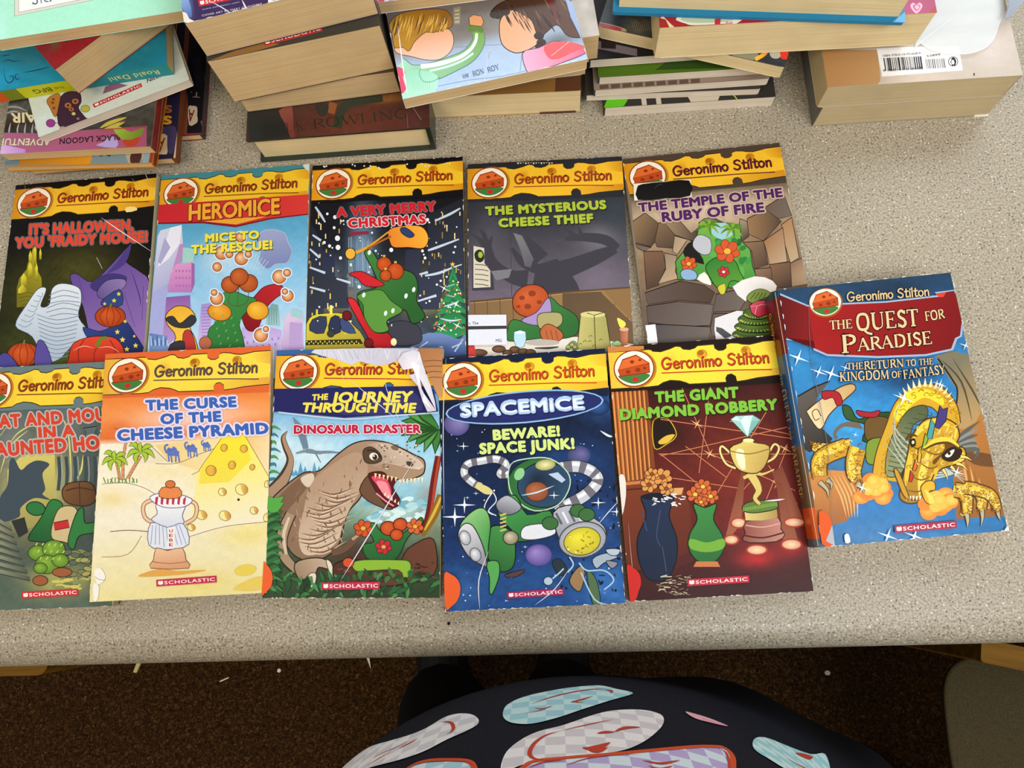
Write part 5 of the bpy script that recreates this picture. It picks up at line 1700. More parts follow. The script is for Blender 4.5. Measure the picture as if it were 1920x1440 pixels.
# ---- orange sky, desert, holed pyramid
def cover_pyramid():
    root, c, A = book('curse', 'storybook', 'cream and orange paperback with blue lettering, palm trees and a holed yellow pyramid', 'book', ROW_FRONT, back='f0ead8', pages='pages_cream')
    A.frame(165, 640, .3472)
    A.wash([(0, 'e0713a'), (.2, 'e8823c'), (.28, 'f0984c'), (.36, 'e07434'), (.385, 'f0e0c0'), (.5, 'f2ead2'), (.7, 'efe8d0'), (1, 'ecdf9c')],
           [(560, 410, 260, 60, 'f2d0c0', .9), (700, 700, 120, 80, 'f2e23c', .9), (900, 1000, 160, 100, 'f0e6a0', .7), (860, 1050, 180, 60, 'ecd870', .6), (600, 1300, 200, 70, 'e8d26a', .6), (150, 850, 120, 50, 'e8d078', .7),
            (230, 800, 60, 120, 'f4ecd8', .5), (620, 570, 140, 60, 'ecca84', .7), (420, 700, 200, 60, 'f0dca0', .6), (850, 830, 110, 80, 'f0ece0', .6), (300, 1200, 240, 100, 'ece0b0', .5), (150, 470, 90, 60, 'd8602c', .6)], .05)
    A.poly([(70, 555), (330, 545), (430, 640), (370, 660), (200, 660), (70, 640)], 'f2ecdc', 0, ('e6d8b8', (70, 560), (400, 640)))
    A.poly([(360, 560), (720, 520), (600, 700), (480, 660), (430, 640)], 'e9cb80', 0, ('f0dca8', (400, 570), (650, 560)))
    A.poly([(840, 500), (1010, 500), (985, 760)], 'ecc070', 0, ('f4e4c0', (860, 520), (980, 620)))
    A.poly([(720, 520), (845, 505), (985, 740), (965, 975), (740, 1000), (530, 1060), (600, 690)], 'f4e640', 0, ('f2ead0', (740, 620), (760, 920)))
    A.poly([(720, 520), (845, 505), (880, 640), (760, 760), (600, 770), (610, 690)], 'f2e134', 0, ('f0da50', (720, 540), (700, 760)))
    for pts in ([(720, 525), (610, 680), (600, 700), (560, 720)], [(845, 505), (985, 745)], [(530, 1060), (740, 1000), (965, 975)], [(330, 555), (430, 650)], [(365, 660), (480, 658), (600, 610), (680, 580)], [(140, 470), (200, 475)], [(75, 770), (200, 765), (300, 790), (370, 830)], [(75, 1165), (215, 1150), (290, 1050)]):
        A.line(pts, 3, '7a5a34', 4)
    A.line([(120, 1028), (220, 1020), (330, 1028)], 4, '4a3038', 3)
    for x, y, rx, ry, f in ((735, 575, 18, 20, 1), (842, 580, 20, 20, 1), (665, 698, 28, 28, 1), (778, 668, 20, 22, 1), (888, 680, 14, 16, 1), (726, 813, 22, 20, 0), (830, 800, 34, 30, 0), (614, 938, 30, 24, 0), (740, 942, 32, 26, 0), (897, 914, 22, 20, 0), (558, 1005, 22, 18, 0), (968, 770, 14, 20, 0), (965, 950, 16, 24, 0)):
        A.disc(x, y, rx, ry, 'f2e8a0' if not f else 'e8b43c', 3, '7a5420', 20)
        A.poly([(x - rx * .2, y - ry * .9), (x + rx * .8, y - ry * .5), (x + rx * .9, y + ry * .3), (x + rx * .3, y + ry * .85)], 'c8862c', 2, ('e8c464', (x + rx, y), (x - rx * .2, y)))
    A.ell(813, 855, 7, 7, '2c2420')
    # palms
    for pts, w in (([(205, 545), (190, 640), (190, 750)], 12), ([(150, 640), (165, 700), (172, 750)], 12), ([(285, 620), (260, 660), (215, 740)], 14)):
        A.line(pts, w + 4, '5c3418', 4)
        A.line(pts, w, 'd8986c', 4)
        for k in range(7):
            a, b = pts[0], pts[-1]
            A.line([(a[0] + (b[0] - a[0]) * k / 7 - 6, a[1] + (b[1] - a[1]) * k / 7), (a[0] + (b[0] - a[0]) * k / 7 + 6, a[1] + (b[1] - a[1]) * k / 7 + 4)], 2.5, '8a5434')
    for cx, cy, s in ((145, 640, 1.0), (285, 600, 1.1)):
        for dx, dy, mx, my in ((-60, -30, -30, -40), (-70, 30, -40, -5), (-20, 60, -25, 20), (60, -30, 30, -30), (70, 30, 40, -5), (20, 50, 25, 15), (0, -50, -5, -30)):
            A.line([(cx, cy), (cx + mx * s, cy + my * s), (cx + dx * s, cy + dy * s)], [10, 30, 3], '3c5c18', 4)
            A.line([(cx, cy), (cx + mx * s, cy + my * s), (cx + dx * s, cy + dy * s)], [6, 22, 1], 'a9c43c', 4)
    for k in range(14):
        x = 95 + 13 * k
        A.line([(x, 765), (x + (k % 3 - 1) * 12, 735 + (k % 2) * 8)], 5, '5a8a2c')
    # small blue camels
    for x, y, s in ((458, 605, 1.0), (560, 585, .85), (640, 565, .62)):
        for pts, w in (([(-30, 0), (-20, -26), (-8, -8), (6, -30), (20, -8), (34, -2)], 16), ([(-30, 0), (-42, -20), (-40, -42), (-24, -46)], 10), ([(-24, 0), (-20, 46)], 8), ([(-10, 6), (-4, 50)], 8), ([(18, 6), (16, 46)], 8), ([(30, 4), (36, 46)], 8), ([(-28, 0), (30, 2)], 26)):
            A.line([(x + a * s, y + b * s) for a, b in pts], w * s, '5f74bc', 3)
    # plain stand-in: striped jar with a red-banded collar and an orange lid
    for s_ in (-1, 1):
        A.line([(443 + s_ * 75, 850), (443 + s_ * 140, 880), (443 + s_ * 135, 950), (443 + s_ * 80, 985)], 22, '7a4c34', 4)
        A.line([(443 + s_ * 75, 850), (443 + s_ * 140, 880), (443 + s_ * 135, 950), (443 + s_ * 80, 985)], 15, 'ecc4a0', 4)
    A.shape([(370, 880), (450, 895), (525, 880), (510, 940), (515, 985), (430, 1005), (345, 965), (375, 930)], 'eef0f4', 4, '5a5a78', 4, ('d4d8ea', (430, 890), (430, 1000)))
    A.shape([(340, 980), (430, 1005), (515, 985), (545, 1095), (430, 1125), (330, 1100)], 'dfe4f0', 4, '5a5a78', 3)
    for k in range(9):
        A.line([(350 + 18 * k, 992 + (6 if 2 < k < 7 else 0)), (340 + 24 * k, 1098 + (14 if 2 < k < 6 else 0))], 4, '8c9ccc')
    A.poly([(432, 1005), (470, 1000), (468, 1112), (430, 1116)], 'f4ece8')
    for k, ch in enumerate('UEBE'):
        A.text(ch, (440, 1032 + 25 * k), (459, 1031 + 25 * k), 17, 'b4283c', .02)
    A.shape([(335, 840), (430, 815), (560, 850), (530, 890), (450, 900), (380, 885)], 'f0eef4', 4, '6a4c84', 3)
    for k in range(6):
        x = 365 + 30 * k
        A.poly([(x, 842 - 10 * math.sin(k)), (x + 16, 838), (x + 10, 884), (x - 2, 878)], 'b8344c')
    A.shape([(385, 838), (400, 790), (490, 790), (505, 838), (445, 850)], 'e4894c', 4, '6a3418', 2)
    A.disc(445, 772, 26, 20, 'd4743c', 4, '6a3418')
    A.shape([(370, 1115), (430, 1130), (510, 1115), (530, 1180), (545, 1225), (340, 1225), (355, 1180)], 'ecc4a0', 4, '7a4c34', 2, ('d89c74', (400, 1110), (420, 1225)))
    A.line([(350, 1190), (440, 1200), (535, 1190)], 6, 'b87850', 3)
    A.poly([(270, 1270), (380, 1230), (480, 1240), (640, 1235), (500, 1260)], 'e3a54c', 3)
    A.ell(850, 1235, 60, 30, 'e6cf58', -8)
    A.poly([(780, 1340), (860, 1290), (940, 1270), (935, 1340)], 'e8cc60', 2)
    banner(A, 'dc6430', cheese='f2d448', dark='dfa53a', ink='5c4a48')
    for s, p0, p1, h in (('THE CURSE', (317, 372), (800, 352), 54), ('OF THE', (398, 446), (718, 430), 54), ('CHEESE PYRAMID', (165, 536), (974, 496), 58)):
        A.text(s, p0, p1, h, '3a63b4', .055, 1.1, halo='e6d8ec', hw=.16, shadow='28407c', sh=(2, 4))
    publisher(A, (372, 1324), (697, 1301), 36, 'c4244c')
    for pts in ([(35, 1240), (70, 1225), (95, 1270), (80, 1300), (50, 1310)], [(32, 1310), (60, 1320), (55, 1390), (32, 1400)]):
        A.poly(pts, 'f6f3ea', 3)
    A.line([(40, 1270), (60, 1285), (95, 1290)], 4, 'b9b09c', 3)
    finish(root, c, A, 22)


# ---- dinosaur
def cover_dinosaur():
    root, c, A = book('journey', 'storybook', 'paperback with a big brown dinosaur and a torn-off top right corner', 'book', ROW_FRONT, back='3c5a3c', pages='pages_cream')
    A.frame(480, 640, .3472)
    A.wash([(0, '4c78b4'), (.25, '7cb4dc'), (.4, 'a0d0ea'), (.55, 'a8d4e4'), (.7, '7c9c84'), (.85, '3c4a34'), (1, '2c4028')],
           [(300, 620, 140, 100, 'd8ecf2', .8), (140, 570, 60, 90, 'e4f2f4', .6), (820, 860, 120, 90, '7cc0dc', .7), (860, 560, 80, 100, '8ccae6', .6), (740, 920, 120, 60, 'd0e6e0', .6), (560, 1160, 180, 140, '4a2c24', .9), (930, 900, 60, 140, '9c6c34', .6), (120, 1150, 80, 200, '2c5c34', .8)], .14)
    r = random.Random(6)
    for k in range(9):
        A.poly([(150 + 25 * k, 720), (165 + 25 * k, 650 + 22 * (k % 3)), (185 + 25 * k, 730)], '5c9cc0')
    for _ in range(50):
        A.ell(r.uniform(600, 960), r.uniform(840, 980), 34, 14, r.choice(['8cc4d4', 'b4dce0', '74b0c4', 'd4ecec']), r.uniform(-30, 30), 10)
    # leaves top right, left fringe
    for k in range(9):
        a = math.radians(95 + 17 * k)
        x, y = 985, 470
        A.line([(x, y), (x + 110 * math.cos(a), y + 62 * math.sin(a) - 16), (x + 210 * math.cos(a), y + 140 * math.sin(a))], [16, 60, 3], '1f4a1c', 4)
        A.line([(x, y), (x + 110 * math.cos(a), y + 62 * math.sin(a) - 20), (x + 200 * math.cos(a), y + 130 * math.sin(a))], [8, 42, 2], '55964a' if k % 2 else '3c7c38', 4)
    for k in range(8):
        A.line([(60, 470 + 40 * k), (100, 462 + 40 * k), (136 - (k % 3) * 14, 480 + 40 * k)], [18, 16, 2], '3c7c8c' if k % 2 else '4c9454', 3)
    # red trunk and yellow root
    A.line([(985, 620), (960, 760), (935, 920), (900, 1040)], [34, 36, 34, 30], '6a1c18', 4)
    A.line([(990, 620), (968, 760), (945, 920), (910, 1030)], [12, 14, 12, 8], 'b4402c', 4)
    A.line([(1000, 830), (960, 940), (900, 1050)], [40, 44, 20], '8a6418', 4)
    A.line([(1000, 840), (960, 930), (910, 1020)], [12, 16, 8], 'd8b040', 4)
    # flying reptile
    A.line([(200, 410), (240, 480), (270, 580)], [4, 40, 30], '6c8498', 4)
    A.line([(215, 605), (290, 590), (350, 610)], [8, 20, 6], '7c90a0', 4)
    A.line([(270, 590), (330, 600), (400, 598), (470, 604)], [26, 18, 14, 4], '74889c', 4)
    A.line([(320, 600), (350, 655)], [10, 4], '6c7c8c')
    # dinosaur: tail, back, body, neck, head
    br, dk, lt = '8b6e58', '4a3326', 'c8ad92'
    A.line([(170, 485), (148, 520), (160, 570), (185, 640), (160, 720), (110, 800), (60, 860)], [4, 26, 34, 40, 60, 90, 120], dk, 5)
    A.line([(170, 487), (150, 520), (164, 570), (190, 640), (166, 720), (120, 790), (70, 850)], [2, 16, 22, 26, 40, 64, 90], 'a88a70', 5)
    body = [(70, 880), (160, 780), (260, 710), (340, 700), (430, 620), (520, 555), (610, 535), (700, 545), (770, 570), (850, 610), (905, 640), (912, 690), (890, 725), (800, 750), (720, 735), (650, 710), (610, 720), (590, 780), (560, 850), (500, 920), (470, 1010), (450, 1090), (400, 1150), (300, 1190), (200, 1150), (150, 1060), (120, 960)]
    A.shape(body, br, 7, '2e2018', 4, ('a98a70', (200, 1150), (700, 560)))
    A.poly([(300, 760), (420, 660), (530, 600), (600, 640), (590, 760), (520, 880), (470, 990), (440, 1080), (360, 1140), (260, 1150), (230, 1050), (260, 900)], 'b2937a', 4, ('d4bda4', (300, 800), (420, 1080)))
    A.poly([(160, 800), (260, 720), (330, 710), (270, 800), (200, 880), (140, 940), (90, 890)], '7a5e48', 4)
    A.poly([(240, 740), (300, 712), (315, 740), (280, 790)], 'd8c8b4', 3)
    for k in range(15):
        t = k / 14
        x0, y0 = 330 - 90 * t + 40 * math.sin(k), 800 + 330 * t
        A.line([(x0, y0), (x0 + 90, y0 + 26 - 20 * t), (x0 + 200 + 20 * t, y0 - 10 - 50 * t)], 8, '7c5c46', 4, True)
        A.line([(x0 + 10, y0 + 10), (x0 + 90, y0 + 36 - 20 * t), (x0 + 190 + 20 * t, y0 - 2 - 50 * t)], 6, 'e0ccb6', 4, True)
    for _ in range(150):
        x, y = r.uniform(180, 640), r.uniform(560, 1120)
        if y < max(600, 740 - .8 * max(0, x - 320)) + 30 or x > 540 + (800 - y) * .3 or x < 200 and y > 900:
            continue
        A.line([(x, y), (x + r.uniform(-16, 16), y + r.uniform(12, 34))], r.uniform(3, 7), r.choice(['6c503c', 'ae927a', '7a5e48', 'c0a48c', '8a6c54']))
    # head shading, jaw, mouth
    A.poly([(600, 560), (700, 548), (780, 580), (880, 640), (905, 680), (850, 690), (760, 670), (690, 660), (640, 680), (600, 640)], 'a48a76', 4, ('d0bca8', (620, 640), (760, 570)))
    for _ in range(60):
        A.ell(r.uniform(650, 890), r.uniform(560, 690), r.uniform(3, 8), r.uniform(3, 6), r.choice(['e2d4c6', '6c5444', 'c4ae9a', '8a705c']), n=8)
    A.shape([(610, 715), (680, 705), (720, 735), (760, 745), (740, 790), (775, 850), (770, 885), (730, 900), (680, 870), (640, 810), (615, 760)], '5c141c', 6, '2e2018', 3)
    A.poly([(625, 730), (690, 735), (720, 770), (730, 820), (690, 810), (650, 770)], 'd84c64', 3)
    A.poly([(650, 760), (700, 760), (720, 800), (735, 850), (700, 840)], 'f0909c', 3)
    A.shape([(560, 800), (600, 730), (620, 760), (660, 830), (700, 880), (740, 905), (700, 905), (640, 880), (590, 850)], '6c4c38', 5, '2e2018', 3)
    A.line([(650, 820), (700, 862), (745, 890)], 8, 'f0909c', 3)
    for k in range(7):
        x, y = 770 + 20 * k, 742 + (3 - k) * 2
        A.poly([(x, y), (x + 16, y - 3), (x + 8, y + 34 - (k % 2) * 8)], 'efe0bc')
    for k in range(6):
        x, y = 640 + 22 * k, 712 + 4 * k
        A.poly([(x, y), (x + 14, y + 3), (x + 4, y + 30)], 'efd6a4')
    for k in range(5):
        x, y = 690 + 18 * k, 830 + 12 * k
        A.poly([(x, y), (x + 12, y + 8), (x + 12, y - 16)], 'f2e6cc')
    A.shape([(580, 590), (620, 570), (665, 600), (680, 640), (640, 660), (590, 650)], '54402f', 4, '2e2018', 4)
    A.ell(637, 622, 24, 20, 'e8e0d4', 10)
    A.ell(643, 626, 13, 15, '2a241e')
    A.ell(638, 620, 4, 4, 'ffffff')
    A.line([(600, 590), (640, 592), (680, 630)], 9, '33241a', 4)
    A.ell(832, 662, 20, 13, '4c3a2e', 20)
    A.ell(750, 576, 22, 12, '7c6452', 20)
    # arms and claws
    A.line([(190, 930), (140, 1050), (150, 1160), (220, 1240)], [60, 70, 60, 50], '2e2018', 5)
    A.line([(190, 930), (142, 1050), (154, 1160), (222, 1236)], [48, 56, 48, 40], 'a88c72', 5)
    A.line([(180, 950), (150, 1050), (164, 1150)], [12, 18, 10], 'd8c4ac', 4)
    A.shape([(210, 1200), (300, 1170), (380, 1180), (400, 1230), (340, 1220), (320, 1260), (280, 1280), (230, 1280)], '9c8068', 6, '2e2018', 3, ('c4ac94', (230, 1270), (360, 1180)))
    A.shape([(380, 1180), (410, 1200), (425, 1280), (395, 1240)], 'e6dac8', 4, '4a3a2c', 3)
    A.shape([(285, 1260), (325, 1255), (320, 1310), (295, 1335)], 'e6dac8', 4, '4a3a2c', 3)
    A.line([(410, 1140), (480, 1120), (560, 1050), (600, 1010)], [40, 34, 26, 6], '6c4c3c', 4)
    A.line([(520, 1070), (560, 1040), (570, 1010)], [16, 12, 4], 'b89a84', 3)
    # log and bark
    A.shape([(430, 1200), (560, 1180), (760, 1200), (820, 1120), (940, 1060), (975, 1130), (960, 1260), (800, 1310), (560, 1330), (430, 1290)], '4c2c22', 5, '20120e', 3, ('6a4030', (500, 1190), (850, 1280)))
    for _ in range(60):
        x, y = r.uniform(440, 950), r.uniform(1190, 1300)
        A.line([(x, y), (x + r.uniform(14, 40), y + r.uniform(-8, 8))], 5, r.choice(['2a1610', '7c5040', '3c2018']))
    # plain stand-ins on the log: green leaf bundle, red ribbon, orange fruit, lime leaf, pale pods
    A.shape([(590, 1000), (640, 980), (680, 1030), (780, 1040), (840, 1000), (890, 950), (900, 985), (820, 1060), (770, 1160), (700, 1200), (600, 1170), (580, 1100), (640, 1080)], '2f7c3c', 5, '12300f', 3, ('1f5c2c', (640, 1000), (700, 1190)))
    A.shape([(520, 1200), (580, 1180), (760, 1180), (830, 1190), (835, 1250), (800, 1290), (770, 1235), (600, 1240), (540, 1240)], '8cb838', 5, '2c400f', 3)
    for x, y, q in ((715, 1010, 42), (780, 990, 38), (760, 1045, 34)):
        A.disc(x, y, q, q * .9, 'd8602c', 5, '401408', 0, rim='bc481c')
    bloom(A, 580, 1010, 50)
    bloom(A, 690, 1110, 44, 'c4283c')
    bloom(A, 860, 1000, 46, 'd86434')
    A.disc(500, 1195, 30, 26, 'd8502c', 4, '401408')
    # lower foliage
    for _ in range(120):
        x, y = r.uniform(30, 980), r.uniform(1260, 1390)
        if 120 < x < 420 and y < 1290:
            continue
        L = r.uniform(40, 100)
        a = r.uniform(-2.6, -.5)
        A.line([(x, y), (x + L * .5 * math.cos(a), y + L * .4 * math.sin(a)), (x + L * math.cos(a), y + L * .9 * math.sin(a) + 14)], [6, 22, 2], r.choice(['1f4a2a', '2c6434', '163a20', '3c7c40', '4c8c54', '245030']), 3)
    for k in range(26):
        y = 900 + 15 * k
        A.line([(50, y + 30), (90 + (k % 4) * 14, y), (150 - (k % 5) * 10, y + 24)], [14, 18, 2], ['2f6c38', '3f8448', '224e2a'][k % 3], 3)
    for x, y in ((90, 900), (120, 870)):
        A.line([(60, y - 20), (100, y), (150, y - 30)], [30, 50, 6], '55a848', 4)
    banner(A, '33619c', cheese='f2cc34', dark='e0a428', ink='b03a2c')
    A.poly([(100, 258), (890, 242), (960, 262), (985, 380), (720, 398), (480, 414), (124, 380), (100, 384)], '23235e')
    A.line([(124, 384), (480, 420), (720, 404), (985, 386)], 7, 'c4d4ea', 3)
    A.poly([(420, 380), (600, 400), (900, 370), (860, 280), (760, 300)], '34346c', 2)
    A.text('THE', (305, 320), (388, 315), 32, 'ecdb54', .045, 1.05, .15)
    A.text('JOURNEY', (410, 332), (838, 326), 56, 'ecdb54', .045, 1.05, .18)
    A.text('THROUGH TIME', (250, 382), (858, 384), 50, 'ecdb54', .045, 1.05, .18)
    A.text('DINOSAUR DISASTER', (210, 498), (890, 494), 44, 'b91f40', .05, 1.06, halo='f0d4dc', hw=.1)
    publisher(A, (358, 1342), (670, 1338), 40, 'c22c50')
    # scuffed head of the cover
    A.poly([(320, 45), (880, 40), (880, 70), (820, 110), (780, 100), (720, 125), (640, 130), (560, 110), (520, 130), (440, 100), (360, 80)], 'd4d4e2', 2, ('c0bccc', (330, 50), (860, 80)))
    for k in range(18):
        x = 360 + 28 * k
        A.line([(x, 48), (x + r.uniform(-30, 30), 100)], 3, r.choice(['b4b4c8', 'e6e6f0', '9ca4c0']))
    for pts, w in (([(500, 200), (640, 320), (760, 420)], 4), ([(700, 200), (720, 300), (860, 620)], 3), ([(460, 1290), (560, 1130), (700, 900), (880, 600)], 7), ([(440, 60), (480, 230)], 3)):
        A.crease(pts, w, 'dcdce6')
    finish(root, c, A, 23, n=44)
    # torn back corner: the brown page beneath and the curled white paper
    s = MB()
    B = Art(s, BOOKS['journey'][5], BOOKS['journey'][2], BOOKS['journey'][3], BOOKS['journey'][4] + .0016).frame(480, 640, .3472)
    B.poly([(876, 40), (1012, 40), (1010, 300), (985, 300), (940, 200), (890, 100)], 'a66f42', 0, ('c48c5c', (890, 60), (1000, 260)))
    for k in range(4):
        B.line([(905 + 10 * k, 110 + 30 * k), (960, 105 + 30 * k), (1005, 108 + 30 * k)], 4, '744628')
    s.build('inner_page', 'printed_matte', root)
    s = MB()
    B = Art(s, BOOKS['journey'][5], BOOKS['journey'][2], BOOKS['journey'][3], BOOKS['journey'][4] + .0024).frame(480, 640, .3472)
    bump = lambda x, y, z: (x, y, z + .0022 * max(0, math.sin((x + y * .6) * 210)))
    B.place = bump
    tp = [(770, 110), (800, 70), (850, 50), (885, 60), (905, 130), (925, 190), (945, 240), (970, 330), (978, 380), (930, 385), (905, 330), (880, 250), (885, 170), (830, 190), (800, 160)]
    for k in range(len(tp)):
        B.poly([(860 + 40 * (k > 8), 150 + 120 * (k > 8)), tp[k - 1], tp[k]], 'e9e6ec', 0, ('cfcad8', (860, 100), tp[k]))
    B.poly([(840, 120), (885, 110), (890, 240), (950, 370), (905, 330), (870, 200)], 'f2f0f4')
    s.build('torn_paper', 'printed_matte', root)
    round_sticker(root, 'journey', (480, 640, .3472), [(36, 1195), (66, 1210), (88, 1245), (94, 1285), (84, 1325), (56, 1355), (30, 1362)], 'f0602a')


# ---- outer space
def cover_space():
    root, c, A = book('space', 'storybook', 'dark blue outer-space paperback with an oval title badge and a grey hose machine', 'book', ROW_FRONT, back='15305a', pages='pages_cream', spine_col='c8c4c8')
    A.frame(815, 640, .361)
    A.wash([(0, '0c1830'), (.3, '0d1a34'), (.5, '0e2244'), (.75, '123062'), (1, '1c4a8c')],
           [(900, 330, 120, 80, '2c4c84', .8), (700, 640, 220, 120, '1f4480', .7), (860, 950, 100, 120, '2c5ca4', .6), (500, 1250, 360, 120, '24508c', .8), (120, 760, 160, 160, '132a54', .6), (900, 1280, 140, 140, '3c7cc8', .6), (130, 1300, 120, 100, '3c6cac', .5)], .3)
    r = random.Random(8)
    for _ in range(90):
        q = r.uniform(2, 5)
        A.ell(r.uniform(40, 980), r.uniform(440, 1380), q, q, r.choice(['c8d8ee', 'ffffff', '8cacd8']), n=8)
    for _ in range(60):
        A.ell(r.uniform(640, 960), r.uniform(700, 1300), r.uniform(4, 20), r.uniform(3, 8), '0a1428', r.uniform(0, 180), 8)
    A.ell(115, 430, 66, 60, '8c80b8', rim='4c4a84', off=(.3, -.3))
    A.ell(750, 592, 60, 50, '6c669c', rim='34406c', off=(.3, -.2))
    A.ell(540, 1110, 68, 56, '9c88cc', rim='5c4c94', off=(-.3, -.3))
    A.ell(850, 340, 60, 44, '2c5c9c', rim='14284c')
    for x, y, s in ((105, 912, 70), (155, 850, 60), (150, 545, 30), (850, 838, 40), (945, 885, 36), (215, 790, 16), (170, 812, 14), (470, 1068, 14)):
        A.sparkle(x, y, s, 'e6eef8')
    # striped hose, left and right

    def hose(pts, w, n):
        q = smooth_pts(pts, 8, False)
        A.line(q, w + 8, '20242c')
        A.line(q, w, 'c2c6d0')
        A.line([(x, y - w * .2) for x, y in q], w * .3, 'eceef2')
        for k in range(n):
            i = int((k + .5) * (len(q) - 4) / n)
            A.line(q[i:i + 4], w, '6c6a74')
    hose([(385, 690), (340, 690), (370, 640), (320, 612), (240, 622), (170, 640), (155, 690), (200, 735), (240, 755)], 38, 8)
    hose([(640, 660), (740, 650), (820, 680), (845, 730), (780, 800), (690, 850), (640, 890)], 58, 7)
    A.line([(215, 745), (270, 775), (300, 785)], [30, 40, 16], 'd8cc88', 4)
    for pts in ([(300, 785), (270, 830), (260, 870), (300, 900)], [(305, 785), (320, 830), (280, 880), (320, 905)]):
        A.line(pts, 5, 'dfe6f0', 4)
    # round glass capsule with a green rim
    A.disc(540, 745, 165, 140, '3a7c44', 6, '10240f', -8, rim='2a6436')
    A.disc(570, 745, 140, 118, '1a2438', 6, '10240f', -8, rim='2c4a68')
    A.disc(530, 780, 60, 50, 'b06a44', 3, '3a2010', 0, rim='8c4a2c')
    A.line([(450, 800), (530, 785), (620, 750)], 8, 'c4dcf0', 3, True)
    A.sparkle(620, 800, 30, 'e6eef8')
    A.ell(575, 642, 52, 28, 'ece4a8', -6, rim='9c9c54')
    A.ell(440, 690, 24, 34, '8cc88c', 30)
    A.poly([(590, 690), (640, 680), (680, 720), (660, 735)], 'b8c8e0')
    A.outline([(395, 640), (480, 610), (600, 610), (690, 680), (700, 760), (640, 850), (520, 880), (420, 820), (385, 740)], 6, 'bcd4c4', 4)
    # green and white bundle beneath
    A.shape([(330, 830), (420, 800), (480, 900), (600, 880), (620, 990), (560, 1020), (430, 1040), (400, 980), (340, 920)], '44964c', 6, '10240f', 3, ('2c7038', (400, 850), (480, 1040)))
    A.shape([(470, 960), (600, 950), (625, 1000), (520, 1030), (450, 1020)], 'dfe2ea', 5, '3a3c44', 4)
    A.shape([(320, 840), (380, 800), (450, 860), (400, 900), (340, 890)], 'b4b8c4', 5, '2c2e36', 4, ('74767e', (400, 810), (380, 890)))
    A.shape([(300, 960), (400, 990), (420, 1100), (400, 1180), (330, 1190), (260, 1080)], '3f8c44', 6, '10240f', 4, ('2c6434', (380, 1000), (320, 1180)))
    A.disc(395, 1020, 40, 36, 'cfc8b0', 5, '2c2820', rim='8a8068')
    for k in range(5):
        A.line([(340, 905 + 20 * k), (372, 895 + 20 * k)], 8, 'd8c070')
    A.shape([(270, 1150), (330, 1145), (335, 1220), (300, 1310), (285, 1300), (285, 1230)], '58a858', 5, '10240f', 4)
    # saucer-shaped rocket
    A.shape([(130, 960), (200, 880), (260, 870), (290, 940), (280, 1060), (270, 1160), (230, 1150), (150, 1060)], '4c9c50', 6, '1c2c1c', 4, ('8cc47c', (280, 1000), (180, 930)))
    A.shape([(122, 1010), (150, 950), (200, 960), (250, 1060), (272, 1160), (240, 1160), (170, 1110)], 'd6d8de', 6, '2c2e36', 4, ('8c8e98', (150, 960), (240, 1150)))
    A.disc(158, 1020, 28, 38, 'eceef4', 4, '4a4c54', -20, rim='a4a8b4')
    A.disc(212, 1108, 28, 36, 'eceef4', 4, '4a4c54', -20, rim='a4a8b4')
    # vacuum drum with yellow mouth
    A.shape([(615, 890), (720, 850), (800, 900), (880, 960), (885, 1030), (800, 1110), (690, 1110), (650, 1040)], 'b4b8c2', 6, '24262c', 3, ('7c808c', (720, 870), (700, 1090)))
    for k in range(5):
        A.line([(630 + 34 * k, 892 - 6 * k), (660 + 34 * k, 950 - 6 * k)], 12, 'e2e4ea' if k % 2 else '5c5e68')
    A.disc(768, 1030, 124, 92, 'd0d4dc', 6, '3c3e46', -12, rim='9ca0ac')
    A.disc(766, 1038, 96, 72, 'f0e23c', 5, '5c5410', -12, rim='c8bc34')
    for k in range(22):
        x, y = r.uniform(690, 840), r.uniform(985, 1095)
        A.line([(x, y), (x + r.uniform(-22, 22), y + r.uniform(-12, 12))], r.uniform(3, 8), r.choice(['7c7418', 'f8f4a0', '9c9420']))
    for x, y in ((600, 945), (745, 880), (790, 900)):
        A.disc(x, y, 42, 34, '3c6c3c', 4, '10240f')
    # junk
    for pts, col in (([(700, 1240), (750, 1170), (780, 1200), (760, 1290), (730, 1290)], '9c7c54'), ([(790, 1190), (840, 1240), (860, 1360), (820, 1360)], '54704c'), ([(820, 1130), (890, 1100), (950, 1120), (880, 1150), (840, 1180)], 'a4b4c4'), ([(610, 1150), (650, 1130), (690, 1190), (650, 1220)], '24343c'), ([(370, 1210), (470, 1185), (430, 1220), (380, 1225)], '5c3c3c'), ([(890, 1080), (960, 1080), (950, 1110), (910, 1110)], 'b8c4d0'), ([(890, 1140), (950, 1150), (920, 1180)], '8c8c98')):
        A.shape(pts, col, 4, '14202c', 3)
    for pts in ([(760, 1200), (830, 1340), (910, 1370)], [(590, 1250), (640, 1210), (670, 1180)], [(700, 1120), (720, 1160), (690, 1200)], [(750, 1150), (790, 1190), (880, 1190), (930, 1240), (880, 1290)]):
        A.line(pts, 8, 'a8c8e4', 4)
    A.poly([(760, 1130), (900, 1180), (960, 1360), (850, 1390), (660, 1400), (740, 1280)], '2f6cb8', 0, ('1c4a8c', (800, 1180), (760, 1390))) if False else None
    A.disc(590, 1245, 24, 22, 'b4c8dc', 4, '2c3c54')
    banner(A, '101d38', cheese='f2d038', dark='e3aa2c', ink='c0481c')
    A.ell(467, 342, 412, 84, '8cb4dc', -5)
    A.ell(467, 342, 403, 76, '2a2a74', -5, rim='1f2a60')
    A.ell(620, 320, 150, 40, '34409c', -5, rim='28306e')
    A.text('SPACEMiCE', (140, 394), (775, 352), 72, 'a9c4e8', .055, 1.06, halo='1c2050', hw=.05, shadow='14183c', sh=(4, 6))
    A.text('SPACEMiCE', (146, 386), (770, 345), 52, 'dbe8f6', .02, 1.1)
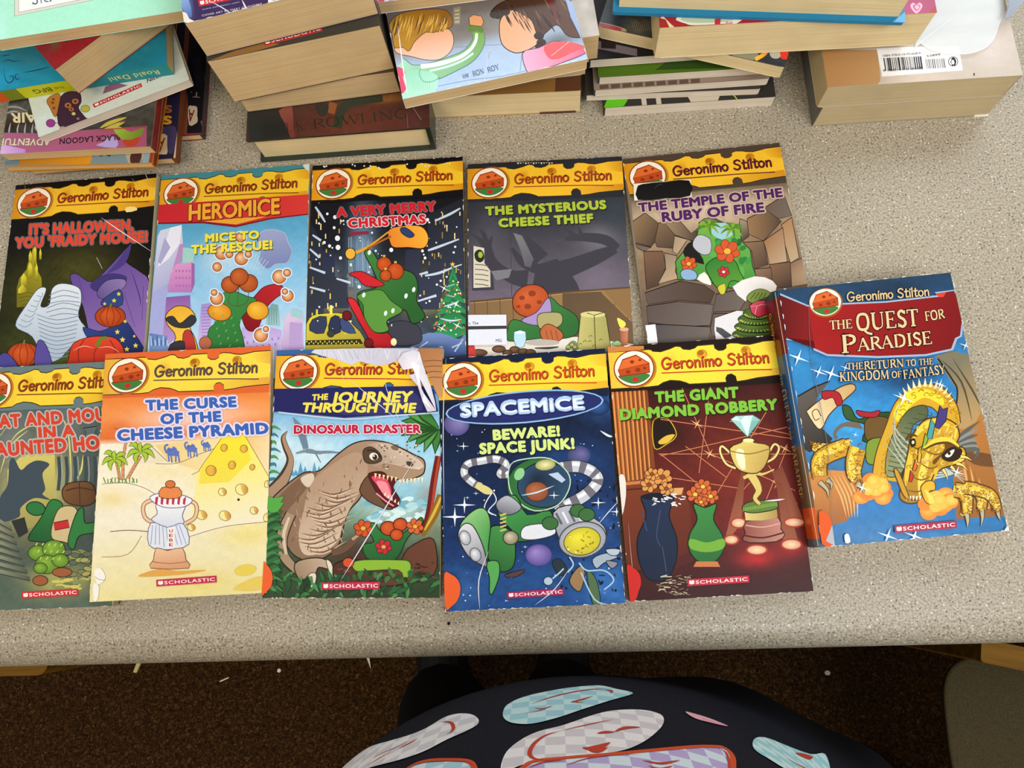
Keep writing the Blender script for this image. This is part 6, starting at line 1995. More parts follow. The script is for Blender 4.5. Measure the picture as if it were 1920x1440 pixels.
    A.text('BEWARE!', (308, 512), (648, 490), 52, 'cfe084', .055, 1.1, shadow='0c1424')
    A.text('SPACE JUNK!', (238, 584), (724, 556), 54, 'cfe084', .055, 1.1, shadow='0c1424')
    publisher(A, (378, 1336), (672, 1316), 34, 'a8285c')
    for pts, w in (([(955, 830), (900, 890), (850, 950)], 5), ([(280, 1090), (230, 1240), (235, 1390)], 6), ([(860, 465), (900, 490), (925, 496)], 12), ([(60, 90), (45, 400), (50, 900)], 4), ([(930, 560), (950, 800)], 4), ([(520, 1370), (620, 1290), (700, 1180)], 5)):
        A.crease(pts, w, 'd4dce8')
    finish(root, c, A, 24, n=60)
    round_sticker(root, 'space', (815, 640, .361), [(52, 1210), (90, 1212), (122, 1240), (135, 1285), (122, 1340), (90, 1375), (58, 1382)], 'f0622c')


# ---- maroon hall, trophy
def cover_trophy():
    root, c, A = book('diamond', 'storybook', 'maroon paperback with a gold trophy cup and cut diamond, right end of front row', 'book', ROW_FRONT, back='6c2018', pages='pages_cream', spine_col='8c3c24')
    A.frame(1130, 620, .36123)
    A.wash([(0, '1c0f0c'), (.25, '3f1512'), (.45, '5c1d18'), (.7, '641f1a'), (.85, '4a1a18'), (1, '3c1a1c')],
           [(700, 700, 200, 200, '7c2a1c', .8), (370, 540, 110, 90, '0f0a08', .9), (840, 1040, 190, 130, '8c2c28', .6), (520, 500, 200, 160, '5c2018', .5), (800, 1180, 90, 40, 'c02c2c', .9), (980, 1130, 70, 40, 'b02828', .7), (900, 350, 140, 100, '54201c', .6)], .16)
    # pillar
    A.poly([(20, 85), (210, 80), (275, 740), (280, 790), (60, 830)], 'b0622c', 0, ('7a3c1c', (40, 400), (280, 400)))
    for k in range(8):
        A.line([(50 + 23 * k, 290), (92 + 22.5 * k, 790)], 8, 'd8904c')
        A.line([(60 + 23 * k, 290), (101 + 22.5 * k, 790)], 5, '6c3818')
    A.poly([(60, 790), (285, 760), (300, 830), (420, 820), (450, 900), (480, 1180), (260, 1230), (90, 1260)], '7c3a20', 0, ('5c2418', (120, 820), (400, 1200)))
    A.line([(65, 800), (290, 778)], 16, 'c47c44')
    A.line([(70, 830), (300, 812), (420, 830)], 8, '4a2010')
    A.poly([(300, 820), (420, 815), (410, 850), (330, 860)], 'd8a464')
    A.poly([(480, 1190), (500, 1120), (260, 1240), (240, 1290)], '54201a')
    # yellow glow in the dark opening
    A.shape([(262, 470), (330, 455), (370, 500), (380, 550), (330, 590), (270, 610)], '20110a', 5, 'c8a82c', 4)
    A.poly([(290, 575), (330, 545), (375, 540), (340, 580), (300, 590)], 'd8b43c', 3)
    # beams
    for a, b in (((300, 460), (980, 560)), ((300, 650), (960, 500)), ((400, 270), (560, 640)), ((290, 640), (1010, 640)), ((560, 280), (500, 740)), ((850, 420), (560, 900)), ((330, 760), (720, 820)), ((960, 600), (840, 900)), ((560, 640), (1000, 830)), ((300, 640), (500, 800)), ((660, 470), (980, 540)), ((700, 860), (930, 600)), ((430, 600), (640, 760)), ((860, 700), (1010, 900))):
        A.line([a, b], 5, '9c4a2c')
        A.line([a, b], 2, 'e0986c')
    for x, y in ((490, 485), (556, 640), (905, 795), (945, 612)):
        A.sparkle(x, y, 40, 'f0b880', 30)
    # light cones and floor spots
    for pts in ([(720, 730), (740, 730), (720, 1000), (650, 1090), (640, 1060)], [(880, 740), (930, 700), (1040, 980), (960, 1010)], [(900, 780), (930, 790), (1020, 1110), (940, 1120)]):
        A.poly(pts, '7c3c28', 0, ('9c5c40', pts[0], pts[2]))
    for x, y, rx, ry in ((705, 998, 34, 22), (668, 1085, 32, 20), (800, 1138, 48, 22), (980, 1110, 48, 24), (995, 995, 48, 20)):
        A.ell(x, y, rx + 10, ry + 8, 'a83c30')
        A.ell(x, y, rx, ry, 'f4d8b4', rim='e0a478')
    # trophy
    A.shape([(725, 1080), (740, 1050), (740, 990), (910, 970), (925, 1030), (945, 1060), (900, 1095), (760, 1100)], '8c4c40', 5, '2c100c', 2, ('c08474', (740, 1040), (800, 1040)))
    A.line([(730, 1062), (830, 1075), (940, 1048)], 8, '4a1c18', 4)
    A.line([(742, 1010), (830, 1020), (920, 1000)], 6, 'd8a494', 4)
    A.poly([(735, 930), (900, 900), (908, 970), (830, 985), (742, 985)], 'dcc87c', 0, ('a8904c', (740, 940), (900, 960)))
    A.shape([(724, 915), (760, 890), (850, 880), (905, 890), (900, 925), (800, 945), (740, 940)], '5c7c34', 5, '1c2c10', 4)
    for k in range(20):
        A.line([(730 + 9 * k, 938 - 1.6 * k), (732 + 9 * k, 920 - 1.6 * k)], 4, '8cac4c')
    A.line([(760, 740), (790, 780), (810, 830), (790, 870), (815, 900)], [46, 50, 40, 30, 26], '5c4410', 4)
    A.line([(760, 740), (790, 780), (810, 830), (790, 870), (815, 900)], [36, 40, 30, 20, 16], 'd8c06c', 4)
    A.line([(730, 765), (790, 740), (830, 745), (890, 720)], [16, 22, 12, 6], 'd8c06c', 4)
    for pts in ([(665, 640), (620, 600), (610, 630), (640, 690), (690, 715)], [(860, 640), (890, 590), (915, 610), (890, 660), (835, 690)]):
        A.line(pts, 16, '4a3608', 5)
        A.line(pts, 10, 'e8d488', 5)
    A.shape([(660, 610), (720, 580), (730, 560), (780, 560), (785, 580), (865, 600), (850, 690), (800, 740), (720, 730), (680, 690)], 'dcc46c', 6, '4a3608', 3, ('b8984c', (760, 640), (860, 700)))
    A.poly([(690, 625), (730, 620), (740, 720), (705, 700)], 'f4ecc0', 2)
    A.line([(662, 625), (760, 640), (862, 615)], 6, '8c7430', 4)
    A.ell(757, 570, 28, 10, 'f0e4a8')
    A.poly([(662, 460), (690, 440), (780, 436), (822, 464), (752, 556)], '3c6c64')
    for pts, col in (([(666, 462), (692, 444), (715, 470)], 'd8f0ec'), ([(692, 444), (740, 442), (715, 470)], 'a8d4cc'), ([(740, 442), (780, 440), (770, 470)], 'c4e6e0'), ([(780, 440), (818, 464), (770, 470)], '8cc4bc'), ([(740, 442), (770, 470), (715, 470)], 'e8f8f6'),
                     ([(666, 462), (715, 470), (752, 550)], '9cccc4'), ([(715, 470), (770, 470), (752, 550)], 'd4eeea'), ([(770, 470), (818, 464), (752, 550)], '7cb4ac')):
        A.poly(pts, col)
    # plain stand-ins: navy and green garment bags
    A.shape([(200, 860), (285, 880), (368, 860), (345, 960), (385, 1080), (380, 1200), (330, 1290), (240, 1290), (190, 1200), (180, 1080), (225, 960)], '22304c', 6, '0a1018', 4, ('16243c', (200, 880), (340, 1260)))
    A.ell(285, 862, 84, 20, '101828')
    for pts in ([(300, 930), (280, 1060), (300, 1120)], [(310, 1120), (330, 1250)], [(200, 930), (230, 1040)]):
        A.line(pts, 5, '3c4c70', 4)
    for x, y, q in ((240, 800, 44), (310, 760, 50), (330, 820, 38), (255, 745, 36)):
        bloom(A, x, y, q, 'd8944c', '8c4420')
    for x, y, q in ((480, 850, 46), (560, 860, 42), (520, 810, 44), (510, 890, 36)):
        bloom(A, x, y, q, 'd0642c', 'e8c050')
    A.shape([(470, 900), (530, 918), (590, 900), (575, 980), (620, 1060), (630, 1130), (580, 1200), (500, 1200), (450, 1140), (450, 1060), (490, 980)], '3f8a44', 6, '12280f', 4, ('2c6a34', (470, 900), (560, 1190)))
    A.poly([(455, 1080), (540, 1100), (626, 1080), (626, 1130), (540, 1150), (455, 1130)], '74ac3c', 3)
    A.poly([(485, 1198), (595, 1198), (610, 1226), (470, 1226)], 'c87c4c')
    # short pale strokes near the foot and the middle
    r = random.Random(3)
    for _ in range(60):
        x, y = 270 + r.uniform(0, 190), 1280 + r.uniform(-6, 90)
        A.line([(x, y), (x + r.uniform(10, 34), y + r.uniform(-10, 10))], r.uniform(2, 6), r.choice(['8c7c64', 'b8a888', '6c5844', 'd0c4a8']))
    for _ in range(26):
        x, y = 250 + r.uniform(0, 160), 850 + r.uniform(0, 60)
        A.line([(x, y), (x + r.uniform(10, 30), y + r.uniform(-4, 10))], r.uniform(3, 8), 'e6e2e0')
    A.line([(840, 884), (900, 880), (945, 874)], 9, 'e2dcd8', 3, True)
    banner(A, '1a100c', cheese='f3d640', dark='e6b83a', ink='b8401c')
    A.poly([(20, 84), (212, 80), (214, 98), (24, 116)], 'c47c40')
    A.text('THE GIANT', (275, 372), (702, 346), 54, '7cba3c', .055, 1.1, shadow='1c2010', sh=(3, 5))
    A.text('DIAMOND ROBBERY', (95, 462), (905, 408), 54, '7cba3c', .055, 1.1, shadow='1c2010', sh=(3, 5))
    publisher(A, (440, 1326), (760, 1306), 36, 'c42c44')
    for pts in ([(85, 755), (115, 760), (120, 860), (100, 960), (90, 860)],):
        A.poly(pts, 'e2dcd4', 3)
    A.crease([(132, 990), (150, 1200), (175, 1390)], 4, 'b48c7c')
    finish(root, c, A, 25, n=40)
    round_sticker(root, 'diamond', (1130, 620, .36123), [(125, 1225), (160, 1232), (190, 1265), (198, 1310), (186, 1350), (170, 1395), (142, 1400)], 'd02a24')


# ---- thick fantasy book with a golden dragon
def cover_fantasy():
    loc, rot, w, h, t, H = BOOKS['quest']
    root = empty('fantasy_book', (loc[0], loc[1], loc[2] + TOP), rot, 'thick blue paperback with red title scroll and golden dragon, at the far right', 'book')
    c = MB()
    # one wrap-around cover: back board, rounded spine, front board
    R, n, th = .0045, 6, .0009
    prof = []
    for k in range(n + 1):
        a = math.radians(180 + 90 * k / n)
        prof.append((R + R * math.cos(a), R + R * math.sin(a)))
    prof = prof[::-1]                       # bottom inner .. left
    for k in range(n + 1):
        a = math.radians(180 - 90 * k / n)
        prof.append((R + R * math.cos(a), t - R + R * math.sin(a)))
    blue, red = lin('24507c'), lin('6c1a18')
    ys = [0, -.038, -.0395, -h]
    for i in range(len(prof) - 1):
        (x0, z0), (x1, z1) = prof[i], prof[i + 1]
        for (y0, y1, col) in ((0, -.006, lin('24384c')), (-.006, -.05, red), (-.05, -.12, lin('2a5a8c')), (-.12, -.165, lin('6c5440')), (-.165, -.187, lin('d8561c')), (-.187, -h, lin('5a6470'))):
            c.face([(x0, y0, z0), (x0, y1, z0), (x1, y1, z1), (x1, y0, z1)], col)
    fr = round_rect(R, -h, w, 0, (0, .004, .004, 0))
    c.prism(fr, t - th, t, lin('dcdce0'))
    c.prism(fr, 0, th, lin('2c4c74'))
    c.box((.0008, -h + .0006, R), (.0016, -.0006, t - R), lin('cfc8b8'))
    p = MB()
    p.box((.0016, -h + .001, th), (w - .0012, -.001, t - th))
    p.build('page_block', 'pages_cream', root)
    A = Art(c, H, w, h, t, x0=R * .8).frame(1440, 510, .36804)
    A.wash([(0, '22405c'), (.06, '24486c'), (.2, '2a6aa4'), (.4, '2f7cb8'), (.55, '3a88c4'), (.75, '3c6c90'), (.85, '2a78b8'), (1, '2c6ca0')],
           [(640, 90, 200, 50, '1c2a3c', .7), (700, 560, 150, 70, '1a2c50', .8), (150, 470, 120, 120, '3a94cc', .6), (1000, 380, 100, 60, '3a80ac', .6), (420, 780, 140, 140, '3ea0dc', .8), (650, 680, 80, 60, '2a8cd0', .6), (780, 1320, 300, 90, '2f84c4', .6)], .18)
    # wings and mountains
    A.poly([(150, 640), (310, 560), (250, 640), (240, 760), (330, 850), (250, 900), (180, 900)], '5c5650', 2, ('34302c', (170, 640), (260, 880)))
    A.line([(150, 635), (230, 590), (315, 555)], 7, '1f1c1a', 3)
    A.poly([(850, 430), (1040, 420), (1100, 680), (1170, 1000), (1230, 1240), (960, 1260), (940, 1000), (960, 760), (960, 580)], 'c8823c', 0, ('96602c', (980, 520), (1100, 1200)))
    A.poly([(850, 430), (1035, 425), (1100, 690), (1000, 800), (955, 760), (965, 600)], '7a745c', 2, ('b49460', (960, 480), (1060, 720)))
    for pts in ([(880, 445), (985, 560), (1040, 760)], [(940, 440), (1040, 600), (1090, 700)]):
        A.line(pts, 10, '4c4638', 4, True)
    A.line([(865, 440), (940, 550), (965, 610), (950, 740)], 9, '2a261f', 4)
    for k in range(7):
        A.line([(985 + 22 * k, 930 + 30 * k), (1010 + 20 * k, 1050 + 24 * k), (1030 + 14 * k, 1200)], 12, '9c5c28' if k % 2 else 'dca45c', 4, True)
    A.poly([(180, 1030), (330, 1010), (480, 1040), (460, 1160), (400, 1270), (240, 1290), (225, 1200)], 'cf8a44', 2, ('a0602c', (300, 1030), (330, 1260)))
    for k in range(5):
        A.line([(310 + 22 * k, 1030), (370 + 20 * k, 1140), (400 + 14 * k, 1250)], 9, 'e4b06c', 3, True)
    A.poly([(1000, 920), (1140, 930), (1170, 990), (1050, 980)], '6c4826', 3)
    # scroll with red ribbon
    A.shape([(205, 700), (280, 640), (370, 585), (430, 570), (445, 600), (380, 660), (310, 730), (280, 790), (250, 795), (200, 720)], 'e8d2a4', 6, '4a3418', 3, ('c8a46c', (240, 760), (400, 600)))
    A.line([(270, 735), (250, 700), (225, 715), (240, 755), (262, 745)], 5, '6c5028', 4)
    A.shape([(275, 610), (330, 605), (365, 620), (380, 670), (350, 680), (330, 640), (285, 650)], 'a8242c', 4, '3a0a0c', 3)
    # plain stand-ins: green and brown saddle bags, red ribbon, orange ball
    A.shape([(380, 680), (420, 690), (460, 750), (540, 720), (640, 720), (650, 800), (560, 860), (480, 860), (500, 780), (400, 750)], '34582f', 5, '10200f', 3, ('203c20', (420, 700), (600, 850)))
    A.shape([(500, 750), (600, 740), (630, 800), (560, 860), (500, 850)], '6c5024', 4, '1f180a', 4)
    A.shape([(510, 860), (600, 850), (590, 930), (540, 980), (500, 960)], '7c9430', 5, '24300c', 4)
    A.shape([(450, 705), (520, 715), (570, 705), (550, 740), (470, 735)], 'a8242c', 4, '3a0a0c', 3)
    A.line([(350, 850), (340, 820), (380, 780), (450, 780), (480, 800)], [20, 16, 20, 30, 6], '6c6458', 4)
    # dragon

    def scale(x, y, q, a, col):
        P = [(x + q * math.cos(math.radians(a + t)), y + q * .8 * math.sin(math.radians(a + t))) for t in (0, 45, 90, 135, 180)]
        A.line(P, 3.5, col)
    gold, gd, gdk = 'd8a824', 'f0d040', '5c3c10'
    r = random.Random(12)
    A.line([(600, 1060), (620, 940), (660, 800), (700, 690), (780, 630), (860, 640), (915, 700), (940, 780)], [150, 150, 130, 120, 120, 120, 110, 90], gdk, 6)
    A.line([(600, 1060), (620, 940), (660, 800), (700, 690), (780, 630), (860, 640), (915, 700), (940, 780)], [138, 138, 118, 108, 108, 108, 98, 78], 'd4a428', 6)
    A.poly([(640, 720), (700, 620), (790, 595), (880, 630), (890, 680), (800, 640), (720, 690), (670, 760)], 'f2d838', 4)
    A.shape([(600, 1030), (610, 900), (660, 780), (720, 700), (800, 680), (810, 740), (740, 780), (720, 880), (700, 990), (660, 1040)], '8a9468', 5, '3a3c20', 4, ('566040', (640, 1000), (740, 720)))
    for k in range(13):
        t_ = k / 12
        x, y = 610 + 140 * t_ * t_ + 10 * t_, 1010 - 290 * t_
        A.line([(x, y), (x + 70, y + 14), (x + 110 - 40 * t_, y - 4)], 5, '49522f', 3)
    for k in range(44):
        t_ = k / 43
        q = smooth_pts([(590, 1040), (600, 940), (640, 800), (680, 690), (770, 610), (870, 615), (940, 690), (960, 780)], 10, False)[int(t_ * 69)]
        scale(q[0] + r.uniform(-8, 24), q[1] + r.uniform(-4, 24), 13, r.uniform(0, 360), 'a87414')
    for k in range(13):
        a = math.radians(-150 + 12 * k)
        x, y = 800 + 130 * math.cos(a), 690 + 110 * math.sin(a)
        A.poly([(x - 10, y + 4), (x + 10, y + 4), (x + 26 * math.cos(a), y + 44 * math.sin(a))], 'ece4b4')
    for k in range(7):
        A.line([(960 + 6 * k, 860 + 8 * k), (1010 + 10 * k, 820 + 16 * k - 10), (1080 - 6 * k, 760 + 34 * k)], [26, 20, 3], '8a8c84' if k % 2 else '5c5e58', 4)
    for k in range(5):
        A.line([(700 + 8 * k, 1010 - 30 * k), (660 - 4 * k, 950 - 40 * k), (590 + 20 * k, 870 - 50 * k)], [10, 7, 2], 'b4b8a8', 3)
        A.line([(800, 1060 - 14 * k), (900, 1040 - 10 * k), (1000, 1010 + 16 * k)], [8, 7, 2], 'c4c8bc', 3)
    head = [(730, 840), (790, 760), (870, 740), (950, 770), (975, 830), (960, 880), (1000, 900), (1005, 950), (960, 980), (890, 1000), (850, 1040), (830, 1100), (790, 1160), (720, 1180), (670, 1150), (680, 1080), (700, 980), (715, 900)]
    A.shape(head, gold, 7, '4a300c', 4, ('a87a1c', (900, 780), (720, 1160)))
    for pts, w, cc in (([(740, 850), (790, 790), (860, 765), (940, 790)], 34, 'f0d048'), ([(730, 900), (715, 1000), (700, 1090)], 34, 'e8c03c'), ([(820, 900), (800, 980), (780, 1060), (770, 1140)], 40, 'f0d454'), ([(870, 990), (840, 1040), (815, 1110)], 30, 'e0b434'), ([(960, 800), (950, 850)], 24, 'f4dc64'), ([(985, 910), (990, 950), (940, 975)], 22, 'f0d048')):
        A.line(pts, w, cc, 4, True)
    for _ in range(70):
        x, y = r.uniform(700, 980), r.uniform(780, 1140)
        if y > 1000 and x > 850 or y < 830 and x < 760:
            continue
        scale(x, y, r.uniform(9, 15), r.uniform(60, 120), r.choice(['8c5c14', 'a87820', 'f8e88c']))
    for pts in ([(780, 900), (850, 930), (900, 915)], [(760, 960), (820, 1000), (870, 985)], [(720, 880), (760, 900), (790, 880)], [(730, 1040), (780, 1060), (830, 1040)], [(700, 1110), (760, 1120), (800, 1100)]):
        A.line(pts, 7, '7a4e12', 4, True)
    A.poly([(850, 980), (890, 930), (950, 900), (960, 880), (900, 850), (880, 800), (900, 900), (840, 960)], '6c4414', 3)
    A.shape([(885, 940), (930, 895), (985, 905), (970, 950), (920, 965)], '2c1c0c', 4, '1a1008', 4)
    A.poly([(900, 935), (930, 910), (950, 905), (935, 935), (915, 945)], 'f0ead8', 2)
    A.ell(922, 924, 8, 9, '2a1a0c')
    A.shape([(725, 860), (745, 850), (750, 880), (730, 890)], '2c1c0c', 4, '1a1008', 4)
    A.ell(738, 868, 7, 9, 'e8dcc0')
    for pts, col in (([(848, 790), (875, 680), (890, 700), (915, 690), (905, 760), (870, 800)], '453a7c'), ([(805, 850), (830, 745), (850, 780), (835, 850)], '4c9c9c'), ([(780, 910), (800, 820), (815, 850), (795, 905)], '8cae34'), ([(760, 970), (765, 900), (782, 930), (775, 970)], 'e0b028'), ([(735, 1010), (748, 955), (760, 990), (750, 1015)], 'd86a24'), ([(715, 1070), (725, 1010), (742, 1040), (730, 1070)], 'c43424')):
        A.shape(pts, col, 4, '1f1a24', 1)
    for x, y in ((860, 830), (900, 820), (920, 860), (850, 890), (790, 970), (820, 960)):
        A.poly([(x - 14, y + 6), (x + 14, y + 8), (x + 20, y - 34 + (x % 5))], 'f4e08c', 0, ('c8942c', (x, y - 20), (x, y + 8)))
    A.line([(790, 905), (850, 868), (920, 862), (975, 900)], [10, 30, 30, 12], '5c3c10', 5)
    A.line([(792, 898), (850, 860), (920, 854), (972, 890)], [6, 22, 22, 8], 'f0d048', 5)
    A.line([(700, 860), (725, 830), (760, 838)], [6, 16, 6], '5c3c10', 4)
    for pts in ([(960, 975), (990, 985), (1015, 1010)], [(930, 990), (950, 1010), (970, 1040)], [(890, 1005), (905, 1030), (915, 1060)], [(980, 940), (1010, 945), (1035, 960)]):
        A.line(pts, [22, 14, 2], '5c3c10', 3)
        A.line(pts, [15, 9, 1], 'f0d878', 3)
    A.line([(690, 1000), (680, 1080), (700, 1150), (770, 1165)], [5, 7, 7, 5], '4a300c', 5)
    A.line([(845, 1030), (820, 1090), (790, 1150)], [5, 8, 5], '4a300c', 5)
    for k in range(6):
        A.poly([(700 + 17 * k, 1140 + 4 * (k % 2)), (712 + 17 * k, 1140), (705 + 17 * k, 1168)], 'f2ead0')
    # nostril puffs
    for cx, cy, sx in ((540, 1110, 1.0), (880, 1190, 1.1)):
        for k in range(14):
            a = r.uniform(0, 6.28)
            d = r.uniform(0, 90)
            A.ell(cx + d * sx * math.cos(a), cy + d * .7 * math.sin(a), 44, 34, r.choice(['e8842c', 'f0a03c', 'e07420', 'f4b848', 'f0c458']), n=14, rim='e08a34')
        for k in range(9):
            A.ell(cx + r.uniform(-50, 60), cy + r.uniform(-50, 10), 34, 28, 'f4d060', n=14, rim='f0b444')
    A.shape([(780, 1090), (810, 1065), (845, 1070), (850, 1110), (820, 1120), (830, 1180), (800, 1170), (780, 1120)], 'e0b030', 5, '5c3c10', 4)
    A.line([(800, 1110), (825, 1150), (835, 1180)], [10, 24, 30], 'f4d45c', 3)
    A.shape([(640, 1010), (660, 1070), (690, 1140), (720, 1160), (700, 1100), (660, 1010)], 'c8962a', 5, '5c3c10', 3)
    # legs with scales and claws

    def limb(pts, ws):
        A.line(pts, [q + 12 for q in ws], '4a300c', 5)
        A.line(pts, ws, 'c8962a', 5)
        q = smooth_pts(pts, 7, False)
        A.line([(x - ws[0] * .12, y - ws[0] * .1) for x, y in pts], [v * .45 for v in ws], 'ecc43c', 5)
        for k in range(len(q)):
            p_ = q[k % len(q)]
            for _ in range(2):
                scale(p_[0] + r.uniform(-.38, .38) * ws[0], p_[1] + r.uniform(-.38, .38) * ws[0], 11, r.uniform(0, 180), r.choice(['8c5c14', '8c5c14', 'f8e484']))
    limb([(420, 880), (330, 900), (260, 900), (240, 880)], [60, 60, 50, 40])
    limb([(400, 890), (300, 930), (260, 970), (262, 1040)], [84, 84, 78, 70])
    limb([(455, 900), (440, 960), (435, 1020), (450, 1060)], [84, 84, 70, 56])
    for pts in ([(262, 1070), (300, 1110), (305, 1150)], [(455, 1075), (478, 1105), (490, 1130)], [(1010, 1230), (1015, 1270), (1012, 1300)], [(1085, 1200), (1090, 1250), (1082, 1295)], [(1165, 1200), (1172, 1240), (1182, 1265)], [(300, 1060), (322, 1080), (318, 1110)]):
        A.line(pts, [30, 20, 3], '3a3020', 4)
        A.line(pts, [22, 13, 1], 'b8b08c', 4)
    limb([(950, 1110), (990, 1120), (1010, 1160), (1012, 1230)], [70, 70, 56, 44])
    limb([(1000, 1100), (1060, 1110), (1085, 1150), (1088, 1210)], [60, 60, 50, 40])
    limb([(1060, 1110), (1120, 1130), (1150, 1160), (1166, 1210)], [56, 56, 46, 36])
    # red title scroll
    A.poly([(60, 110), (200, 170), (380, 160), (600, 150), (860, 120), (845, 105), (950, 92), (1000, 190), (985, 330), (960, 345), (940, 400), (800, 430), (560, 440), (300, 430), (230, 400), (225, 360), (60, 345)], '9cb4d0', 0)
    A.poly([(60, 120), (200, 178), (380, 168), (600, 158), (868, 128), (850, 112), (944, 98), (992, 190), (975, 326), (950, 338), (930, 392), (800, 420), (560, 430), (300, 420), (238, 392), (232, 352), (60, 335)], 'a31c1c', 0, ('7a1214', (250, 200), (900, 400)))
    A.poly([(60, 120), (200, 178), (238, 392), (232, 352), (60, 335)], '5c1212', 0, ('8c1a1a', (120, 250), (240, 250)))
    A.poly([(850, 112), (905, 105), (890, 130), (868, 130)], 'd8402c')
    # medallion, plain
    A.ell(292, 158, 86, 74, 'a8641c', -5)
    A.ell(290, 156, 80, 68, 'f0e8d4', -5)
    wedge(A, 290, 156, .8)
    A.glyphs('Geronimo Stilton', (402, 152), (822, 122), 46, 'dfc08c', BRUSH, 1.1, halo='1c2434', hw=.12)
    cr, dkk = 'e6c896', '3a0c0a'
    for s, p0, p1, hh in (('THE', (312, 296), (430, 288), 46), ('QUEST', (448, 302), (768, 276), 86), ('FOR', (798, 252), (898, 238), 48), ('P', (372, 416), (452, 410), 92), ('ARADISE', (455, 406), (836, 368), 66)):
        A.glyphs(s, p0, p1, hh, cr, ROMAN, .95, halo=dkk, hw=.1)
    for s, p0, p1, hh in (('THE', (398, 500), (484, 496), 34), ('RETURN', (486, 500), (690, 486), 42), ('TO THE', (700, 482), (840, 472), 32), ('KINGDOM', (362, 560), (614, 546), 46), ('OF', (626, 542), (678, 538), 32), ('FANTASY', (686, 548), (900, 520), 46)):
        A.glyphs(s, p0, p1, hh, 'f0c890', ROMAN, .9, halo='10243c', hw=.12)
    for x, y, q in ((150, 440, 62), (255, 512, 48), (318, 520, 60), (390, 490, 30), (1000, 378, 36), (685, 645, 60), (870, 575, 40), (955, 1020, 44), (605, 1345, 60), (740, 1345, 60), (475, 1100, 44), (440, 830, 20), (900, 1370, 30)):
        A.sparkle(x, y, q, 'dcecf8', 20)
    publisher(A, (642, 1330), (956, 1304), 38, 'a81c40')
    for pts in ([(385, 1340), (405, 1335), (415, 1375), (390, 1380)], [(1200, 1310), (1236, 1270), (1236, 1310), (1200, 1325)]):
        A.poly(pts, 'e8e8ec', 2)
    A.crease([(205, 130), (215, 420), (300, 900), (330, 1390)], 3, '5c6c80')
    A.wear(26, 50)
    # lettering and colour bands on the spine (reading down towards the reader)
    B = Art(c, H, w, h, 0)
    B.m = lambda q: q
    B.w, B.x0 = t, 0
    B.place = lambda x, y, z: (-(z + .0002), y, x)
    B.h = h
    B.z = 0
    vert = lambda s, y0, y1, hh, z, col: B.glyphs(s, (z, y0), (z, y1), hh, col, ROMAN, .95)
    B._basis = lambda p0, p1, hp: (p0, (0, p1[1] - p0[1]), (hp, 0))
    vert('THE', -.062, -.073, .007, .0085, 'd8b070')
    vert('QUEST', -.075, -.101, .011, .0085, 'd8b070')
    vert('FOR', -.104, -.114, .006, .0085, 'd8b070')
    vert('PARADISE', -.118, -.158, .010, .0085, 'd8b070')
    B.text('G. Stilton', (.0095, -.014), (.0095, -.040), .006, 'd8a850', .02)
    c.build('cover', 'printed_gloss', root)
    s = MB()
    D = Art(s, H, w, h, t + .0020, x0=.001).frame(1440, 510, .36804)
    D.poly([(255, 1220), (300, 1235), (322, 1290), (326, 1390), (270, 1385)], 'e05a20', 2)
    D.poly([(290, 1370), (322, 1290), (336, 1396)], 'b4b4bc', 0)
    s.build('dot_sticker', 'printed_card', root)


cover_haunted()
cover_pyramid()
cover_dinosaur()
cover_space()
cover_trophy()
cover_fantasy()


# ================================================================== the stacks behind
G_L, G_M, G_R, G_S, G_P = ('books stacked at the left', 'thick novels stacked behind the row', 'chapter books stacked in the middle',
                           'books stacked right of the middle', 'novels stacked at the right')


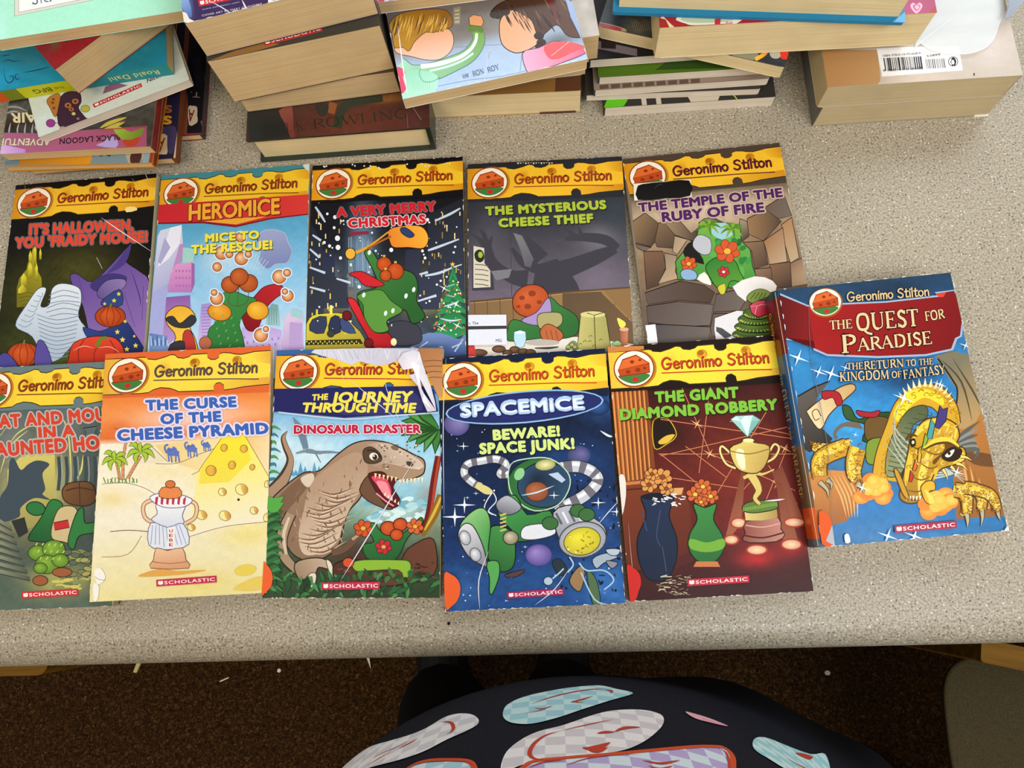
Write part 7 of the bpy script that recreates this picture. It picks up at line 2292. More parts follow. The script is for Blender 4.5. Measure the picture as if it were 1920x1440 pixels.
def stack_left():
    # lowest: two dark books showing only their right strips
    root, c, A = book('L9', 'hardcover_book', 'dark picture-cover book with a red lower edge, outermost right under the left stack', 'book', G_L, spine='R', back='8c2c30', card='1c1a24', spine_col='3a2430', corner=.003, pages='pages_tan', tc=.0012, ts=.002)
    A.frame(200, 100, .15278)
    A.full('15141c')
    A.poly([(1000, 660), (1050, 645), (1110, 660), (1110, 760), (1118, 830), (1080, 870), (1010, 880)], 'b8a58c', 2)
    A.text('A', (1078, 700), (1010, 690), 150, '6c2020', .02)
    A.text('T.', (1150, 480), (1030, 470), 70, '8c7c64', .0)
    A.poly([(935, 470), (980, 440), (1000, 700), (980, 1000), (930, 1000)], '5c3020', 2, ('7c4428', (940, 500), (960, 960)))
    A.poly([(1150, 830), (1240, 820), (1240, 990), (1190, 990)], '7c4a26')
    A.line([(1190, 250), (1250, 700)], 8, '3a3c4c')
    for k in range(4):
        A.line([(1060 + 24 * k, 60), (1110 + 24 * k, 420)], 6, '2c2c3c')
    A.poly([(930, 985), (1240, 975), (1240, 1100), (930, 1100)], '8c3034')
    c.build('cover', 'printed_gloss', root)

    root, c, A = book('L8', 'hardcover_book', 'dark violet picture-cover book with cream page edge under the left stack', 'book', G_L, spine='R', back='7c4a30', card='2a2440', spine_col='7c4426', corner=.001, ts=.004, pages='pages_tan')
    A.frame(200, 100, .15278)
    A.full('241f38')
    A.poly([(720, 900), (840, 900), (860, 1060), (820, 1200), (760, 1220), (640, 960)], '43395c', 3)
    A.poly([(640, 1010), (700, 985), (745, 1010), (742, 1120), (748, 1210), (735, 1240), (600, 1240)], 'cbb48a', 1)
    A.text('A', (715, 1040), (630, 1030), 180, '7c2a1c', .02)
    A.text('S', (785, 770), (700, 775), 100, 'd89c28', .05)
    A.text('S', (790, 640), (715, 645), 90, '9c5c2c', .05)
    A.poly([(560, 560), (720, 560), (700, 800), (600, 1100), (540, 1300), (500, 1300)], '6c3424', 1, ('4a2418', (700, 560), (560, 1200)))
    A.poly([(905, 480), (960, 470), (950, 860), (930, 1320), (900, 1320), (880, 1230), (890, 800)], '7c4424', 1, ('9c5c34', (930, 500), (920, 1300)))
    A.poly([(880, 880), (905, 850), (905, 950), (870, 1080), (850, 1260), (910, 1330), (860, 1330), (820, 1280)], 'c8b58c', 0)
    c.build('cover', 'printed_card', root)

    root, c, A = book('L7', 'hardcover_book', 'orange and blue-grey picture-cover book at the foot of the left stack', 'book', G_L, spine='R', back='c88418', card='d89828', spine_col='8c3c20', corner=.001, pages='pages_tan', ts=.0015, tc=.0016)
    A.frame(0, 150, .125)
    A.full('7c9098')
    A.poly([(300, 1180), (1400, 1120), (1340, 1270), (280, 1275)], 'dc9624', 0, ('b87820', (1300, 1140), (400, 1240)))
    A.poly([(0, 1220), (300, 1190), (280, 1270), (0, 1275)], '6c8088')
    for k in range(4):
        A.line([(1240 + 120 * k, 1125), (1300 + 120 * k, 1135)], 26, '3c2a20')
    A.frame(200, 100, .15278)
    A.poly([(250, 1230), (440, 1200), (440, 1300), (300, 1370), (250, 1300)], 'b4a890', 3)
    A.poly([(310, 1210), (430, 1205), (400, 1350), (290, 1340)], '4c2c28', 2)
    A.poly([(560, 600), (660, 570), (600, 800), (545, 1200), (520, 1380), (430, 1380)], '8aa4ac', 0)
    A.poly([(640, 600), (700, 560), (660, 760), (590, 1130), (550, 1400), (505, 1400)], '983c24', 0)
    c.build('cover', 'printed_card', root)

    root, c, A = book('L6', 'storybook', 'pink-banded black-and-white cover book lying upside down with swamp title lettering', 'book', G_L, spine='R', back='c8b088', card='ccb48c', spine_col='8c2c24', pages='pages_tan', ts=.001)
    A.frame(0, 150, .125)
    A.full('7a7466')
    A.wash([(0, '6c665c'), (.88, '3c3a36'), (1, '3a3834')], [(300, 400, 200, 100, '8c8880', .6), (150, 700, 120, 80, '1c1a1a', .8), (400, 300, 200, 100, '55524c', .7)], .5)
    for pts in ([(0, 470), (120, 410), (280, 410), (420, 480)], [(60, 520), (200, 470), (380, 520)], [(160, 640), (140, 740), (130, 820)], [(290, 640), (260, 740), (270, 820)], [(390, 640), (370, 760), (380, 820)], [(500, 650), (480, 760), (490, 820)], [(560, 640), (530, 720), (600, 800)]):
        A.line(pts, 24, 'b4b2ae', 4, True)
    A.text('AIR', (545, 485), (165, 500), 150, 'e6deb4', .03, 1.0, halo='2c2c20', hw=.05)
    A.poly([(0, 790), (640, 800), (1300, 750), (1700, 720), (2200, 690), (2200, 1010), (1900, 1030), (0, 1120)], 'b0648c', 0, ('a04c68', (100, 900), (1800, 850)))
    A.poly([(0, 960), (380, 1040), (380, 1110), (0, 1110)], 'c48cd8', 0, ('dcb4ec', (300, 1080), (40, 1000)))
    A.poly([(1440, 980), (1560, 930), (1640, 840), (1760, 900), (1740, 1020)], 'b09cd0', 2)
    A.text('ADVENTURES', (760, 880), (-150, 880), 105, 'dfe0bc', .02, 1.05, .15, halo='3c4030', hw=.03)
    A.text('BLACK LAGOON', (1800, 815), (900, 880), 88, '1c181c', .02, 1.05, .1)
    A.poly([(1700, 740), (1800, 700), (1960, 780), (2160, 720), (2100, 850), (1960, 900), (1840, 900)], '9cb43c', 3, ('6c8428', (1800, 720), (1960, 900)))
    A.poly([(1840, 900), (1960, 900), (2100, 850), (2040, 980), (1900, 1000)], 'b43c24', 3)
    for pts in ([(1500, 720), (1660, 640), (1900, 560)], [(1560, 740), (1720, 690), (1880, 620)]):
        A.line(pts, 60, 'c4b04c', 4, True)
    for k in range(5):
        A.line([(1800 + 60 * k, 640 + 10 * k), (2100 + 20 * k, 560 + 40 * k)], 8, '4c4a40', 3)
    A.line([(1500, 745), (1900, 722), (2180, 700)], 14, 'a43c3c')
    c.build('cover', 'printed_gloss', root)

    root, c, A = book('L5', 'storybook', 'white-covered thin book with a red publisher bar, fanned on the left stack', 'book', G_L, spine='B', back='d8d2c4', card='d8d8cc', pages='pages_white')
    A.frame(0, 0, .25)
    A.full('cfd6cc')
    A.wash([(0, 'ccd2c8'), (1, 'd2dace')], [(340, 900, 100, 80, 'dcecec', .8), (700, 700, 160, 80, 'b4b4a0', .6)], .05)
    # purple blot with ochre wedge
    A.shape([(480, 700), (590, 690), (610, 760), (590, 810), (640, 880), (655, 890), (600, 920), (540, 950), (450, 950), (430, 880), (420, 800)], '3f2438', 3, '1c1018', 4)
    A.shape([(350, 760), (380, 720), (450, 705), (440, 800), (415, 880), (375, 810)], 'b47434', 3, '2a160c', 3)
    for x, y in ((395, 770), (405, 810), (400, 745)):
        A.ell(x, y, 11, 9, '7c3c1c')
    for x, y, q in ((510, 790, 26), (565, 760, 26), (535, 820, 20)):
        A.disc(x, y, q, q * .8, 'b07048', 3, '5c2c1c')
        A.ell(x, y, q * .4, q * .35, '4c2018')
    A.disc(552, 853, 16, 13, 'c8c86c', 2)
    A.disc(585, 890, 12, 10, '8c7c94', 2)
    A.disc(640, 815, 34, 26, 'b8b04c', 3)
    A.disc(380, 924, 34, 30, '9c3c8c', 3, '2c1024')
    A.ell(470, 965, 24, 18, 'b88c88')
    A.line([(410, 920), (440, 925)], 4, '2c1024')
    A.poly([(790, 650), (870, 620), (960, 640), (770, 705)], '8c5c70', 1)
    publisher(A, (707, 808), (1068, 650), 30, 'b8242c')
    A.text('Nicol', (1105, 620), (1205, 578), 26, '24242a', .02, 1.0, .2)
    c.build('cover', 'printed_card', root)

    # thick blue book lying with its spine to the front
    loc, rot, w, h, t, H = BOOKS['BFG']
    root, c, A = book('BFG', 'storybook', 'teal and yellow spine paperback lying upside down in the left stack', 'book', G_L, spine='F', back='2f8c94', card='1f7c8c', spine_col='c4c81c', pages='pages_tan', corner=0)
    A.frame(0, 0, .125)
    A.full('1d7482')
    A.wash([(0, '17606e'), (.6, '1b6c7c'), (1, '2194b4')], [(60, 1200, 260, 160, '22a0cc', .9), (2000, 900, 500, 300, '187080', .9), (400, 850, 200, 120, '2a6c7c', .6)], .12)
    for pts in ([(60, 1000), (70, 1150), (120, 1240), (190, 1210), (200, 1150), (150, 1140), (140, 1180)], [(300, 1110), (240, 1120), (230, 1170), (270, 1190), (300, 1160)], [(0, 840), (100, 830), (160, 820)], [(20, 930), (120, 900), (220, 920), (330, 900)], [(340, 1090), (560, 1050), (760, 1000)]):
        A.line(pts, 18, '174a68', 4, True)
    for k in range(5):
        A.line([(400 + 46 * k, 860), (410 + 46 * k, 970)], 20, '4c8088', 3, True)
    S = Art(c, H, w, t, 0)
    S.m = lambda q: q
    S._basis = lambda p0, p1, hp: (p0, (p1[0] - p0[0], 0), (0, -hp))
    S.place = lambda x, y, z: (x, -h - .0002 - z, y + t)
    S.z = 0
    S.poly([(0, 0), (.052, 0), (.055, -t), (0, -t)], 'd8581c')
    S.poly([(.052, 0), (.066, 0), (.068, -t), (.052, -t)], '7c8420')
    S.poly([(.066, 0), (.118, 0), (.118, -t), (.066, -t)], 'c8c820')
    S.poly([(.118, 0), (w, 0), (w, -t), (.118, -t)], '2a8c90')
    S.text('Roald Dahl', (.1865, -.0045), (.1435, -.0045), .0056, 'e0d898', .0, 1.08)
    S.text('THE', (.104, -.0052), (.095, -.0052), .003, '4c5010')
    S.text('BFG', (.0925, -.0045), (.077, -.0045), .0052, '5c6414', .02)
    c.build('cover', 'printed_card', root)

    root, c, A = book('L2', 'storybook', 'dark red paperback set crookedly under the mint book', 'book', G_L, spine='B', back='8c3028', card='7c1a20', pages='pages_tan', corner=.001)
    A.frame(0, 0, .125)
    A.full('7c181e')
    A.wash([(0, '5c1014'), (1, '8c1a22')], [(820, 680, 60, 60, '5c5430', .9), (700, 760, 120, 100, '6c2c30', .6)], .15)
    c.build('cover', 'printed_card', root)

    root, c, A = book('L1', 'storybook', 'pale mint paperback with a white framed title panel, on top of the left stack', 'book', G_L, spine='R', back='a8d8c4', card='e6e8cc', pages='pages_tan', corner=.002)
    A.frame(0, 0, .125)
    A.full('a9ecd2')
    A.wash([(0, 'a6e6cc'), (1, 'aef0d6')], [(20, 500, 80, 300, 'c4f6f0', .6)], .04)
    for q, col in (((215, -600, 245), '8c9088'), ((222, -590, 238), 'dedcd0'), ((278, -590, 190), '8c9088'), ((284, -590, 182), 'f0f6f6')):
        x, y0, y1 = q
        A.poly([(x, y1), (x, y0), (2600, y0), (2600, y1 - (2600 - x) * .205)], col)
    A.glyphs("R'S", (760, -165), (440, -105), 185, '3a4460', ROMAN, .55)
    c.build('cover', 'printed_card', root)


def stack_novels():
    root, c, A = book('M4', 'hardcover_book', 'dark brown-red hardcover with author lettering at the foot of the novel stack', 'book', G_M, spine='R', back='2c3830', card='2a2a26', spine_col='1c2a22', pages='pages_cream', tc=.0022, ts=.004, inset=.004, corner=.001)
    A.frame(440, 0, .25)
    A.wash([(0, '3a302c'), (1, '44302a')], [(900, 920, 420, 130, '6c3428', .9), (600, 900, 160, 120, '5c3026', .8), (250, 930, 130, 200, '262625', 1), (1200, 900, 200, 120, '5c2c28', .7), (1150, 740, 140, 30, '9c6430', .9)], .18)
    A.poly([(100, 800), (330, 810), (400, 950), (440, 1080), (110, 1100)], '292a28', 0)
    A.poly([(330, 830), (430, 800), (440, 960), (470, 1080), (430, 1060), (380, 930)], '8c4c40', 2, ('6c3028', (340, 830), (450, 1060)))
    A.line([(1110, 730), (880, 770), (800, 830), (770, 960)], 66, '33382c', 4)
    A.line([(740, 770), (720, 850)], 60, '8c5430', 3)
    A.poly([(600, 790), (700, 780), (690, 860), (640, 870)], '33302c', 3)
    A.glyphs('ROWLING', (585, 968), (1312, 884), 74, '1d3020', ROMAN, .55)
    A.glyphs('J. K.', (380, 998), (548, 974), 74, '2c2c24', ROMAN, .5)
    A.line([(110, 1095), (700, 1060), (1440, 970)], 10, '2a3026', 3)
    A.line([(1340, 810), (1400, 900)], 4, '9c8078')
    A.line([(1290, 850), (1300, 960)], 3, '8c6c64')
    c.build('cover', 'printed_gloss', root)

    root, c, A = book('M3', 'novel', 'thin-showing worn paperback directly on the dark hardcover', 'book', G_M, spine='R', back='4a3a2c', card='5a4634', pages='pages_tan', corner=.003)
    c.build('cover', 'printed_card', root)

    root, c, A = book('M2', 'novel', 'thick worn paperback with a dark cover, middle of the novel stack', 'book', G_M, spine='R', back='3a3a38', card='3c3a36', pages='pages_tan', corner=.004)
    A.frame(440, 0, .25)
    A.full('3a3934')
    A.poly([(-300, 500), (0, 380), (220, 320), (340, 330), (0, 430)], '8c6434', 1)
    publisher(A, (222, 345), (660, 232), 50, 'b82c28')
    c.build('cover', 'printed_gloss', root)

    root, c, A = book('M1', 'novel', 'very thick paperback with a violet back cover, on top of the novel stack', 'book', G_M, spine='R', back='3c3050', card='e0d8d0', pages='pages_tan', corner=.006)
    A.frame(330, 0, .125)
    A.full('382a50')
    A.wash([(0, '3c2c54'), (1, '3a2a58')], [(150, 100, 60, 160, '7c9cd8', .9), (1200, 60, 300, 80, '44244c', .5)], .1)
    A.poly([(80, -60), (190, 0), (240, 220), (200, 260), (110, 150), (80, 60)], '86a4dc', 2, ('5470b0', (120, 0), (220, 230)))  # bluish glare on the corner, painted into the cover colour
    A.poly([(80, 180), (160, 200), (200, 280), (340, 350), (240, 360), (120, 330), (60, 260)], 'e6e0d4', 2)
    publisher(A, (350, 100), (1110, -60), 100, 'c42a2c')
    A.text('www.scholastic.com', (390, 152), (950, 38), 20, 'c4bcd0', .0, 1.05)
    A.text('COVER ART BY MARY GRANDPR\u00c9', (392, 248), (1290, 72), 28, 'd8d0dc', .0, 1.1)
    A.poly([(1380, 0), (1360, -400), (2300, -560), (2320, -140), (1390, 80)], 'eceae4')
    for k in range(30):
        A.line([(1440 + 26 * k, 20 - 6 * k), (1430 + 26 * k, -200 - 6 * k)], 6 + (k * 7) % 9, '2c2c30')
    for pts, w in (([(520, 20), (700, 120), (920, 260)], 14), ([(990, 0), (1040, 100), (1100, 230)], 24), ([(1760, 0), (1810, 60)], 14)):
        A.crease(pts, w, 'e6e0e4')
    A.wear(31, 60)
    c.build('cover', 'printed_gloss', root)


def stack_middle():
    root, c, A = book('R4', 'chapter_book', 'ochre and brown paperback lying at the foot of the middle stack', 'book', G_R, spine='B', back='b88434', card='a87838', pages='pages_cream', corner=.003)
    A.frame(880, 0, .25)
    A.full('8c6434')
    A.poly([(650, 560), (840, 560), (850, 700), (640, 700)], '5c3824')
    c.build('cover', 'printed_card', root)
    b = MB()
    loc, rot, w, h, t, H = BOOKS['R4']
    b.box((w * .74, -h - .0006, 0), (w - .004, -h - .0001, .0022), lin('5c3824'))
    b.build('edge_band', 'printed_card', root)
    root, c, A = book('R3', 'chapter_book', 'cream-edged paperback second from the bottom of the middle stack', 'book', G_R, spine='L', back='cfc0a0', card='d8ccb4', pages='pages_tan', corner=.005)
    c.build('cover', 'printed_card', root)
    root, c, A = book('R3b', 'chapter_book', 'book with a scuffed greyish-white cover poking out under the pale blue chapter book', 'book', G_R, spine='L', back='d8d0c0', card='dcd8d0', pages='pages_tan', corner=.008)
    A.frame(880, 0, .25)
    A.wash([(0, 'dcdad6'), (1, 'd6d2cc')], [(900, 120, 40, 60, 'c0bcb8', .6), (860, 40, 40, 40, 'e8e8ea', .6)], .08)
    c.build('cover', 'printed_card', root)

    root, c, A = book('RON', 'chapter_book', 'pale blue and grey illustrated chapter book, second from top of the middle stack', 'book', G_R, spine='L', back='d8d0c4', card='f0eee8', pages='pages_tan', corner=.002)
    A.frame(700, 0, .13889)
    A.wash([(0, '54524e'), (.62, '66605c'), (.78, '8c8884'), (.84, 'a9bcd8'), (1, 'b9d2f0')], [(1250, 350, 300, 160, '6a625c', .8), (1500, 900, 500, 160, 'b0c8ea', .9), (900, 1150, 300, 120, 'b4d2f0', .8), (2500, 550, 300, 120, '4c4a48', .8), (2700, 700, 100, 60, '58565a', .6)], .06)
    for pts in ([(1100, 640), (1500, 610), (1728, 600), (2100, 540)], [(840, 1170), (1300, 1080), (1728, 1030), (2300, 900)], [(1570, 690), (1550, 800)], [(2010, 690), (1980, 960)]):
        A.line(pts, 8, '7c8cac', 3)
    # plain stand-ins in the picture's colours: thatch, peach rounds, a striped green hose, a dark hedge, a pink cushion
    A.shape([(290, 640), (420, 520), (700, 420), (960, 380), (1060, 440), (1085, 580), (1030, 710), (900, 800), (720, 810), (500, 760), (330, 720)], 'e0a074', 8, '38241a', 4, ('f0c8b4', (700, 430), (760, 800)))
    A.shape([(215, 330), (330, 200), (560, 140), (850, 120), (1000, 150), (1070, 260), (1060, 360), (960, 400), (800, 440), (700, 440), (560, 560), (480, 690), (400, 640), (290, 640), (260, 500)], 'b8862a', 8, '38240f', 4, ('8c5c1c', (450, 560), (700, 160)))
    r = random.Random(2)
    for _ in range(46):
        x, y = r.uniform(270, 1000), r.uniform(180, 330)
        A.line([(x, y), (x - 20, y + 90), (x - 60, y + r.uniform(140, 260) * (1.2 - (x - 270) / 1400))], [4, 16, 2], r.choice(['6c4416', 'd8a840', '4a2c10', 'c8942c', 'e0b44c']), 3)
    A.line([(330, 900), (500, 1010), (760, 980), (1080, 860), (1300, 740), (1420, 560), (1400, 420)], [280, 280, 260, 220, 200, 180, 150], '3c6c70', 5)
    A.line([(330, 900), (500, 1010), (760, 980), (1080, 860), (1300, 740), (1420, 560), (1400, 420)], [264, 264, 244, 204, 184, 164, 136], 'a8e0c4', 5, False, '6c9c2c')
    A.line([(640, 900), (900, 860), (1150, 780), (1300, 680), (1380, 560), (1395, 450)], [60, 60, 52, 46, 40, 34], 'f2f8f6', 5)
    A.line([(760, 960), (1000, 900), (1200, 820), (1350, 720)], 30, 'd0f0ea', 5)
    A.poly([(430, 980), (640, 950), (860, 1020), (820, 1240), (400, 1330), (420, 1180)], '9cdcc0', 3, ('b8ecd8', (450, 1000), (600, 1300)))
    for k in range(9):
        A.line([(520 + 30 * k, 1080), (540 + 28 * k, 1220)], 8, '7cc8a8', taper=True)
    A.line([(640, 930), (620, 1000), (680, 1100), (800, 1100), (900, 1040)], 7, '4c8c8c', 4)
    A.poly([(310, 920), (380, 920), (430, 980), (410, 1060), (450, 1180), (380, 1270), (340, 1130)], 'dc5878', 3)
    A.poly([(400, 1030), (440, 1060), (450, 1180), (420, 1120)], 'f0d4dc', 2)
    A.line([(1280, 390), (1390, 380), (1480, 420)], 70, '5c7c24', 3)
    A.shape([(1300, 340), (1290, 240), (1350, 200), (1460, 220), (1490, 300), (1460, 360)], 'd8945c', 8, '2c1810', 1)
    A.poly([(1080, 110), (1180, 90), (1170, 330), (1090, 330)], '8c846c', 0)
    for k in range(4):
        A.line([(1100, 150 + 50 * k), (1160, 140 + 50 * k)], 10, 'd8d0b4')
    # right: dark hedge over a peach round, pink cushion
    A.frame(880, 0, .25)
    A.shape([(230, 160), (300, 80), (420, 90), (520, 160), (560, 260), (500, 340), (400, 390), (320, 390), (240, 320)], 'e0a478', 6, '2c1810', 4, ('e8b494', (300, 120), (420, 380)))
    A.shape([(160, 100), (240, 20), (420, -30), (640, -20), (760, 60), (830, 220), (840, 280), (740, 270), (680, 200), (640, 190), (580, 240), (520, 280), (470, 160), (400, 110), (300, 70), (230, 140)], '3a241a', 6, '1a0e0a', 4, ('5c3a28', (300, 20), (800, 240)))
    for _ in range(30):
        x, y = r.uniform(260, 780), r.uniform(-20, 160)
        A.line([(x, y), (x + 20, y + 40), (x + 50, y + 90)], [4, 12, 2], r.choice(['24140e', '6c4630', '4a2e20', '7c5438']), 3)
    A.line([(590, -20), (640, 80), (640, 150)], 24, '6c1c24', 3)
    for x, y in ((190, 110), (270, 90), (520, 270), (540, 320), (530, 350)):
        A.disc(x, y, 34, 26, '33201a', 4, '160c08')
    A.shape([(400, 400), (520, 360), (640, 310), (760, 330), (860, 350), (870, 400), (700, 470), (560, 520), (450, 560)], 'e0688c', 5, '6c2438', 4, ('e8b0d0', (780, 350), (480, 520)))
    A.poly([(560, 350), (700, 310), (860, 350), (760, 400), (680, 440), (600, 440)], 'e05c64', 3)
    A.poly([(720, -10), (780, 20), (820, 180), (850, 320), (820, 250), (760, 130)], '9cb4e0', 0)
    A.glyphs('BY', (-30 + 6, 582), (-2, 576), 26, '5c749c', ROMAN, .6)
    A.frame(700, 0, .13889)
    A.glyphs('BY', (1212, 1064), (1302, 1036), 52, '4c6484', ROMAN, .7)
    A.glyphs('RON', (1350, 1036), (1502, 992), 72, '4c6484', ROMAN, .8)
    A.glyphs('ROY', (1550, 982), (1704, 936), 72, '4c6484', ROMAN, .8)
    for pts, w in (([(330, 350), (400, 900), (470, 1320)], 16), ([(1570, 660), (1500, 1080)], 10), ([(2650, 560), (2400, 760)], 12)):
        A.crease(pts, w, 'f2f6fa')
    A.wear(33, 70)
    c.build('cover', 'printed_gloss', root)

    root, c, A = book('R1', 'chapter_book', 'paperback with a white and pink cover corner, on top of the middle stack', 'book', G_R, spine='L', back='e0d8d0', card='ece4e4', pages='pages_tan', corner=.002)
    A.frame(700, 0, .13889)
    A.full('e4e2ea')
    A.poly([(40, 80), (110, 70), (220, -100), (100, -100)], 'd85868', 1)
    A.poly([(130, 60), (220, 0), (330, -60), (200, 60)], 'b8a0c0', 2)
    c.build('cover', 'printed_card', root)


def stack_right():
    info = (('Sa', 'thin magazine-like book at the foot of the stack right of the middle, green leaf corner', '2f3a36', 'ccbfae', '35302c', 'green'),
            ('Sb', 'thin pale-edged book second from the bottom of its stack, poking out left', '3a3430', 'ccbfae', '2c3c3c', None),
            ('Sc', 'thin pale-edged book with dotted cover edge, third from the bottom of its stack', '5c4c40', 'ccbfae', '2c4444', 'dots'),
            ('Sd', 'thin book with an olive green cover and red strip in the pale-edged stack', '3c4c20', 'ccbfae', '2c4c4c', 'olive'),
            ('Se', 'thin book with a grey and black cover, topmost of the pale-edged books', '4a4044', 'ccbfae', '24343c', 'grey'))
    for key, lab, card, back, sp, art in info:
        root, c, A = book(key, 'magazine', lab, 'book', 'thin books in the stack right of the middle', spine='L', back=back, card=card, spine_col=sp, pages='pages_white', corner=.002, ts=.0012)
        A.frame(1060, 0, .15278)
        if art == 'green':
            A.full('33302c')
            A.poly([(470, 1330), (520, 1200), (780, 1200), (720, 1300), (480, 1345)], '5cbc1c')
            for x in (960, 1140):
                A.line([(x, 1200), (x + 14, 1310)], 60, 'c4b8a4')
            A.poly([(1500, 1180), (1900, 1160), (1860, 1270), (1560, 1290)], 'c4b8a4')
            A.line([(2060, 1160), (2110, 1220), (2120, 1290)], 12, 'a4d44c')
        elif art == 'olive':
            A.full('4c6c18')
            A.poly([(1100, 860), (1400, 640), (3000, 560), (3000, 800)], '2f4a18')
            A.poly([(1150, 780), (1400, 740), (2300, 700), (2200, 640), (1200, 700)], 'a03430', 0)
        elif art == 'grey':
            A.full('1c1a1c')
            A.poly([(400, 500), (880, 600), (880, 690), (400, 600)], '6c6068')
            A.poly([(440, 490), (620, 530), (620, 600), (440, 590)], '241c20')
            A.poly([(300, 500), (400, 500), (380, 640), (300, 690)], '3c6c74', 2)
        elif art == 'dots':
            A.full('8c7a6a')
            for k in range(9):
                A.line([(420 + 140 * k, 1070 - 9 * k), (530 + 140 * k, 1060 - 9 * k)], 50, '5c4a3e')
        c.build('cover', 'printed_card', root)

    root, c, A = book('S3', 'storybook', 'rotated dark-covered book with a bright red corner under the thick red-topped book', 'book', G_S, spine='B', back='d8cca8', card='2c3440', pages='pages_cream', corner=.004)
    A.frame(1060, 0, .15278)
    A.wash([(0, '28303c'), (1, '2c3440')], [(900, 330, 160, 120, '6c6450', .9), (500, 100, 120, 120, '1f2834', .7)], .3)
    A.poly([(420, 270), (560, 300), (730, 350), (740, 390), (560, 360), (300, 330), (300, 250)], 'a8a070', 2)
    A.poly([(400, 280), (560, 310), (680, 345), (670, 385), (480, 340), (380, 320)], 'b83c4c', 2)
    for _ in range(20):
        A.line([(800 + 12 * _, 240 + 7 * (_ % 5)), (830 + 12 * _, 380)], 5, '8c8468' if _ % 2 else '3c3830')
    A.frame(1280, 60, .125)
    A.poly([(700, 300), (1100, 270), (1100, 420), (900, 400), (720, 340)], '8c8870', 2)
    A.line([(1090, 410), (1200, 350), (1280, 270)], 60, 'e8c840', 4, False, 'f07c2c')
    A.poly([(1310, 290), (1440, 280), (1480, 350), (1420, 400), (1330, 380)], 'b4b0a0', 3)
    A.poly([(1470, 270), (1640, 240), (1620, 390), (1500, 410), (1470, 360)], 'e03424', 2)
    c.build('cover', 'printed_gloss', root)

    root, c, A = book('S2', 'storybook', 'thick red-covered book with little hearts under the blue hardcover', 'book', G_S, spine='B', back='d8cca8', card='e0cc98', pages='pages_cream', corner=.006)
    A.frame(1060, 0, .15278)
    A.full('a8242c')
    A.poly([(1160, 220), (1230, 240), (1290, 360), (1400, 380), (1300, 300), (1200, 200)], 'e8d8a8', 0)
    A.poly([(1360, 220), (1480, 290), (1600, 310), (2000, 290), (2060, 310), (2100, 290), (2180, 200), (1800, 120)], 'e8e4d4', 3)
    A.poly([(1420, 220), (1560, 280), (1980, 265), (2100, 200), (1800, 120)], 'b8c8a8', 3)
    A.frame(1340, 0, .30208)

    def heart(x, y, s, col):
        A.poly([(x, y + s), (x - s, y - .1 * s), (x - .85 * s, y - .7 * s), (x - .4 * s, y - .85 * s), (x, y - .45 * s), (x + .4 * s, y - .85 * s), (x + .85 * s, y - .7 * s), (x + s, y - .1 * s)], col, 3)
    heart(90, 152, 22, 'e88c94')
    A.poly([(0, 120), (40, 110), (30, 170), (0, 180)], 'c42c34')
    A.poly([(1150, 130), (1200, -40), (1420, -80), (1390, 20), (1330, 80), (1240, 108), (1160, 112)], 'b83c70', 1, ('a4305c', (1180, 0), (1380, 20)))
    heart(1252, 48, 36, 'ecb4cc')
    heart(1254, 47, 22, 'c8447c')
    heart(1256, 46, 14, 'ecb4cc')
    c.build('cover', 'printed_gloss', root)

    # hardcover lying with its page edge to the front: boards overhang the pages
    loc, rot, w, h, t, H = BOOKS['S1']
    root = empty('hardcover_book', (loc[0], loc[1], loc[2] + TOP), rot, 'bright blue hardcover with its page edge to the front, on top of its stack', 'book', G_S)
    c = MB()
    blue = lin('1c7ca8')
    c.prism(round_rect(0, -h, w, 0, (.002, .002, 0, 0)), 0, .003, blue)
    c.prism(round_rect(0, -h, w, 0, (.002, .002, 0, 0)), t - .003, t, blue)
    c.box((0, -.003, .003), (w, 0, t - .003), blue)
    c.build('cover', 'printed_gloss', root)
    p = MB()
    p.box((.0045, -h + .005, .003), (w - .0045, -.003, t - .003))
    p.build('page_block', 'pages_cream', root)
    tip = MB()
    tip.prism([(w - .009, -h - .0002), (w + .0003, -h - .0002), (w + .0003, -h + .009)], .0031, .0036, lin('5ca8d8'))
    tip.build('bent_corner', 'printed_gloss', root)


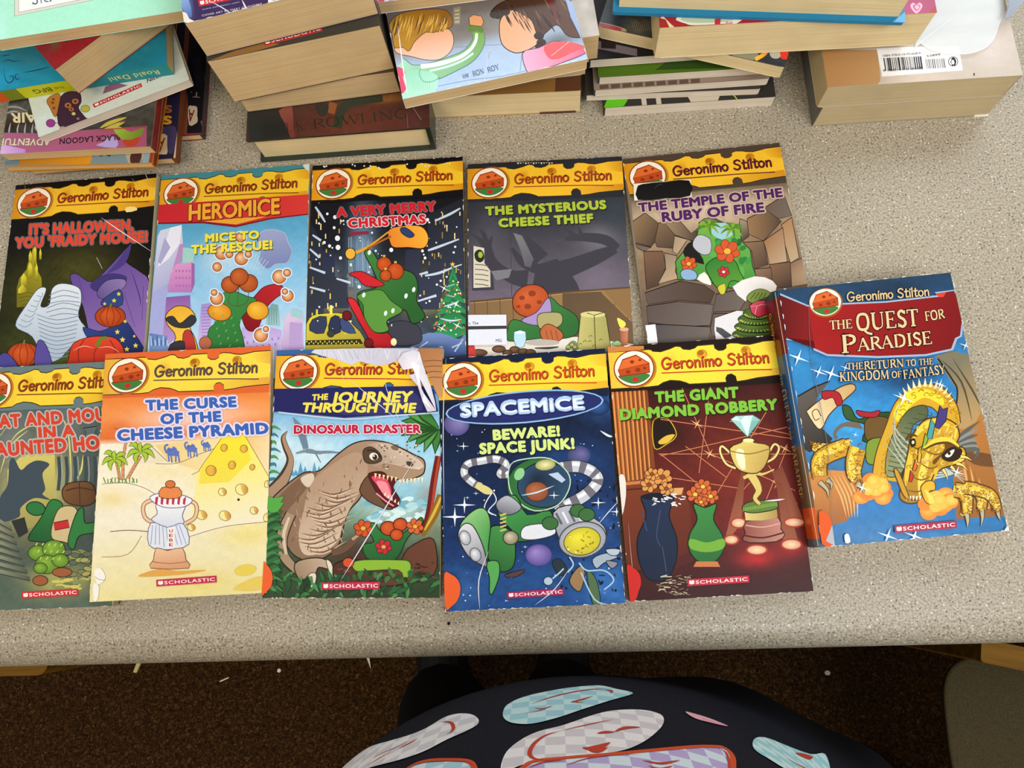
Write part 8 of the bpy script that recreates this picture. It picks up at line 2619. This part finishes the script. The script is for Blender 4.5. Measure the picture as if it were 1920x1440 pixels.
def stack_far_right():
    root, c, A = book('P2', 'novel', 'plain-edged novel at the foot of the right stack', 'book', G_P, spine='L', back='8a8478', card='b8ac94', spine_col='6c6a64', pages='pages_grey', corner=.004)
    c.build('cover', 'printed_card', root)
    tip = MB()
    loc, rot, w, h, t, H = BOOKS['P2']
    tip.prism([(w - .012, -h - .001), (w + .0004, -h - .001), (w + .0004, -h + .01)], .0001, .0012, lin('efe9dc'))
    tip.build('bent_corner', 'printed_card', root)

    root, c, A = book('P1', 'novel', 'novel with tan back cover and white barcode panel, atop the right stack', 'book', G_P, spine='R', back='c0b4a0', card='cfc0b0', pages='pages_grey', corner=.003)
    A.frame(1340, 0, .30208)
    A.wash([(0, 'c8c2c0'), (.7, 'cdc2b8'), (1, 'c8bcae')], [(820, 440, 160, 90, 'ad7f4c', 1), (700, 400, 120, 200, 'a87c4c', 1), (1700, 300, 140, 120, 'dcd0cc', .7), (1250, 500, 200, 40, 'd8c4b4', .6)], .05)
    A.poly([(660, 310), (1010, 310), (1030, 500), (1010, 526), (710, 545), (690, 500)], 'ab7d49', 0, ('bd9263', (700, 350), (1000, 520)))
    A.poly([(1005, 300), (1240, 290), (1515, 285), (1540, 436), (1040, 476)], 'f2f0ee', 0)
    r = random.Random(5)
    x = 1050
    while x < 1285:
        wd = r.choice([3, 5, 8, 11])
        A.line([(x, 360 - .045 * (x - 1050)), (x + 12, 440 - .045 * (x - 1050))], wd, r.choice(['1c1c24', '2c2c3c', '3c3c48']))
        x += wd + r.choice([3, 5, 7])
    x = 1308
    while x < 1430:
        wd = r.choice([3, 5, 8])
        A.line([(x, 368 - .045 * (x - 1050) + 12), (x + 10, 432 - .045 * (x - 1050) + 6)], wd, '2c2c34')
        x += wd + r.choice([4, 6, 8])
    A.text('ISBN 978-0-14-751658-9', (1045, 353), (1278, 336), 13, '2c2c34', .01)
    A.text('9 780147 516589', (1044, 446), (1292, 428), 15, '2c2c34', .01)
    A.text('52899', (1316, 354), (1400, 344), 12, '2c2c34', .01)
    A.ell(1480, 382, 31, 30, '2c2c34')
    A.ell(1480, 382, 27, 26, 'f2f0ee')
    A.poly([(1470, 362), (1482, 356), (1492, 364), (1500, 382), (1494, 402), (1498, 410), (1484, 406), (1470, 410), (1472, 400), (1462, 386), (1468, 374)], '1c1c22', 2)
    A.poly([(1472, 374), (1482, 372), (1488, 386), (1484, 400), (1474, 398), (1468, 386)], 'f2f0ee', 2)
    A.ell(1610, 462, 6, 10, '6c5c58')
    c.build('cover', 'printed_card', root)
    # loose clear film peeling off the cover
    m, n, l, b = new_mat('clear_film', 0.35, 0.5)
    b.inputs['Base Color'].default_value = (0.80, 0.87, 0.90, 1)
    b.inputs['Alpha'].default_value = 0.62
    s = MB()
    loc, rot, w, h, t, H = BOOKS['P1']
    F = Art(s, H, .20, .3, t + .0010).frame(1640, 0, .16667)
    F.h, F.x0, F.w = .2, 0, w + .03
    out = smooth_pts([(440, 540), (480, 490), (560, 540), (640, 590), (760, 625), (960, 638), (1120, 610), (1260, 540), (1350, 420), (1390, 290), (1440, 160), (1420, -100), (1300, -500), (900, -560), (620, -300), (560, 100)], 3)
    F.place = lambda x, y, z: (x, y, z + .004 * max(0, math.sin(x * 45)) ** 2 + .0015 * math.sin(y * 90) ** 2)
    ctr = (950, 150)
    for ring in range(6):
        for k in range(len(out)):
            a, bb = out[k - 1], out[k]
            f0, f1 = ring / 6, (ring + 1) / 6
            q = lambda p, f: (ctr[0] + (p[0] - ctr[0]) * f, ctr[1] + (p[1] - ctr[1]) * f)
            F.z = t + .0010
            F.poly([q(a, f0), q(a, f1), q(bb, f1), q(bb, f0)] if ring else [q(a, f1), q(bb, f1), ctr], 'd8e4ea')
    s.build('clear_film', 'clear_film', root)
    s = MB()
    F = Art(s, H, .3, .3, t + .0085).frame(1640, 0, .16667)
    F.x0, F.h, F.w = 0, .25, .3
    F.place = lambda x, y, z: (x, y, z)
    F.poly([(1440, -300), (1900, -300), (1690, 0), (1600, 110), (1510, 220), (1430, 295), (1390, 290), (1440, 160), (1425, 0)], '9aa4b4', 0, ('aab4c4', (1440, 200), (1700, -100)))
    fl = s.build('film_flap', 'printed_matte', root)
    mod = fl.modifiers.new('thickness', 'SOLIDIFY')
    mod.thickness = .0004


stack_left()
stack_novels()
stack_middle()
stack_right()
stack_far_right()
